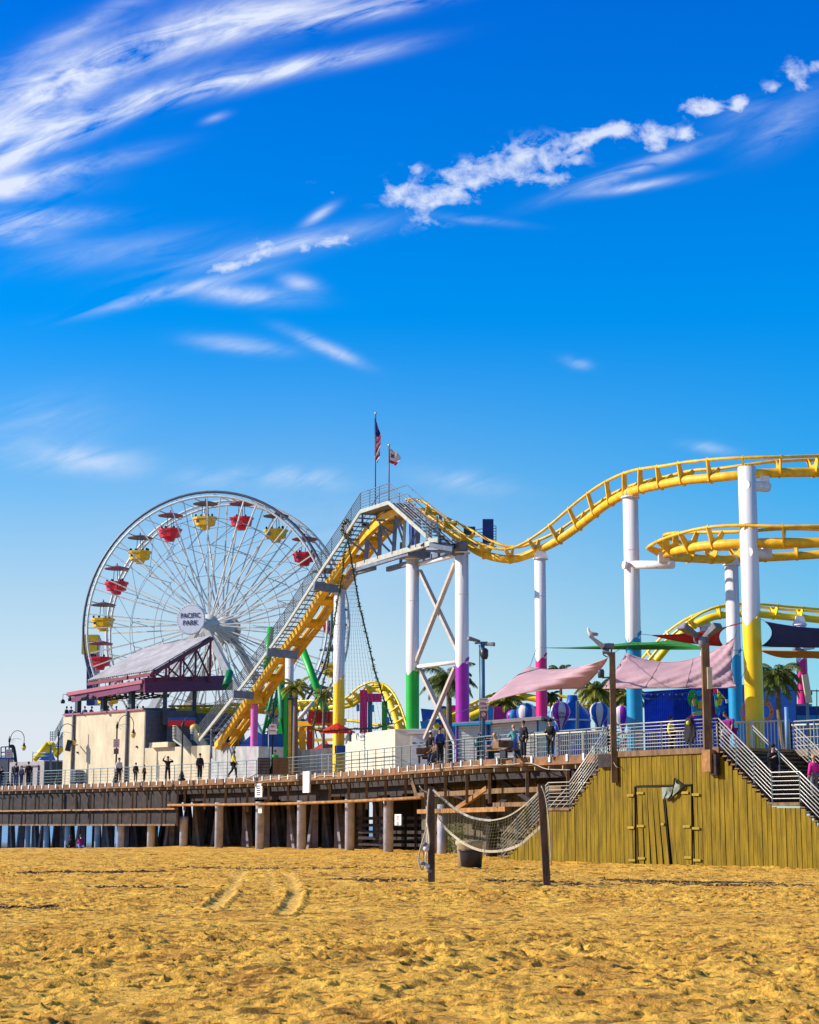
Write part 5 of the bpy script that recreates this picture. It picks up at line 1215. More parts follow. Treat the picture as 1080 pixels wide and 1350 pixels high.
# picket fences
def picket(lab, pts, h, sp=.17, m_='offw', lower=.12):
    q = [Vector((p.x, p.y, DK)) for p in pts]; th = thing('picket_fence', lab, 'fence', tuple(q[0])); rs_ = resample(q, sp)
    mb = MB()
    for p in rs_: mb.box(p + UPZ * (h / 2), (.045, .045, h - .1))
    o = mb.build('pickets', M[m_], th, kind='stuff')
    r2 = MB(); r2.tube([p + UPZ * h for p in q], .05, 6); r2.build('top_rail', M[m_], th); r2 = MB(); r2.tube([p + UPZ * lower for p in q], .03, 6); r2.build('bottom_rail', M[m_], th)
    for p in resample(q, 2.2): MB().bar(p, p + UPZ * (h + .08), .1).build('post', M[m_], th)
    return th
picket('long white picket fence in front of the balloon ride', [P(700, 1000, 101), P(752, 1000, 98.5), P(806, 1000, 96)], 1.55)
picket('white picket fence right of the first one, behind the jacket hung on the rail', [P(806, 1000, 96), P(870, 1000, 93.5), P(940, 1000, 92)], 1.35, .16)
picket('white picket fence at the top of the right stairs, behind the bending person', [P(947, 1000, 89), P(990, 1000, 88), P(1041, 1000, 87)], 1.55, .17)
picket('white picket fence right of the slim blue post', [P(1043, 1000, 90), P(1100, 1000, 89), P(1150, 1000, 88.5)], 1.5, .17)
# ---------------------------------------------------------------- balloon ride
br = thing('balloon_ride', 'balloon ride with striped purple, blue and white balloons round a blue tower', 'ride', tuple(P(757, 985, 112)))
MB().lathe(Vector((P(755, 950, 112).x, 112, DK)), [(2.6, 0), (2.6, .5), (1.15, .6), (1.15, 1.9), (1.35, 2.0), (1.35, 2.3), (1.1, 2.4), (1.1, 3.1), (.75, 3.6), (.35, 4.1), (.3, 4.5)], 24).build('tower', M['blue'], br)
for z in (2.2, 2.9, 1.5): MB().lathe(Vector((P(755, 950, 112).x, 112, DK)), [(1.38 if z < 2.5 else 1.14, z), (1.38 if z < 2.5 else 1.14, z + .1)], 24).build('tower_band', M['lav'], br)
MB().lathe(Vector((P(755, 950, 112).x, 112, DK)), [(6, .0), (6, .25)], 32).build('base', M['cyan'], br)
for px, py, rp_, D, cols, ph in ((739, 938, 13, 107, ('purple', 'lav'), .5), (790, 938, 12.5, 107, ('blue', 'lav'), .35), (694, 940, 13.5, 108, ('lav', 'blue'), .6), (676.5, 944, 8.5, 114, ('purple', 'cyan'), .2), (766, 943, 12.5, 116, ('purple', 'lav'), .9), (820, 942, 12, 110, ('lav', 'purple'), .45), (706, 941, 10, 116, ('lav', 'purple'), .1), (799, 942, 10.5, 116, ('lav', 'purple'), .1), (728, 945, 9, 118, ('cyan', 'lav'), .3)):
    mb = MB(); c = P(px, py, D); r = rp_ * D / F; prof = [(.02, 1.0), (.40, .93), (.74, .70), (.95, .35), (1.0, 0), (.93, -.38), (.74, -.78), (.50, -1.15), (.32, -1.45), (.26, -1.75), (.24, -2.05)]
    n = 32; mb.smooth = True
    for q, z in prof:
        for j in range(n):
            a = 2 * math.pi * j / n + ph; g = 1 - .035 * (j % 4 == 0); mb.v.append(c + Vector((q * r * g * math.cos(a), q * r * g * math.sin(a), z * r)))
    for i in range(len(prof) - 1):
        for j in range(n): mb.m = (j // 4) % 2; mb._f([i * n + j, i * n + (j + 1) % n, (i + 1) * n + (j + 1) % n, (i + 1) * n + j])
    bo_ = mb.build('balloon', [M[cols[0]], M[cols[1]]], br); mb = MB(); mb.lathe(c - UPZ * (2.05 * r), [(.28 * r, -.05), (.28 * r, .05)], 16)
    for j in range(4): a = j * 1.57; mb.bar(c + Vector((.22 * r * math.cos(a), .22 * r * math.sin(a), -2.05 * r)), c + Vector((.4 * math.cos(a), .4 * math.sin(a), -2.05 * r - .35)), .03)
    mb.lathe(c - UPZ * (2.05 * r + .9), [(.38, 0), (.5, .1), (.55, .6), (.5, .62)], 12); mb.build('basket', M['cyan'], bo_)
text('lettering', "IT'S", .2, P(741, 941, 106.25), (1, .1, 0), br, M['ink'], .01, .004); text('lettering', 'FUN', .2, P(741, 945.5, 106.3), (1, .1, 0), br, M['ink'], .01, .004)
MB().bar(P(761.5, 985, 104), P(761.5, 924, 104), .16).build('post', M['steel'], thing('post', 'plain steel post standing between two balloons', 'post', tuple(P(761.5, 985, 104))))
# blue peaked canopy roof and yellow frames behind balloons
nv = thing('blue_canopy', 'low blue canopy roof behind the balloons and the dark wooden post', 'canopy', tuple(P(790, 950, 124)))
MB().prism([P(758, 932, 124), P(790, 924, 124), P(830, 918, 124), P(845, 930, 124), P(800, 931, 124)], (0, 3, 0)).build('roof', M['navy'], nv)
for px in (770, 835): MB().bar(P(px, 1000, 125), P(px, 929, 125), .15).build('post', M['blue'], nv)
# blue corrugated hall with bright cut-out shapes
bh = thing('blue_hall', 'royal blue corrugated hall decorated with colourful cut-out shapes', 'building', tuple(P(905, 985, 106)))
z0 = DK; A = P(849, 912, 108); B = P(972, 903, 104); ax = (Vector((B.x, B.y, 0)) - Vector((A.x, A.y, 0))).normalized(); nr = Vector((-ax.y, ax.x, 0))
mb = MB(); n = 96; L_ = (Vector((B.x, B.y, 0)) - Vector((A.x, A.y, 0))).length
for i in range(n + 1):
    t = i / n; q = A.lerp(B, t); o = nr * (-.09 * (i % 2)); top = q.z; mb.v += [Vector((q.x, q.y, z0)) + o, Vector((q.x, q.y, top)) + o]
for i in range(n): mb._f([2 * i, 2 * i + 2, 2 * i + 3, 2 * i + 1])
k0 = len(mb.v); a_, b_ = Vector((A.x, A.y, 0)), Vector((B.x, B.y, 0)); mb.hexa([v + UPZ * z0 for v in (a_ + nr * .05, b_ + nr * .05, b_ + nr * 7, a_ + nr * 7)] + [a_ + nr * .05 + UPZ * A.z, b_ + nr * .05 + UPZ * B.z, b_ + nr * 7 + UPZ * (B.z + .6), a_ + nr * 7 + UPZ * (A.z + .6)])
mb.build('wall', mat('royal_blue_metal', (.008, .06, .46), .45, .1, var=.2), bh)
def cut(pts, m_, D=103.5, name='cut_out', th=.12, ph=bh): return MB().prism([P(x, y, D) for x, y in pts], (0, th, 0)).build(name, M[m_], ph)
def circ(cx, cy, rx, ry, n=20): return [(cx + rx * math.cos(2 * math.pi * i / n), cy + ry * math.sin(2 * math.pi * i / n)) for i in range(n)]
cut(circ(913.5, 920.5, 6.5, 11.5), 'green', 104); cut([(912.5, 922), (925, 920), (930, 925), (930, 943), (912.5, 943)], 'cyan', 103.7); cut(circ(922.5, 914, 5, 5.5), 'navy', 103.9); cut(circ(922.5, 914, 3.6, 4.2), 'cyan', 103.85)
cut([(914, 920), (918, 922), (919, 929), (915, 931), (913.5, 926)], 'orange', 103.5); cut(circ(918.5, 925.5, 2.6, 3.5), 'green', 103.45); 
for k in range(5): cut([(921 + k * 1.7, 924.5), (922.2 + k * 1.7, 924.5), (922.2 + k * 1.7, 934), (921 + k * 1.7, 934)], 'yellow', 103.5)
cut([(908, 945.5), (913, 941.5), (919, 946)], 'crimson', 103.4); cut([(920, 943.5), (930, 938), (930, 943.5)], 'green', 103.3)
for k in range(3): cut([(914, 939 + k * 2), (922, 938 + k * 2), (930, 935.5 + k * 2), (930, 936.3 + k * 2), (922, 938.8 + k * 2), (914, 939.8 + k * 2)], 'yellow2', 103.2)
cut([(934, 906), (947, 905), (947, 945), (934, 945)], 'plum', 103.9); cut([(941.5, 905), (946.5, 905), (944, 917), (941.5, 915)], 'crimson', 103.6)
cut([(942, 915), (950, 915), (946, 923), (948.5, 945), (944, 941)], 'cyan', 103.5); cut([(946, 908.5), (958, 922), (951, 924), (947, 918)], 'yellow2', 103.4); cut(circ(949, 926, 5, 9), 'green', 103.35); cut(circ(949, 926, 3.9, 7.6), 'yellow', 103.3)
st_ = []
for i in range(10): a = math.pi / 2 + i * math.pi / 5; q = 9 if i % 2 == 0 else 4; st_.append((952.5 + q * .8 * math.cos(a), 934 - q * 1.2 * math.sin(a)))
cut(st_, 'blue', 102.9); cut([(957, 922), (960.5, 921.5), (960, 927), (957.5, 927)], 'lav', 103)
bs = MB(); r_ = random.Random(2)
for y in (914.5, 920.5): bs.tube([P(850 + 11 * i, y + 1.2 * math.sin(i * 2.1), 102) for i in range(11)], .02, 4)
bs.build('string_light_cable', M['dsteel'], bh)
mb = MB()
for k in range(26): mb.ell(P(851 + k * 4.1, 916 + 6 * (k % 2), 101.9), (.05, .05, .07), 6, 4)
mb.build('string_light_bulbs', M['dsteel'], bh, kind='stuff')
# dark navy building at right with orange lattice rings, cable and yellow pennant tent
nb_ = thing('navy_building', 'flat navy building with orange ring ornaments at the right edge', 'building', tuple(P(1030, 990, 112)))
a = P(973, 932, 114); MB().box(((P(973, 0, 114).x + P(1078, 0, 114).x) / 2, 116, (P(1030, 931, 114).z + DK) / 2), (P(1078, 930, 114).x - P(973, 930, 114).x, 4, P(1030, 931, 114).z - DK)).build('wall', M['navy'], nb_)
MB().bar(P(1000, 929.5, 113), P(1070, 929.5, 113), .3, .12).build('roof_edge', M['steel'], nb_)
for px, py in ((985.5, 940), (1010.5, 938)):
    rg = MB(); c = P(px, py, 97)
    for rr_ in (.36, .24): rg.tube([c + Vector((rr_ * .9 * math.cos(a), 0, rr_ * 1.6 * math.sin(a))) for a in [k * .35 for k in range(19)]], .045, 6)
    for k in range(10): a = k * .63; rg.bar(c + Vector((.22 * math.cos(a), 0, .38 * math.sin(a))), c + Vector((.33 * math.cos(a), 0, .58 * math.sin(a))), .04)
    rg.build('ring_ornament', M['orange'], nb_)
MB().box(P(1058, 965, 113), (10, 1, 2.0)).build('lower_wall', M['cyan'], nb_)
yt = thing('yellow_tent', 'pointed yellow tent top above the navy building', 'tent', tuple(P(1045, 930, 120))); tent(yt, P(1048.5, 913, 121), [P(1036, 930, 119), P(1051, 930, 119), P(1051, 929, 123), P(1037, 929, 123)], M['yellow2']); MB().bar(P(1047, 930, 121), P(1047, 910, 121), .05).build('mast', M['steel2'], yt)
ln = thing('string_light_line', 'horizontal line of hanging bulbs on thin poles behind the palm at right', 'string lights', tuple(P(1040, 930, 105)))
MB().tube([P(1008, 910.5, 105), P(1045, 910, 105), P(1100, 911.5, 105)], .035, 5).build('cable', M['dsteel'], ln)
for px in (1023.5, 1050, 1077): MB().bar(P(px, 955, 105), P(px, 909, 105), .045).build('pole', M['dsteel'], ln)
for px in (1017, 1033, 1060, 1070): MB().lathe(P(px, 913.5, 105), [(.04, -.12), (.06, 0), (.02, .1)], 6).build('bulb', M['dsteel'], ln)
# mass that closes the view of sea under and behind the pier at right
# ---------------------------------------------------------------- plank walled platform with two stairs
pf = thing('plank_platform', 'olive plank walled platform with sagging double doors and stairs at both ends', 'platform', tuple(WS(850, 0)))
PROF = [(661, 1134), (723, 1069), (724, 1067), (752, 1067), (753, 1064), (803, 992), (804, 991), (945, 985.5), (950, 993), (1018, 1060), (1020, 1062), (1056, 1062), (1060, 1068), (1140, 1148)]
def prof_z(px):
    for (a, ya), (b, yb) in zip(PROF, PROF[1:]):
        if a <= px <= b: y = ya + (yb - ya) * (px - a) / (b - a); return WP(px, y).z
    return 0
s0 = (WS(664, 0) - WA).dot(WD); s1 = (WS(1135, 0) - WA).dot(WD)
def px_of(q): return 540 + F * (q.x / q.y) / (1 / math.cos(TH)) * 1.0 if 0 else None
def s_to_px(s):
    lo, hi = 600, 1200
    for _ in range(30):
        m_ = (lo + hi) / 2
        if (WS(m_, 0) - WA).dot(WD) < s: lo = m_
        else: hi = m_
    return lo
pm = MB(); bt2 = MB(); rr = random.Random(21); s = s0; bc = MB()
zd = WP(875, 1036.5).z
while s < s1:
    w = rr.uniform(.24, .31); px = s_to_px(s + w / 2); zt = prof_z(px) - .10; z0 = -.9; off = rr.uniform(-.012, .012); tl = rr.uniform(-.012, .012)
    if 837.5 < px < 911.5: z0 = zd + .06
    q = WA + WD * s; a = q - WN * (.03 + off); b = q + WD * (w - .03); b = b - WN * (.03 + off); tt = WD * tl
    pm.hexa([a + UPZ * z0, b + UPZ * z0, b + WN * .06 + UPZ * z0, a + WN * .06 + UPZ * z0, a + tt + UPZ * zt, b + tt + UPZ * zt, b + tt + WN * .06 + UPZ * zt, a + tt + WN * .06 + UPZ * zt])
    s += w
pm.build('planking', M['olive'], pf)
q0 = WS(664, -1, .10)
for a, b in zip(range(664, 1130, 12), range(676, 1142, 12)):
    A_, B_ = WS(a, -1, .12), WS(b, -1, .12); zt = min(prof_z(a + .1), prof_z(min(b, 1139))) - .2; bc.bar(Vector((A_.x, A_.y, (zt - 1) / 2)), Vector((B_.x, B_.y, (zt - 1) / 2)), .04, zt + 1)
bc.build('backing', M['gap'], pf)
def door(x0, x1, yb, skew, lab, rev=False):
    mb = MB(); n = 5; z1 = zd + .0; r5 = random.Random(int(x0))
    for k in range(n):
        a = WS(x0 + (x1 - x0) * (k + .04) / n, 0, -.045); b = WS(x0 + (x1 - x0) * (k + .96) / n, 0, -.045); sk_ = WD * skew * (n - k - .5 if rev else k + .5) / n
        t = z1 - r5.uniform(.03, .06)
        mb.hexa([a + sk_ + UPZ * -.35, b + sk_ + UPZ * -.35, b + sk_ + WN * .05 - UPZ * .35, a + sk_ + WN * .05 - UPZ * .35, a + UPZ * t, b + UPZ * t, b + WN * .05 + UPZ * t, a + WN * .05 + UPZ * t])
    return mb.build('door', M['olive'], pf, lab)
dl = door(838.8, 872, 1140, .42, 'left door leaf of warped olive planks'); dr_ = door(875.5, 910.5, 1141, .46, 'right door leaf', True)
MB().prism([WP(x, y, -.012) for x, y in ((871.5, 1040), (876, 1040), (884, 1146), (878, 1146))], WN * .01).build('door_gap', M['gap'], pf)
fr = MB(); 
for a, b in (((837.2, 1037.5), (838, 1146)), ((911.8, 1034.5), (913, 1146)), ((836.6, 1037.4), (912.4, 1034.4))): fr.bar(WP(*a, -.05), WP(*b, -.05), .06)
fr.build('door_frame', M['gap'], pf)
for px, py, d in ((831, 1048.5, None), (844, 1045.5, dl), (831.5, 1091, None), (844.5, 1089, dl), (833, 1134, None), (846, 1131.5, dl), (903, 1045, dr_), (917, 1047.5, None), (905, 1089.5, dr_), (917.5, 1092, None), (907, 1130.5, dr_), (919, 1134, None), (873.5, 1086.5, dl)):
    MB().box(WP(px, py, -.10), (.44 if px != 873.5 else .2, .03, .11), (WD, WN, UPZ)).build('hinge_plate', M['oliveb'], d or pf)
tp = thing('torn_tarp', 'torn grey tarp scrap caught over the top of the broken doors', 'tarp', tuple(WP(885, 1040, -.2)))
for poly in ([(872.5, 1038), (880, 1037.8), (887, 1037.2), (886, 1043), (884, 1049), (881, 1052), (878, 1055), (876, 1051), (874, 1054), (873, 1048)], [(889.5, 1028), (892, 1033), (896, 1034.5), (901.5, 1037), (896, 1041), (886.5, 1049.5), (888.5, 1040)]):
    MB().prism([WP(x, y, -.10 - .09 * (i % 3)) for i, (x, y) in enumerate(poly)], WN * .02).build('cloth_piece', mat('grey_green_tarp', (.22, .25, .20), .7, var=.3, vs=5, bump=.5), tp)
e_ = MB(); e_.bar(WP(889, 1026, -.16), WP(903, 1037, -.16), .05); e_.bar(WP(901, 1037, -.17), WP(882, 1055.5, -.17), .06); e_.bar(WP(889, 1027, -.15), WP(888, 1039, -.16), .05); e_.build('black_edge', M['gap'], tp)
# deck edge board
MB().bar(WS(803, DK - .11, -.06), WS(949, DK - .11, -.06), .12, .26).build('edge_board', M['wood'], pf)
MB().bar(WS(803, DK - .01, .0) - WD * .0, WS(803, DK - .01, 0) + WN * .9, .12, .16).build('edge_board', M['wood'], pf)
MB().bar(WS(949, DK - .06) + WD * .05, WS(949, DK - .06) + WN * 4.6 + WD * .05, .10, .14).build('edge_board', M['woodo'], pf)
# stair flights
def flight(p, q, depth, name='step', off=0.0):   # p top nosing, q bottom nosing (points of the wall plane)
    n = max(2, round(abs(p.z - q.z) / .19)); run = Vector((q.x - p.x, q.y - p.y, 0)); mb = MB(); rb_ = MB()
    for k in range(n):
        a = p + run * (k / n); b = p + run * ((k + 1.12) / n); z = p.z - (p.z - q.z) * (k + 1) / n
        for m_, (zz, th) in ((mb, (z, .06)),):
            m_.hexa([v + WN * o_ + UPZ * (h - v.z) for h in (zz - th, zz) for v, o_ in ((a, -.07), (b, -.07), (b, depth), (a, depth))])
        rb_.hexa([v + WN * o_ + UPZ * (h - v.z) for h in (z - .1, z + (p.z - q.z) / n - .06) for v, o_ in ((a, -.02), (a + run * .02, -.02), (a + run * .02, depth), (a, depth))])
    mb.build(name, M['wood'], pf); rb_.build('risers', M['woodd'], pf)
    MB().bar(p - UPZ * .28 + WN * depth, q - UPZ * .28 + WN * depth, .08, .4).build('stringer', M['woodd'], pf)
Lt = WS(803); Ll = WP(752, 1064.5); Lr = WP(724, 1066); Lr.z = Ll.z; Lb = WP(662, 1134)
flight(Lt, Ll, 1.5); flight(Lr, Lb, 1.5)
def slab3(a, b, dep, z, th, name, m_): MB().hexa([v + WN * o_ + UPZ * (h - v.z) for h in (z - th, z) for v, o_ in ((a, -.08), (b, -.08), (b, dep), (a, dep))]).build(name, m_, pf)
slab3(Lr, Ll, 1.5, Ll.z, .14, 'landing', M['wood'])
Rt = WS(949); Rl = WP(1019, 1058); Rr = WP(1056, 1058); Rr.z = Rl.z; Rb = Rr + (Rl - Rt) * (Rl.z + .25) / (Rt.z - Rl.z); Rb.z = -.25
flight(Rt, Rl, 4.6); flight(Rr, Rb, 4.6); slab3(Rl, Rr, 4.6, Rl.z, .14, 'landing', M['wood'])
def railrun(pts, h=1.2, nb=7, name='railing', parent=pf, pos_step=1.5, r=.021, lo=.16, thick=.032):
    g = MB()
    for k in range(nb): z = lo + (h - lo) * k / (nb - 1); g.tube([p + UPZ * z for p in pts], thick if k == nb - 1 else r, 5)
    o = g.build(name, M['rails'], parent)
    for a, b in zip(pts, pts[1:]):
        n = max(1, round((b - a).length / pos_step))
        for i in range(n): q = a.lerp(b, i / n); MB().bar(q, q + UPZ * h, .055).build('post', M['steel'], o)
    MB().bar(pts[-1], pts[-1] + UPZ * h, .055).build('post', M['steel'], o)
M['rails'] = mat('bright_rail_steel', (.48, .46, .42), .38, .35, var=.15, vs=5)
o1 = -WN * .02
railrun([Lt + o1, Ll + o1, Lr + o1, Lb + o1]); railrun([Lt + WN * 1.45, Ll + WN * 1.45, Lr + WN * 1.45, Lb + WN * 1.45], nb=3, lo=.5)
railrun([Lt + o1, WS(873, DK, -.02), Rt + o1], 1.25, 8)
railrun([Rt + o1, Rl + o1, Rr + o1, Rb + o1], 1.25)
railrun([Rt + WN * 2.1, Rl + WN * 2.1, Rr + WN * 2.1, Rb + WN * 2.1], 1.0, 2, 'handrail', lo=.85, pos_step=2.2)
railrun([Rt + WN * 4.55, Rl + WN * 4.55, Rr + WN * 4.55, Rb + WN * 4.55], 1.25)
railrun([Rt + WN * 4.55, Rt + WN * 4.55 + WD * 7], 1.25, 4)
# ---------------------------------------------------------------- posts and floodlights
def flood(parent, c, d, sc=1.0, name='floodlight'):
    d = Vector(d).normalized(); s = d.cross(UPZ).normalized(); u = s.cross(d)
    mb = MB(); w = .22 * sc; mb.hexa([c + s * a * w * k + u * b * w * .55 * k + d * e for e, k in ((-.42 * sc, .5), (.42 * sc, 1.0)) for a, b in ((-1, -1), (1, -1), (1, 1), (-1, 1))])
    o = mb.build(name, M['siding'], parent); MB().hexa([c + s * a * w * .85 + u * b * w * .45 + d * e for e in (.42 * sc, .44 * sc) for a, b in ((-1, -1), (1, -1), (1, 1), (-1, 1))]).build('lens', M['siding'], o)
    return o
def wood_post(lab, px, ytop, ybot, D, w=.27, off=-.25):
    c = P(px, ytop, D); th = thing('light_post', lab, 'light post', (c.x, c.y, P(px, ybot, D).z)); b = P(px, ybot, D); b.x = c.x; b.y = c.y
    MB().bar(b, c, w).build('post', M['wood'], th); return th, c, b
q = WP(807, 1000, -.25); th, c, b = wood_post('tall wooden post with curved lamp head and a gull, left corner of the plank platform', 807, 860, 1032, q.y)
MB().box(WP(800, 1003, -.12), (.9, .3, .6), (WD, WN, UPZ)).build('bracket_block', M['woodd'], th)
flood(th, P(787, 846, q.y), (.75, -.1, -.62), 1.0); flood(th, P(800, 855, q.y), (-.2, -.6, -.7), .7)
mb = MB(); mb.tube(spline([P(806, 866, q.y), P(797, 858, q.y), P(798, 850, q.y), P(793, 851, q.y)], 4), .04, 6); mb.tube(spline([P(806, 862, q.y), P(806, 850, q.y), P(800, 849, q.y)], 4), .045, 6); mb.tube(spline([P(800, 866, q.y), P(795, 862, q.y), P(796, 852, q.y)], 4), .03, 6); mb.build('bracket_arm', M['siding'], th)
MB().box(P(803, 851.5, q.y), (.45, .25, .22)).build('junction_box', M['siding'], th)
MB().tube([P(804, 893, q.y), P(794, 893.5, q.y)], .04, 6).build('camera_arm', M['siding'], th); MB().lathe(P(792.5, 888, q.y), [(.15, -.2), (.16, .1), (.12, .2)], 10).build('camera', M['dsteel'], th)
MB().tube(spline([WP(805, 992, -.2), WP(808, 1002, -.25), WP(812, 1010, -.3), WP(815, 1012, -.25)], 4), .02, 5).build('cable_end', M['rope'], th)
gl = P(780.5, 836.5, q.y)
gu = thing('seagull', 'grey and white gull standing on the lamp head of the left wooden post', 'gull', tuple(P(780.5, 841.5, q.y)))
mb = MB(); mb.smooth = True; mb.tube([gl + Vector(v) for v in ((.30, 0, -.06), (.20, 0, -.02), (.05, 0, 0), (-.10, 0, .06), (-.16, 0, .17), (-.16, 0, .27), (-.18, 0, .33))], .1, 10, rr=[.015, .05, .115, .105, .06, .055, .03]); mb.build('body', mat('gull_white', (.7, .7, .7), .7), gu)
mb = MB(); mb.ell(gl + Vector((.10, -.09, .02)), (.20, .03, .07), 10, 6); mb.ell(gl + Vector((.10, .09, .02)), (.20, .03, .07), 10, 6); mb.build('wing', mat('gull_grey', (.22, .23, .26), .7), gu)
MB().lathe(gl + Vector((-.20, 0, .27)), [(.02, 0), (.004, .08)], 6, ax=(-1, 0, -.1)).build('beak', M['yellow2'], gu); mb = MB(); mb.bar(gl + Vector((.02, -.03, -.08)), gl + Vector((.02, -.03, -.2)), .015); mb.bar(gl + Vector((.02, .03, -.08)), gl + Vector((.02, .03, -.2)), .015); mb.build('leg', M['orange'], gu)
q = WP(930, 1000, -.25); th, c, b = wood_post('leaning wooden post with twin floodlights and a beige tube, middle of the platform railing', 929.5, 848, 1000, q.y, .33)
MB().box(WP(934, 1003, -.3), (.50, .3, .95), (WD, WN, UPZ)).build('bracket_block', M['woodo'], th); MB().box(WP(943, 1008, -.2), (.35, .25, .9), (WD, WN, UPZ)).build('bracket_block', M['woodd'], th)
flood(th, P(909, 832, q.y), (-.8, -.5, .45), 1.15); flood(th, P(937.5, 833, q.y), (.6, -.7, .55), 1.15)
mb = MB(); mb.tube(spline([P(927, 851, q.y), P(917, 846, q.y), P(915, 838, q.y), P(913, 834, q.y)], 4), .05, 6); mb.tube(spline([P(927, 851, q.y), P(933, 845, q.y), P(933, 838, q.y), P(936, 836, q.y)], 4), .05, 6); mb.ell(P(926, 847, q.y), (.2, .2, .28)); mb.build('bracket_arm', M['siding'], th)
MB().box(P(935.5, 894, q.y - .2), (.2, .25, .95)).build('tube_light', mat('beige_case', (.55, .47, .32), .5), th)
th = thing('light_post', 'slim blue post with two floodlights, a camera and the fire lane sign', 'light post', tuple(PZ(637, 1001.5, DK) + Vector((0, .9, 0)))); c0 = PZ(637, 1001.5, DK) + Vector((0.05, .9, 0)); D = c0.y
MB().tube([c0, Vector((c0.x, c0.y, P(0, 846, D).z))], .12, 10).build('post', mat('blue_grey_post', (.05, .14, .26), .5, .2), th)
MB().tube([c0 + Vector((-.17, 0, 0)), Vector((c0.x - .17, c0.y, P(0, 850, D).z))], .035, 6).build('conduit', M['steel2'], th)
flood(th, P(625, 843.5, D), (-.9, -.3, .2), .8); flood(th, P(643.5, 849.5, D), (.9, -.3, 0), .8); MB().bar(P(626, 848, D), P(643, 847, D), .1).build('cross_arm', M['siding'], th); MB().lathe(P(638.5, 862, D), [(.16, -.28), (.22, -.1), (.22, .2), (.12, .3)], 12).build('camera', M['plastic'], th)
bd = MB().box(P(637.5, 928.5, D - .2), (.48, .03, .66)).build('sign_board', M['signw'], th)
text('lettering', 'NO PARKING', .065, P(637.5, 922.5, D - .22), (1, 0, 0), bd, M['signr'], .003, .001); text('lettering', 'FIRE', .19, P(637.5, 928, D - .22), (1, 0, 0), bd, M['signr'], .003, .006); text('lettering', 'LANE', .17, P(637.5, 933.3, D - .22), (1, 0, 0), bd, M['signr'], .003, .006)
b2 = MB().box(P(637.8, 942, D - .2), (.34, .03, .38)).build('sign_board', M['siding'], th); MB().lathe(P(637.8, 942, D - .22), [(.13, 0), (.13, .02)], 20, ax=(0, -1, 0)).build('disc', M['signw'], b2)
rg = MB(); rg.tube([P(637.8, 942, D - .245) + Vector((.12 * math.cos(a), 0, .12 * math.sin(a))) for a in [k * .35 for k in range(19)]], .014, 5); rg.bar(P(637.8, 942, D - .245) + Vector((-.08, 0, .08)), P(637.8, 942, D - .245) + Vector((.08, 0, -.08)), .022); rg.build('prohibition_ring', M['signr'], b2)
th = thing('light_post', 'slim grey post with two lamp heads and a beige tube at the right edge', 'light post', tuple(P(1066, 1000, 86))); D = 86
MB().tube([P(1066, 1000, D), P(1064, 895, D)], .07, 8).build('post', M['steel2'], th); MB().box(P(1064, 908, D - .1), (.28, .2, 1.35), (Vector((.99, 0, .12)).normalized(), Vector((0, 1, 0)), Vector((-.12, 0, .99)).normalized())).build('tube_light', MATS['beige_case'], th)
th = thing('light_post', 'pair of small lamp heads on the crimson column behind the mustard sail', 'lamps', tuple(P(1057, 856, 114))); flood(th, P(1053, 856, 113), (-.9, -.3, .1), .8); flood(th, P(1066, 855, 113), (.9, -.3, .2), .8)
# small blue post among the fences, right
th = thing('post', 'slim light blue post at the top of the right stairs', 'post', tuple(WS(948) + WN * 4.3)); q = WS(948) + WN * 4.35; MB().tube([q, q + UPZ * 1.9], .09, 8).build('post', mat('light_blue_paint', (.16, .30, .52), .5), th)
# ---------------------------------------------------------------- shade sails
def sail(lab, cs, sags, m, fold=.05, n=26, rip=7.0, seed=0, cables=True):
    """cs: 4 corners (px, py, D); sags: pixel offset of each edge's middle (dx, dy)"""
    th = thing('shade_sail', lab, 'shade sail', tuple(P(*cs[0]))); mb = MB(); mb.smooth = True
    def edge(i, t):
        a, b = cs[i], cs[(i + 1) % 4]; k = 4 * t * (1 - t); sx, sy = sags[i]
        return (a[0] + (b[0] - a[0]) * t + sx * k, a[1] + (b[1] - a[1]) * t + sy * k, a[2] + (b[2] - a[2]) * t)
    for i in range(n + 1):
        v = i / n
        for j in range(n + 1):
            u = j / n; e0 = edge(0, u); e1 = edge(1, v); e2 = edge(2, 1 - u); e3 = edge(3, 1 - v)
            p = [(1 - v) * e0[k] + v * e2[k] + (1 - u) * e3[k] + u * e1[k] - ((1 - u) * (1 - v) * cs[0][k] + u * (1 - v) * cs[1][k] + u * v * cs[2][k] + (1 - u) * v * cs[3][k]) for k in range(3)]
            w = 4 * u * (1 - u); q = P(*p); q.y += -1.1 * w * 4 * v * (1 - v) * .6 + fold * math.sin(rip * (u * 2 + v * 1.3) * 2 + seed) * (1 - w * .55) + fold * .6 * math.sin(31 * u + 9 * v + seed) * (v ** 2 + (1 - v) ** 4)
            mb.v.append(q)
    for i in range(n):
        for j in range(n): mb._f([i * (n + 1) + j, i * (n + 1) + j + 1, (i + 1) * (n + 1) + j + 1, (i + 1) * (n + 1) + j])
    o = mb.build('cloth', m, th); md = o.modifiers.new('thick', 'SOLIDIFY'); md.thickness = .012
    for u_ in ((.3, .62) if m is M['sailp'] else ()):
        j_ = round(u_ * n); MB().tube([mb.v[i * (n + 1) + j_] - Vector((0, .012, 0)) for i in range(n + 1)], .014, 4).build('seam', MATS.get('seam_thread') or mat('seam_thread', (.34, .24, .27), .8), th)
    hm = MB()
    for i in range(4):
        hm.tube([P(*edge(i, t / 12)) for t in range(13)], .022, 5)
    hm.build('hem', mat('sail_hem_' + m.name, tuple(x * .55 for x in m.node_tree.nodes['Color Ramp'].color_ramp.elements[1].color[:3]), .7), th)
    return th
def cab(th, a, b, r=.014): MB().tube([P(*a), P(*b)], r, 4).build('cable', M['dsteel'], th)
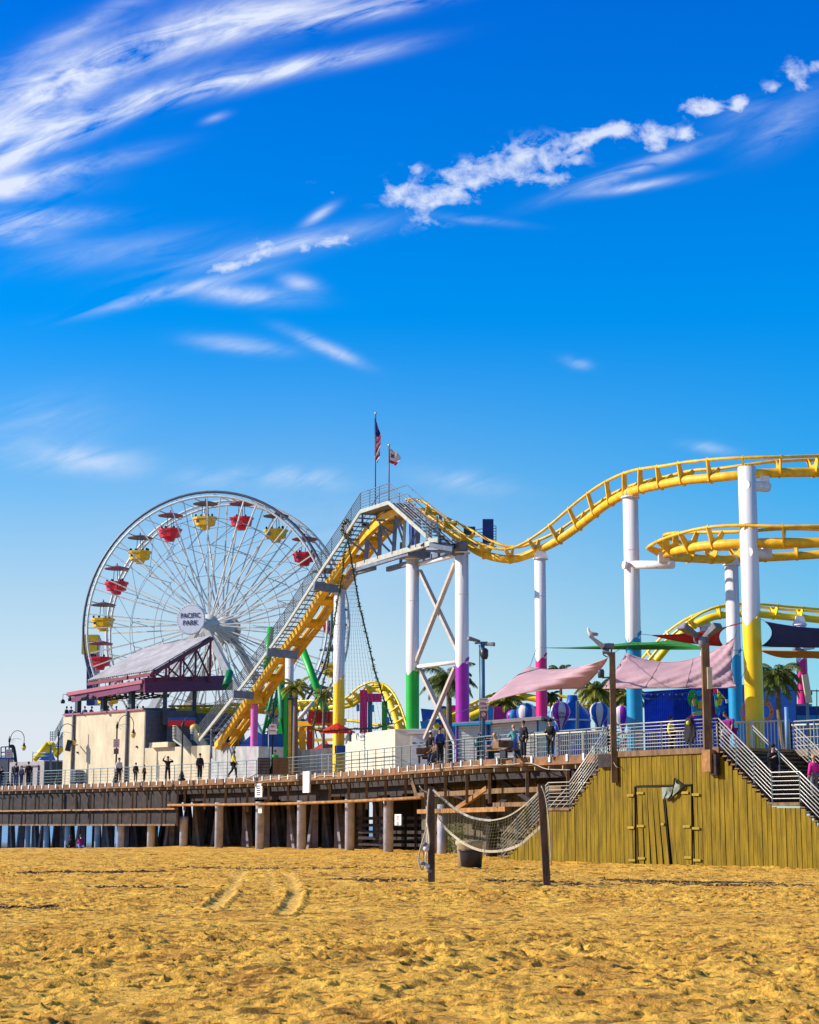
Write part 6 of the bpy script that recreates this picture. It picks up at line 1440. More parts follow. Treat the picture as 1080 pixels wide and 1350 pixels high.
s_ = sail('large pale pink sail stretched left from the wooden post, over the booths', [(641, 926.5, 92), (699, 878.5, 98), (800.5, 868, 85.5), (767, 908, 90)], [(1, -3), (-4, 9), (8, -6), (2, -6)], M['sailp'], .07, rip=5, seed=1)
cab(s_, (699, 878.5, 98), (708, 853, 103.5)); cab(s_, (641, 926, 92), (600, 941, 100)); cab(s_, (800, 868, 85.5), (805, 864, 84.6))
s_ = sail('wide pale pink sail right of the wooden post, hanging low before the blue hall', [(826, 861, 90), (968.5, 841, 86.5), (971, 906.5, 85), (795, 907.5, 88)], [(0, 21), (-5, 4), (0, 0), (3, -3)], M['sailp'], .12, rip=9, seed=4)
cab(s_, (968.5, 841, 86.5), (972, 830, 88)); cab(s_, (826, 861, 90), (829, 842, 96))
for x, y in ((964, 905.5),): cab(s_, (971, 906.5, 85), (985, 880, 87.5))
s_ = sail('thin green triangular sail edge-on in front of the cyan column', [(722, 854, 101), (833, 847, 96.5), (880, 844.5, 95), (930, 855.8, 93)], [(0, 2), (0, 1.5), (0, -2.5), (0, 1)], M['sailg'], .02, seed=2)
cab(s_, (722, 854, 101), (713, 853.5, 104)); cab(s_, (833, 847, 96.4), (800, 866, 86))
s_ = sail('dark red sail with a hooked right end above the twin floodlights', [(860, 837.5, 88), (981, 820.5, 89), (953, 851, 90), (951, 851.5, 90)], [(0, 4.5), (-16, -4), (0, 0), (0, 2.5)], M['sailr'], .03, seed=3)
cab(s_, (860, 837.5, 88), (845, 836, 96.5))
s_ = sail('navy blue sail with a deep curved left edge at the right border', [(1009, 819.5, 86), (1110, 829, 85), (1110, 853, 88), (1005, 851.5, 89)], [(0, 3), (0, 0), (0, 1), (11, 0)], M['sailn'], .04, seed=5)
cab(s_, (1009, 819.5, 86), (1001, 815, 88)); cab(s_, (1005, 851, 89), (1000, 852, 88.5))
s_ = sail('mustard brown sail hanging like a shallow bowl under the navy one', [(1003, 857.5, 92), (1053, 858.5, 90), (1115, 860, 92), (1062, 864, 94)], [(0, 0), (0, 0), (0, 6), (0, 6)], M['sailm'], .02, seed=6)
cab(s_, (1003, 857.5, 92), (958, 857, 96)); cab(s_, (1110, 853, 90), (978, 853, 98))
# ---------------------------------------------------------------- volleyball net
def post_net(lab, px, yb, D, top_px, top_y, w):
    b = P(px, yb, D); t = P(top_px, top_y, D); b.z -= .5; th = thing('volleyball_post', lab, 'volleyball post', (b.x, b.y, b.z + .5)); MB().bar(b, t, w).build('post', M['wood'] if 0 else mat('net_post_wood', (.11, .065, .045), .85, var=.4, vs=5, bump=.5, stretch=(1, 1, .3)), th); return th, t
lt_, T1 = post_net('upright dark wooden volleyball post with ropes and shoes hung on its left side', 569, 1165, 51.3, 568.5, 1037, .19)
rt_, T2 = post_net('leaning dark wooden volleyball post in front of the olive wall', 722.5, 1168.5, 49.8, 713.5, 1034, .19)
nt_ = thing('volleyball_net', 'sagging volleyball net with cream tape between the two posts', 'net', tuple((T1 + T2) / 2 - UPZ * 2))
topc = spline([P(571, 1041, 51.2), P(583, 1052, 51.1), P(600, 1066, 51), P(620, 1077, 50.8), P(640, 1081, 50.6), P(655, 1080.5, 50.4), P(672, 1075, 50.2), P(690, 1063, 50), P(702, 1052, 49.9), P(713, 1041, 49.8)], 6)
botc = spline([P(577, 1078, 51.2), P(583, 1087, 51.1), P(596, 1100, 51), P(612, 1112, 50.8), P(630, 1120, 50.6), P(648, 1122.5, 50.4), P(668, 1120, 50.2), P(686, 1113, 50), P(700, 1101, 49.9), P(715, 1088, 49.8)], 6)
def tape(pts, w, name, m_):
    mb = MB()
    for a, b in zip(pts, pts[1:]): mb.bar(a, b, .015, w)
    mb.build(name, m_, nt_)
tape(topc[:int(len(topc) * .52)], .062, 'top_tape', mat('worn_white_tape', (.55, .52, .46), .8, var=.3, vs=9)); tape(topc[int(len(topc) * .52) - 1:], .035, 'top_cord', M['tape']); tape(botc, .070, 'bottom_tape', M['tape'])
nm = MB(); n = 44; A_ = resample(topc, 10 / 10); 
def at(c, t): i = t * (len(c) - 1); k = min(int(i), len(c) - 2); return c[k].lerp(c[k + 1], i - k)
for i in range(n + 1): t = i / n; nm.tube([at(topc, t).lerp(at(botc, t), k / 3) + Vector((0, .05 * math.sin(k + i), 0)) for k in range(4)], .0048, 3, cap=False)
for k in range(1, 10): nm.tube([at(topc, t / 40).lerp(at(botc, t / 40), k / 10) for t in range(41)], .0050, 3, cap=False)
nm.build('mesh', M['net'], nt_)
rp_ = MB(); rp_.tube(spline([P(553, 1036, 51.3), P(558, 1042, 51.3), P(567, 1046, 51.25)], 4), .02, 5); rp_.tube(spline([P(566, 1040, 51.1), P(564, 1060, 51.1), P(563, 1085, 51.1), P(560, 1100, 51.1), P(554, 1120, 51.1), P(552, 1136, 51.1), P(556, 1146, 51.1), P(560, 1140, 51.1), P(558, 1120, 51.1)], 5), .022, 5)
rp_.tube(spline([P(714, 1036, 49.6), P(719, 1050, 49.6), P(723, 1075, 49.6), P(725, 1100, 49.6), P(727, 1140, 49.7)], 4), .02, 5); rp_.build('rope', M['rope'], nt_, kind='stuff')
mb = MB(); mb.tube(spline([P(563, 1085, 51), P(566, 1110, 51), P(561, 1130, 51), P(564, 1150, 51)], 4), .025, 5); mb.build('rope', M['tape'], nt_)
for k, (px, py) in enumerate(((560, 1113), (562, 1119), (557, 1138), (563, 1142), (566, 1148))):
    sh = tag(MB().ell(P(px, py, 51.0), (.085, .07, .055 + .02 * (k % 2)), 10, 6).build('shoe', M['lav' if k % 2 else 'siding'], lt_), None)
# bins behind the net
c = P(621.5, 1140, 72); bn = thing('trash_barrel', 'black plastic trash barrel on the sand behind the net', 'barrel', (c.x, c.y, c.z))
MB().lathe((c.x, c.y, c.z - .1), [(.40, 0), (.45, .55), (.47, .62), (.50, .63), (.50, .68), (.44, .68), (.42, .5)], 24).build('barrel', M['plastic'], bn)
bn = thing('sand_tub', 'tan concrete planter tub just behind the black barrel', 'tub', (c.x, c.y + 2, c.z)); MB().lathe((c.x + .0, c.y + 2.2, c.z - .25), [(.46, 0), (.50, .95), (.56, 1.0), (.56, 1.16), (.5, 1.16), (.48, 1.0)], 24).build('tub', mat('tan_concrete', (.42, .32, .20), .8), bn)
hd = thing('shrub', 'dark green shrub in the shade under the deck beside the short pile', 'shrub', tuple(P(596, 1124, 103))); mb = MB(); r_ = random.Random(6)
for _ in range(900):
    p = P(r_.uniform(589, 612), r_.uniform(1086, 1124), r_.uniform(101.5, 104)); d = Vector((r_.gauss(0, 1), r_.gauss(0, 1), r_.gauss(0, 1))).normalized(); s = d.cross(UPZ) * .05; mb.add([p - s, p + s, p + d * .16], [(0, 1, 2)])
mb.build('foliage', M['frond'], hd)
# ---------------------------------------------------------------- palms
def palm(lab, px, py, D, base_py, rad_px, nf=26, mat_='frond', droop=1.0, seed=0, lean=0.0, stiff=.5, tr=.16, wind=0.0):
    r_ = random.Random(seed); c = P(px, py, D); rad = rad_px * D / F; b = Vector((c.x + lean, c.y, DK)); th = thing('palm_tree', lab, 'palm tree', tuple(b), 'palm trees on the pier')
    k = 14; pts = [b.lerp(c, i / k) + Vector((-lean * .35 * math.sin(math.pi * i / k), 0, 0)) for i in range(k + 1)]
    MB().tube(resample(pts, .12), tr, 10, rr=[tr * (1.25 - .45 * i / (len(resample(pts, .12)) - 1)) * (1 + .06 * (i % 2)) for i in range(len(resample(pts, .12)))]).build('trunk', M['bark'], th)
    mb = MB(); st_m = MB()
    for f in range(nf):
        az = f * 2.39996 + r_.uniform(-.2, .2); up = (1 - (f + .5) / nf) * 1.5 - .35; L = rad * r_.uniform(.9, 1.15); d = Vector((math.cos(az) * math.cos(up), math.sin(az) * math.cos(up), math.sin(up))); p = c.copy(); path = [p.copy()]
        n = 16
        for i in range(n):
            p = p + d * (L * 1.25 / n); d = (d + Vector((wind * .05, 0, -.115 * droop * (.5 + i / n)))).normalized(); path.append(p.copy())
        st_m.tube(path, .018, 4, rr=[.03 * (1 - .8 * i / n) + .004 for i in range(n + 1)])
        for i in range(3, n * 3):
            t = i / (n * 3); k_ = min(int(t * n), n - 1); q = path[k_].lerp(path[k_ + 1], t * n - k_); tn = (path[k_ + 1] - path[k_]).normalized(); sd = tn.cross(UPZ).normalized() if abs(tn.z) < .98 else Vector((1, 0, 0))
            for s in (-1, 1):
                ll = rad * .40 * math.sin(math.pi * min(1, t * .93 + .07)) ** .6 * r_.uniform(.75, 1.1); dd = (sd * s * .75 + tn * .65 + UPZ * (-.35 * droop + r_.uniform(-.15, .25))).normalized(); m_ = q + dd * ll * .55; e = q + (dd + UPZ * (-.45 * droop)).normalized() * ll; w = tn * .017 * (D / 100)
                mb.add([q - w, q + w, m_ + w, e, m_ - w], [(0, 1, 2, 3, 4)])
    mb.build('fronds', M[mat_], th); st_m.build('frond_stems', M[mat_], th)
palm('golden green palm with a ragged windblown crown beside the striped pylon', 390, 908, 125, 990, 19, 20, 'frondy', .9, 1, stiff=.4, tr=.17)
palm('full palm between the green and purple columns', 592, 898, 119, 970, 34, 30, 'frond', 1.15, 2, tr=.2)
palm('small low palm behind the left end of the pink sail', 668, 926, 122, 945, 23, 22, 'frondy', 1.0, 3, tr=.14)
palm('palm top peeping just above the left pink sail', 739, 886, 124, 960, 16, 18, 'frond', 1.1, 4, tr=.12)
palm('bushy palm left of the wooden post with the gull', 787, 912, 118, 960, 27, 30, 'frondy', 1.2, 5, tr=.16)
palm('palm half hidden behind the cyan column and pink sail', 832, 919, 117, 960, 22, 26, 'frondy', 1.1, 6, tr=.15)
palm('palm with long drooping fronds right of the yellow footed column', 1025, 893, 95, 985, 33, 30, 'frond', 1.25, 7, lean=.35, tr=.14)
palm('palm frond cluster beside the striped pylon palm, in front of the green leg', 427, 915, 128, 990, 14, 14, 'frondy', 1.2, 8, tr=.1)
palm('small palm crown showing under the left pink sail beside the crimson column', 727, 918, 121, 960, 12, 16, 'frond', 1.2, 9, tr=.12)
# ---------------------------------------------------------------- street lamps on the pier
def street_lamp(lab, px, base_py, top_py, side=1, sign=False, reach=2.3):
    c0 = PZ(px, base_py, DK); D = c0.y; th = thing('street_lamp', lab, 'street lamp', tuple(c0), 'gooseneck lamps along the pier railing')
    zt = P(px, top_py, D).z; H = zt - DK; X = Vector((c0.x, c0.y, DK)); x = Vector((side, 0, 0)); hp = H * .86; R_ = .62
    MB().lathe(X, [(.30, 0), (.30, .12), (.20, .2), (.22, .3), (.14, .55), (.13, .6), (.075, .75), (.06, hp - .3), (.1, hp - .25), (.1, hp), (.05, hp + .1), (.02, hp + .3)], 12).build('post', M['iron'], th)
    arc = [X + UPZ * (hp - .2) + x * .08] + [X + x * (.1 + R_ - R_ * math.cos(a)) + UPZ * (hp + .05 + (H - hp) * math.sin(a)) for a in [k * math.pi / 12 for k in range(13)]]; arc.append(X + x * (.1 + 2 * R_) + UPZ * (hp - .35))
    MB().tube(arc, .032, 6).build('arm', M['iron'], th)
    sc_ = MB(); sc_.tube([X + x * (.15 + .9 * t) + UPZ * (hp - .05 + .12 * math.sin(t * 3.1)) for t in [k / 8 for k in range(9)]], .014, 5); sc_.tube([X + x * (.36 + .14 * math.cos(a)) + UPZ * (hp - .2 + .14 * math.sin(a)) for a in [k * .5 for k in range(11)]], .012, 5); sc_.build('scroll', M['iron'], th)
    l = X + x * (.1 + 2 * R_) + UPZ * (hp - .35); h = MB().lathe(l, [(.03, .02), (.09, -.05), (.12, -.22), (.21, -.28)], 12).build('lantern_cap', M['iron'], th)
    MB().lathe(l, [(.19, -.28), (.20, -.42), (.14, -.62), (.05, -.70)], 12).build('lamp_globe', M['lamp'], h)
    if sign:
        for z in (sign if isinstance(sign, list) else [sign]):
            s_, w = z; s = MB().box(X + UPZ * (P(px, s_, D).z - DK) - Vector((0, .1, 0)), (w[0], .03, w[1])).build('sign_board', M['signw'] if w[1] > .6 else M['siding'], th)
            mb = MB()
            for k in range(4): mb.box(X + UPZ * (P(px, s_, D).z - DK + (k - 1.5) * w[1] * .2) - Vector((0, .125, 0)), (w[0] * .7, .01, w[1] * .07))
            mb.build('print', M['signr'], s)
    return th
street_lamp('curved street lamp with a brown notice at the far left edge, before the lift basket', 10.3, 1038.5, 964, 1, [(993.5, (.55, .75))])
street_lamp('curved street lamp in front of the left corner of the cream building', 75.3, 1034.8, 955, 1)
street_lamp('curved street lamp with a stacked sign pair before the middle of the cream building', 152.5, 1032.5, 943.5, 1, [(980, (.5, .7)), (990.5, (.4, .45))])
street_lamp('curved street lamp with a scrolled arm at the foot of the lift hill', 239.5, 1029, 943.5, 1)
c0 = PZ(359, 1021, DK); th = thing('lamp_post', 'dark post with a red and white parking notice near the striped pylon', 'lamp post', tuple(c0)); D = c0.y
MB().lathe(c0, [(.22, 0), (.22, .1), (.12, .5), (.06, .7), (.05, P(0, 929, D).z - DK)], 10).build('post', M['iron'], th); sb_ = MB().box(P(360, 961.5, D - .1), (.50, .03, .68)).build('sign_board', M['signw'], th)
text('lettering', 'NO', .2, P(360, 958, D - .13), (1, 0, 0), sb_, M['signr'], .003, .005); text('lettering', 'PARKING', .11, P(360, 963.5, D - .13), (1, 0, 0), sb_, M['signr'], .003, .003)
flood(th, P(354, 941, D), (-.6, -.4, .7), .7); MB().bar(P(355, 944, D), P(359, 947, D), .05).build('bracket', M['iron'], th)
th = thing('sign_post', 'plain steel pole and trash can beside the dark post with parking notice', 'post', tuple(PZ(354.5, 1021, DK))); MB().tube([PZ(354.5, 1021, DK), P(354.5, 958, PZ(354.5, 1021, DK).y)], .05, 6).build('pole', M['steel2'], th)
for px, w, lab in ((370, 1.0, 'slatted bin behind the railing right of the parking notice'), (348, .8, 'dark slatted bin behind the railing left of the parking notice')):
    c = PZ(px, 1021, DK); t_ = thing('slatted_bin', lab, 'bin', tuple(c)); MB().box(c + UPZ * .55, (w, .8, 1.1)).build('body', M['cloth_br' if px == 370 else 'dsteel'], t_)
    for k in range(5): MB().box(c + Vector((0, -.42, .15 + k * .2)), (w * .95, .03, .07)).build('slat', M['wood'], t_)
# ---------------------------------------------------------------- people
def skin_obj(name, verts, edges, radii, m, parent, sub=1):
    org = ORG.get(parent.name, Vector((0, 0, 0))); me = bpy.data.meshes.new(name); me.from_pydata([tuple(v - org) for v in verts], edges, [])
    o = bpy.data.objects.new('tmp', me); COL.objects.link(o); md = o.modifiers.new('s', 'SKIN'); md.use_smooth_shade = True
    for i, r in enumerate(radii): d = me.skin_vertices[0].data[i]; d.radius = (r, r) if isinstance(r, (int, float)) else r; d.use_root = (i == 0)
    if sub: o.modifiers.new('u', 'SUBSURF').levels = sub; o.modifiers['u'].render_levels = sub
    dg = bpy.context.evaluated_depsgraph_get(); m2 = bpy.data.meshes.new_from_object(o.evaluated_get(dg)); bpy.data.objects.remove(o)
    m2.materials.clear(); m2.materials.append(m); m2.polygons.foreach_set('use_smooth', [True] * len(m2.polygons))
    q = bpy.data.objects.new(name, m2); COL.objects.link(q); q.parent = parent; ORG[q.name] = org; return q
POSE = dict(   # arms: (elbow, hand) and legs: (knee, foot), offsets in a 1.75 m frame: x side (mirrored), y forward, z up
 stand=dict(hip=.95, lean=(0, 0), arms=(((.06, -.03, -.28), (.02, .08, -.24)), ((.06, -.03, -.28), (.02, .08, -.24))), legs=(((.01, .02, -.46), (0, -.02, -.45)), ((.01, .02, -.46), (0, -.02, -.45)))),
 walk=dict(hip=.93, lean=(0, .05), arms=(((.05, .12, -.25), (0, .16, -.18)), ((.05, -.14, -.24), (0, -.04, -.24))), legs=(((0, .20, -.41), (0, .03, -.46)), ((0, -.10, -.44), (0, -.28, -.38)))),
 lean=dict(hip=.92, lean=(0, .30), arms=(((.08, .20, -.22), (-.06, .24, .02)), ((.08, .20, -.22), (-.06, .24, .02))), legs=(((.01, .02, -.46), (0, -.04, -.44)), ((.01, -.04, -.45), (0, -.10, -.43)))),
 up=dict(hip=.94, lean=(0, 0), arms=(((.22, .04, .08), (-.12, .04, .24)), ((.24, .02, -.02), (-.16, .10, .14))), legs=(((.04, .02, -.46), (.02, -.02, -.45)), ((.04, .02, -.46), (.02, -.02, -.45)))),
 sit=dict(hip=.50, lean=(0, .14), arms=(((.06, .10, -.26), (-.04, .26, -.04)), ((.06, .10, -.26), (-.04, .26, -.04))), legs=(((.04, .42, .02), (0, .06, -.44)), ((.04, .42, .0), (0, .16, -.42)))),
 ground=dict(hip=.12, lean=(0, .20), arms=(((.06, .14, -.22), (-.08, .24, .0)), ((.06, .14, -.22), (-.08, .24, .0))), legs=(((.10, .36, .32), (0, .10, -.38)), ((.08, .38, .26), (0, .18, -.32)))),
 bend=dict(hip=.86, lean=(-.10, .42), arms=(((.28, .10, -.10), (.22, .16, .05)), ((.22, .04, .02), (.02, .10, -.26))), legs=(((.16, .18, -.40), (.02, -.08, -.44)), ((.10, -.10, -.43), (.10, -.26, -.38)))),
 phone=dict(hip=.95, lean=(0, .04), arms=(((.08, .04, -.27), (-.12, .20, .12)), ((.06, -.03, -.28), (-.02, .12, -.22))), legs=(((.01, .04, -.46), (0, -.02, -.45)), ((.01, .0, -.46), (0, -.04, -.45)))))
def person(lab, px, foot_py, D=None, z=DK, H=1.72, pose='stand', face=0, top='black', legs='denim', hair='hair', skin='skin', group=None, longhair=False, hat=None, robe=False, bag=None, base=None):
    c = base or (PZ(px, foot_py, z) if D is None else P(px, foot_py, D)); k = H / 1.75; po = POSE[pose]; th = thing('person', lab, 'person', tuple(c), group)
    fa_ = R(face); fy = Vector((math.sin(fa_), -math.cos(fa_), 0)); fx = Vector((math.cos(fa_), math.sin(fa_), 0))
    W = lambda v: c + (fx * v[0] + fy * v[1] + UPZ * v[2]) * k
    hip = Vector((0, 0, po['hip'])); lx, ly = po['lean']; up = Vector((lx, ly, 1)).normalized() * .50; up = up * (1 if True else 1)
    ch = hip + up * .62; nk = hip + up * 1.02; hd = hip + up * 1.02 + Vector((lx * .3, ly * .35 + .02, .17)); tp_ = hd + Vector((0, .0, .13))
    V = [hip, hip + up * .35, ch, nk, nk + (hd - nk) * .45, hd - Vector((0, -.005, .05)), hd + UPZ * .05, tp_]; Rr = [.13, .115, .145, .065, .055, .072, .088, .05]; E = [(0, 1), (1, 2), (2, 3), (3, 4), (4, 5), (5, 6), (6, 7)]
    tV = [hip - UPZ * .02, hip + up * .33, ch, hip + up * .95]; tR = [(.165, .125), (.145, .12), (.185, .135), (.09, .08)]; tE = [(0, 1), (1, 2), (2, 3)]
    lV = [hip]; lR = [(.155, .125)]; lE = []; shoes = []
    for i, s in enumerate((-1, 1)):
        (e, h) = po['arms'][i]; S = hip + up * .90 + Vector((s * .17, 0, -.02)); El = S + Vector((s * e[0], e[1], e[2])); Hn = El + Vector((s * h[0], h[1], h[2])); dh = (Hn - El).normalized()
        b = len(V); V += [S, El, Hn, Hn + dh * .07]; Rr += [.055, .042, .030, .034]; E += [(2, b), (b, b + 1), (b + 1, b + 2), (b + 2, b + 3)]
        # five short fingers
        sx = Vector((s, 0, 0)); 
        for j, (o_, ln) in enumerate(((-.028, .06), (-.010, .075), (.010, .07), (.028, .055))): b3 = len(V); V.append(Hn + dh * (.09 + ln) + Vector((o_, o_ * .3 + .01, -.01))); Rr.append(.010); E.append((b + 3, b3))
        b3 = len(V); V.append(Hn + dh * .07 + Vector((-s * .045, .03, 0))); Rr.append(.012); E.append((b + 2, b3))
        t = len(tV); tV += [S, El, Hn - dh * .03]; tR += [.078, .062, .05]; tE += [(2, t), (t, t + 1), (t + 1, t + 2)]
        (kn, ft) = po['legs'][i]; Lh = hip + Vector((s * .09, 0, -.04)); Kn = Lh + Vector((s * kn[0], kn[1], kn[2])); Ft = Kn + Vector((s * ft[0], ft[1], ft[2])); b = len(V); V += [Lh, Kn, Ft, Ft + Vector((0, .12, -.03))]; Rr += [.09, .062, .042, .035]; E += [(0, b), (b, b + 1), (b + 1, b + 2), (b + 2, b + 3)]
        t = len(lV); lV += [Lh, Kn, Ft + UPZ * .05]; lR += [.098, .076, .062]; lE += [(0, t), (t, t + 1), (t + 1, t + 2)]; shoes.append(Ft)
    body = skin_obj('body', [W(v) for v in V], E, [r * k for r in Rr], M[skin], th)
    sc = lambda q: [tuple(a * k for a in r) if isinstance(r, tuple) else r * k for r in q]
    skin_obj('jacket', [W(v) for v in tV], tE, sc([tuple(a * 1.18 for a in r) if isinstance(r, tuple) else r * 1.2 for r in tR]), M[top], th); skin_obj('trousers', [W(v) for v in lV], lE, sc([tuple(a * 1.12 for a in r) if isinstance(r, tuple) else r * 1.15 for r in lR]), M[legs], th)
    hm = MB(); hc = W(hd + Vector((0, -.025, .06))); hm.ell(hc, (.100 * k, .105 * k, .105 * k), 12, 8)
    if longhair: hm.ell(W(hd + Vector((0, -.07, -.10))), (.10 * k, .07 * k, .20 * k), 10, 8)
    h_ = hm.build('hair', M[hair], th)
    if hat: MB().lathe(W(hd + Vector((0, 0, .07))), [(.115 * k, 0), (.112 * k, .06 * k), (.06 * k, .12 * k)], 12).build('hat', M[hat], th)
    fm = MB(); fm.ell(W(hd + Vector((0, .085, .005))), (.014 * k, .014 * k, .02 * k), 6, 5); fm.ell(W(hd + Vector((.085, 0, .01))), (.012 * k, .012 * k, .025 * k), 6, 5); fm.ell(W(hd + Vector((-.085, 0, .01))), (.012 * k, .012 * k, .025 * k), 6, 5); fm.build('nose_and_ears', M[skin], body)
    em = MB()
    for s in (-1, 1): em.ell(W(hd + Vector((s * .03, .078, .03))), (.009 * k,) * 3, 6, 4)
    em.ell(W(hd + Vector((0, .078, -.04))), (.022 * k, .008 * k, .006 * k), 6, 4); em.build('eyes_and_mouth', M['hair'], body)
    sm2 = MB()
    for f in shoes: sm2.ell(W(f + Vector((0, .06, -.015))), (.05 * k, .05 * k, .045 * k), 8, 6); sm2.ell(W(f + Vector((0, .02, -.01))), (.05 * k, .09 * k, .05 * k), 8, 6)
    sm2.build('shoes', M['black'], th)
    if bag: MB().ell(W(hip + Vector((-.26, .02, .02))), (.10, .16, .17), 10, 7).build('bag', M[bag], th)
    return th
gA = 'people strolling behind the pier railing'
person('person in dark clothes cut off by the left picture edge behind the railing', 1.5, 1037, H=1.7, face=40)
person('person in black beside a companion, left of the curved lamp at the cream building', 20.5, 1034.5, H=1.75, face=170)
person('shorter person in grey right next to the person in black at far left', 28, 1034, H=1.5, top='grey_c', face=30)
person('broad person in black standing alone before the taupe container', 37, 1033.5, H=1.8, top='black', legs='black', face=190)
person('person in pale blue shirt with dark trousers under the signed street lamp', 156.5, 1030.8, H=1.85, top='clothw', legs='black', face=30)
person('stocky person in dark clothes facing the sea near the cream wall', 178.8, 1029.8, H=1.4, top='black', legs='black', face=170)
person('small child beside the stocky person at the railing', 190, 1029.3, H=1.2, top='cloth_br', legs='black', face=60)
person('person in black raising both arms to the head right of the child', 221, 1028.2, H=1.75, pose='up', top='black', legs='black', face=10, longhair=True)
person('person in a dark short jacket standing near the scrolled lamp at the lift foot', 263.3, 1026.4, H=1.8, top='black', legs='black', face=20)
person('person in a yellow and black top walking in front of the grey wall', 307.5, 1024.4, H=1.85, pose='walk', top='cloth_y', legs='black', face=80, skin='skind')
person('bright green vested worker half hidden by the parking notice post', 362.5, 1021, H=1.6, top='green', legs='black', face=0)
person('person with a pale flat cap facing away beside the white container', 568, 1007.5, H=1.8, top='black', legs='black', hat='clothw', face=150)
person('seated person in brown behind the railing left of the red pole', 561, 1008, H=1.7, pose='sit', top='cloth_br', legs='black', face=60)
person('second seated person in brown coat near the capped person', 574, 1006.5, H=1.65, pose='sit', top='cloth_br', legs='denim', face=-40)
person('person in dark blue standing by the red pole under the braced columns', 580, 1005, H=1.85, top='navy', legs='black', face=30)
person('person in dark jacket with teal bag leaning at the fire lane post', 631.5, 1003.2, H=1.78, pose='lean', top='black', legs='black', face=60, bag='cloth_t')
person('fair haired person seated in grey behind the railing, right of the fire lane post', 655, 1000.5, H=1.75, pose='sit', top='grey_c', legs='black', hair='hairb', longhair=True, face=-70)
person('small dark haired person in a group at the booth, left of the bald man', 673.5, 999.6, H=1.6, pose='sit', top='black', face=60)
person('bald person in teal top in the middle of the group at the booth', 680, 999.3, H=1.7, pose='lean', top='cloth_t', legs='cloth_b', hair='skin', face=200)
person('tall dark haired person in black at the right of the booth group', 690.5, 998.3, H=1.8, top='black', legs='black', face=-50, bag='cloth_b')
person('person in a black hooded coat before the white picket fence', 726, 996.5, H=1.75, pose='phone', top='black', legs='black', face=-30, hat='black')
person('dark haired person in a yellow top seated behind the platform railing', 884, 985, D=86, H=1.75, pose='stand', top='cloth_y', legs='black', face=60, base=Vector((P(885, 980, 88).x, 88, DK + .05)))
q = WS(948, DK) + WN * 1.8 + WD * -.9; person('person in plum clothes bending over at the head of the right stairs', 0, 0, H=1.75, pose='bend', top='cloth_v', legs='cloth_v', face=-60, base=q)
q = WS(948, DK) + WN * .6 + WD * -.2; person('small child in pale clothes behind the first stair bars', 0, 0, H=1.0, pose='stand', top='clothw', legs='denim', face=20, base=Vector((WS(962, DK).x, WS(962, DK).y, 0)) * 0 + (WS(948, DK) + WN * .8 - WD * .4))
zz = Rl.z; f = WP(1019, 1010, 1.0); t = (Vector((f.x, f.y, 0)) - Vector((Rt.x, Rt.y, 0)) - WN * 1.0).dot(WD) / (Vector((Rl.x - Rt.x, Rl.y - Rt.y, 0)).length); t = min(t, .95)
person('person in a black coat and beanie coming down the right stairs', 0, 0, H=1.75, pose='phone', top='black', legs='black', hat='black', face=20, base=Rt + (Rl - Rt) * t + WN * 1.0)
u = uv_of(1074, 1040)[0]; A_ = Rr + WN * 1.2; t = (u * A_.y - A_.x) / (WD.x - u * WD.y); rb = A_ + WD * t; tt = t / (Rb - Rr).length; fr_ = (Rb - Rr); rb = Rr + WN * 1.2 + fr_ * (t / Vector((fr_.x, fr_.y, 0)).length)
person('person in a bright pink jacket low on the right stairs at the picture edge', 0, 0, H=1.7, top='cloth_p', legs='grey_c', hair='hairb', face=200, base=rb)
person('long haired person sitting on the sand under the pier', 90, 1117.5, z=.0, H=1.7, pose='ground', top='black', legs='black', face=160, longhair=True, base=Vector((P(91, 1117, 131).x, 131, .02)))
person('person in plum jacket and jeans sitting on the sand beside the long haired one', 107, 1117.5, z=0, H=1.75, pose='ground', top='cloth_v', legs='cloth_b', face=200, base=Vector((P(107, 1117, 130).x, 130, .02)))
def bench(lab, px, py, w=1.6, face=0):
    c = PZ(px, py, DK); a = R(face); x = Vector((math.cos(a), math.sin(a), 0)); y = Vector((-x.y, x.x, 0)); th = thing('bench', lab, 'bench', tuple(c))
    MB().box(c + UPZ * .40, (w, .45, .06), (x, y, UPZ)).build('seat', M['wood'], th); MB().box(c + UPZ * .68 + y * .24, (w, .05, .35), (x, y, UPZ)).build('backrest', M['wood'], th)
    for s in (-1, 1): MB().box(c + UPZ * .2 + x * (s * w * .42), (.07, .42, .4), (x, y, UPZ)).build('leg', M['iron'], th)
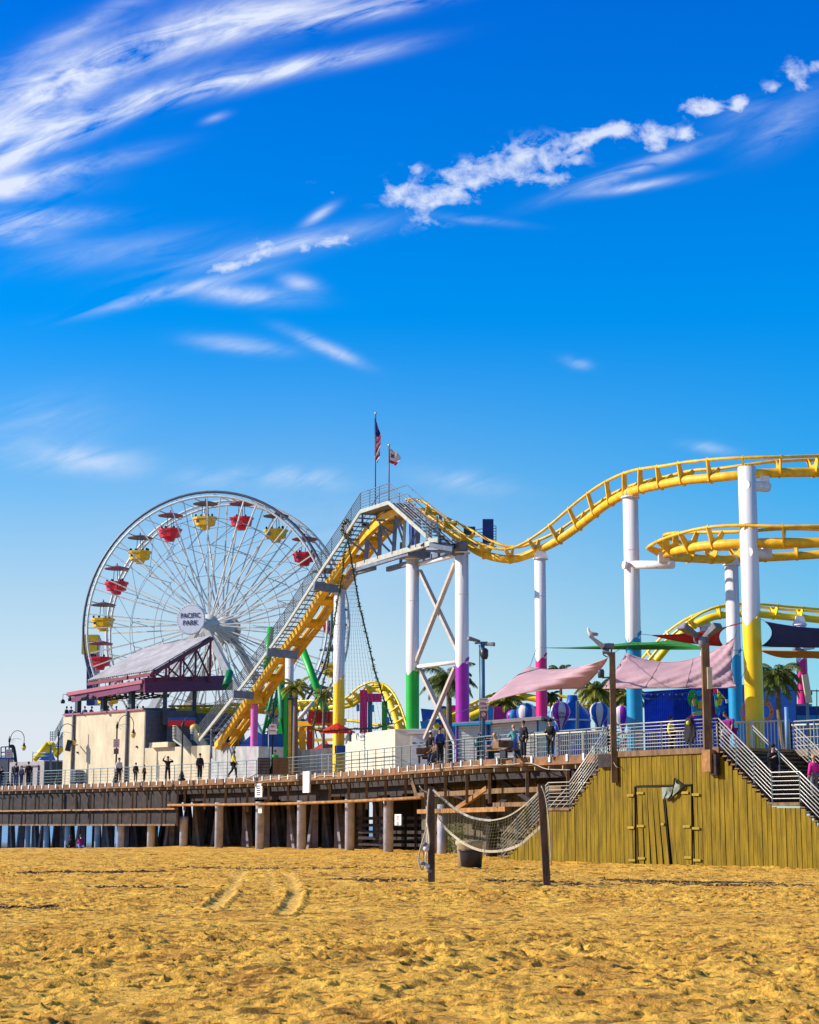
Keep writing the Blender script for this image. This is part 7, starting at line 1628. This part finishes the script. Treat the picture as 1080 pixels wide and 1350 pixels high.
bench('wooden bench under the seated pair near the white container', 567.5, 1006.5, 1.5, 10); bench('wooden bench under the fair haired person', 656, 999.6, 1.2, -50); bench('wooden bench behind the booth group', 673, 998.8, 1.2, 40)
r_ = random.Random(12); tops = ['black', 'navy', 'cloth_br', 'grey_c', 'black', 'denim']
zf = zt_bar = 0
for k, (px, desc) in enumerate(((86, 'first head from the left corner'), (91.5, 'beside the corner post, left side'), (110, 'between the first and second dark post, in blue'), (118, 'left of the second dark post, head down'), (141, 'just right of the second dark post'), (152, 'alone in the middle bay of the terrace'), (165, 'left of the third dark post'), (181, 'right of the third dark post'), (187, 'near the corner of the siding, dark haired'), (203, 'far right seat above the grey siding'))):
    p0_ = P(83, 1000, 158); p0_.z = 0; t = hit(px, p0_ + DN * 1.0, DP); q = p0_ + DN * (1.0 if px < 190 else 2.0) + DP * t; q.z = P(140, 939.8, q.y).z - 1.0
    person('terrace visitor ' + desc, 0, 0, H=1.6, pose='sit' if k % 2 else 'stand', top=('cloth_b' if px == 110 else tops[k % 6]), legs='black', face=r_.choice((0, 60, 180, 240)), base=q + UPZ * (.35 if k % 2 else -.05))
# jacket hung on the platform railing, bags
q = WP(909, 948, -.12); jk = thing('hanging_coat', 'black coat hanging over the platform railing left of the wooden post', 'coat', tuple(q)); mb = MB(); mb.smooth = True
rows = [(905, 912, 946), (903.5, 914.5, 951), (902.5, 916, 960), (901.5, 917, 970), (903, 914.5, 976), (904, 912, 979)]
for i, (a, b, y) in enumerate(rows):
    for j in range(9): t = j / 8; mb.v.append(WP(a + (b - a) * t, y + (2 * math.sin(t * 9) if i > 3 else 0), -.12 - .07 * math.sin(t * math.pi) - .03 * math.sin(t * 11 + i)))
for i in range(5):
    for j in range(8): mb._f([i * 9 + j, i * 9 + j + 1, (i + 1) * 9 + j + 1, (i + 1) * 9 + j])
o = mb.build('cloth', M['black'], jk); o.modifiers.new('t', 'SOLIDIFY').thickness = .04
MB().ell(WP(907.5, 953, -.24), (.1, .08, .1), 8, 6).build('yellow_hood', M['cloth_y'], jk)
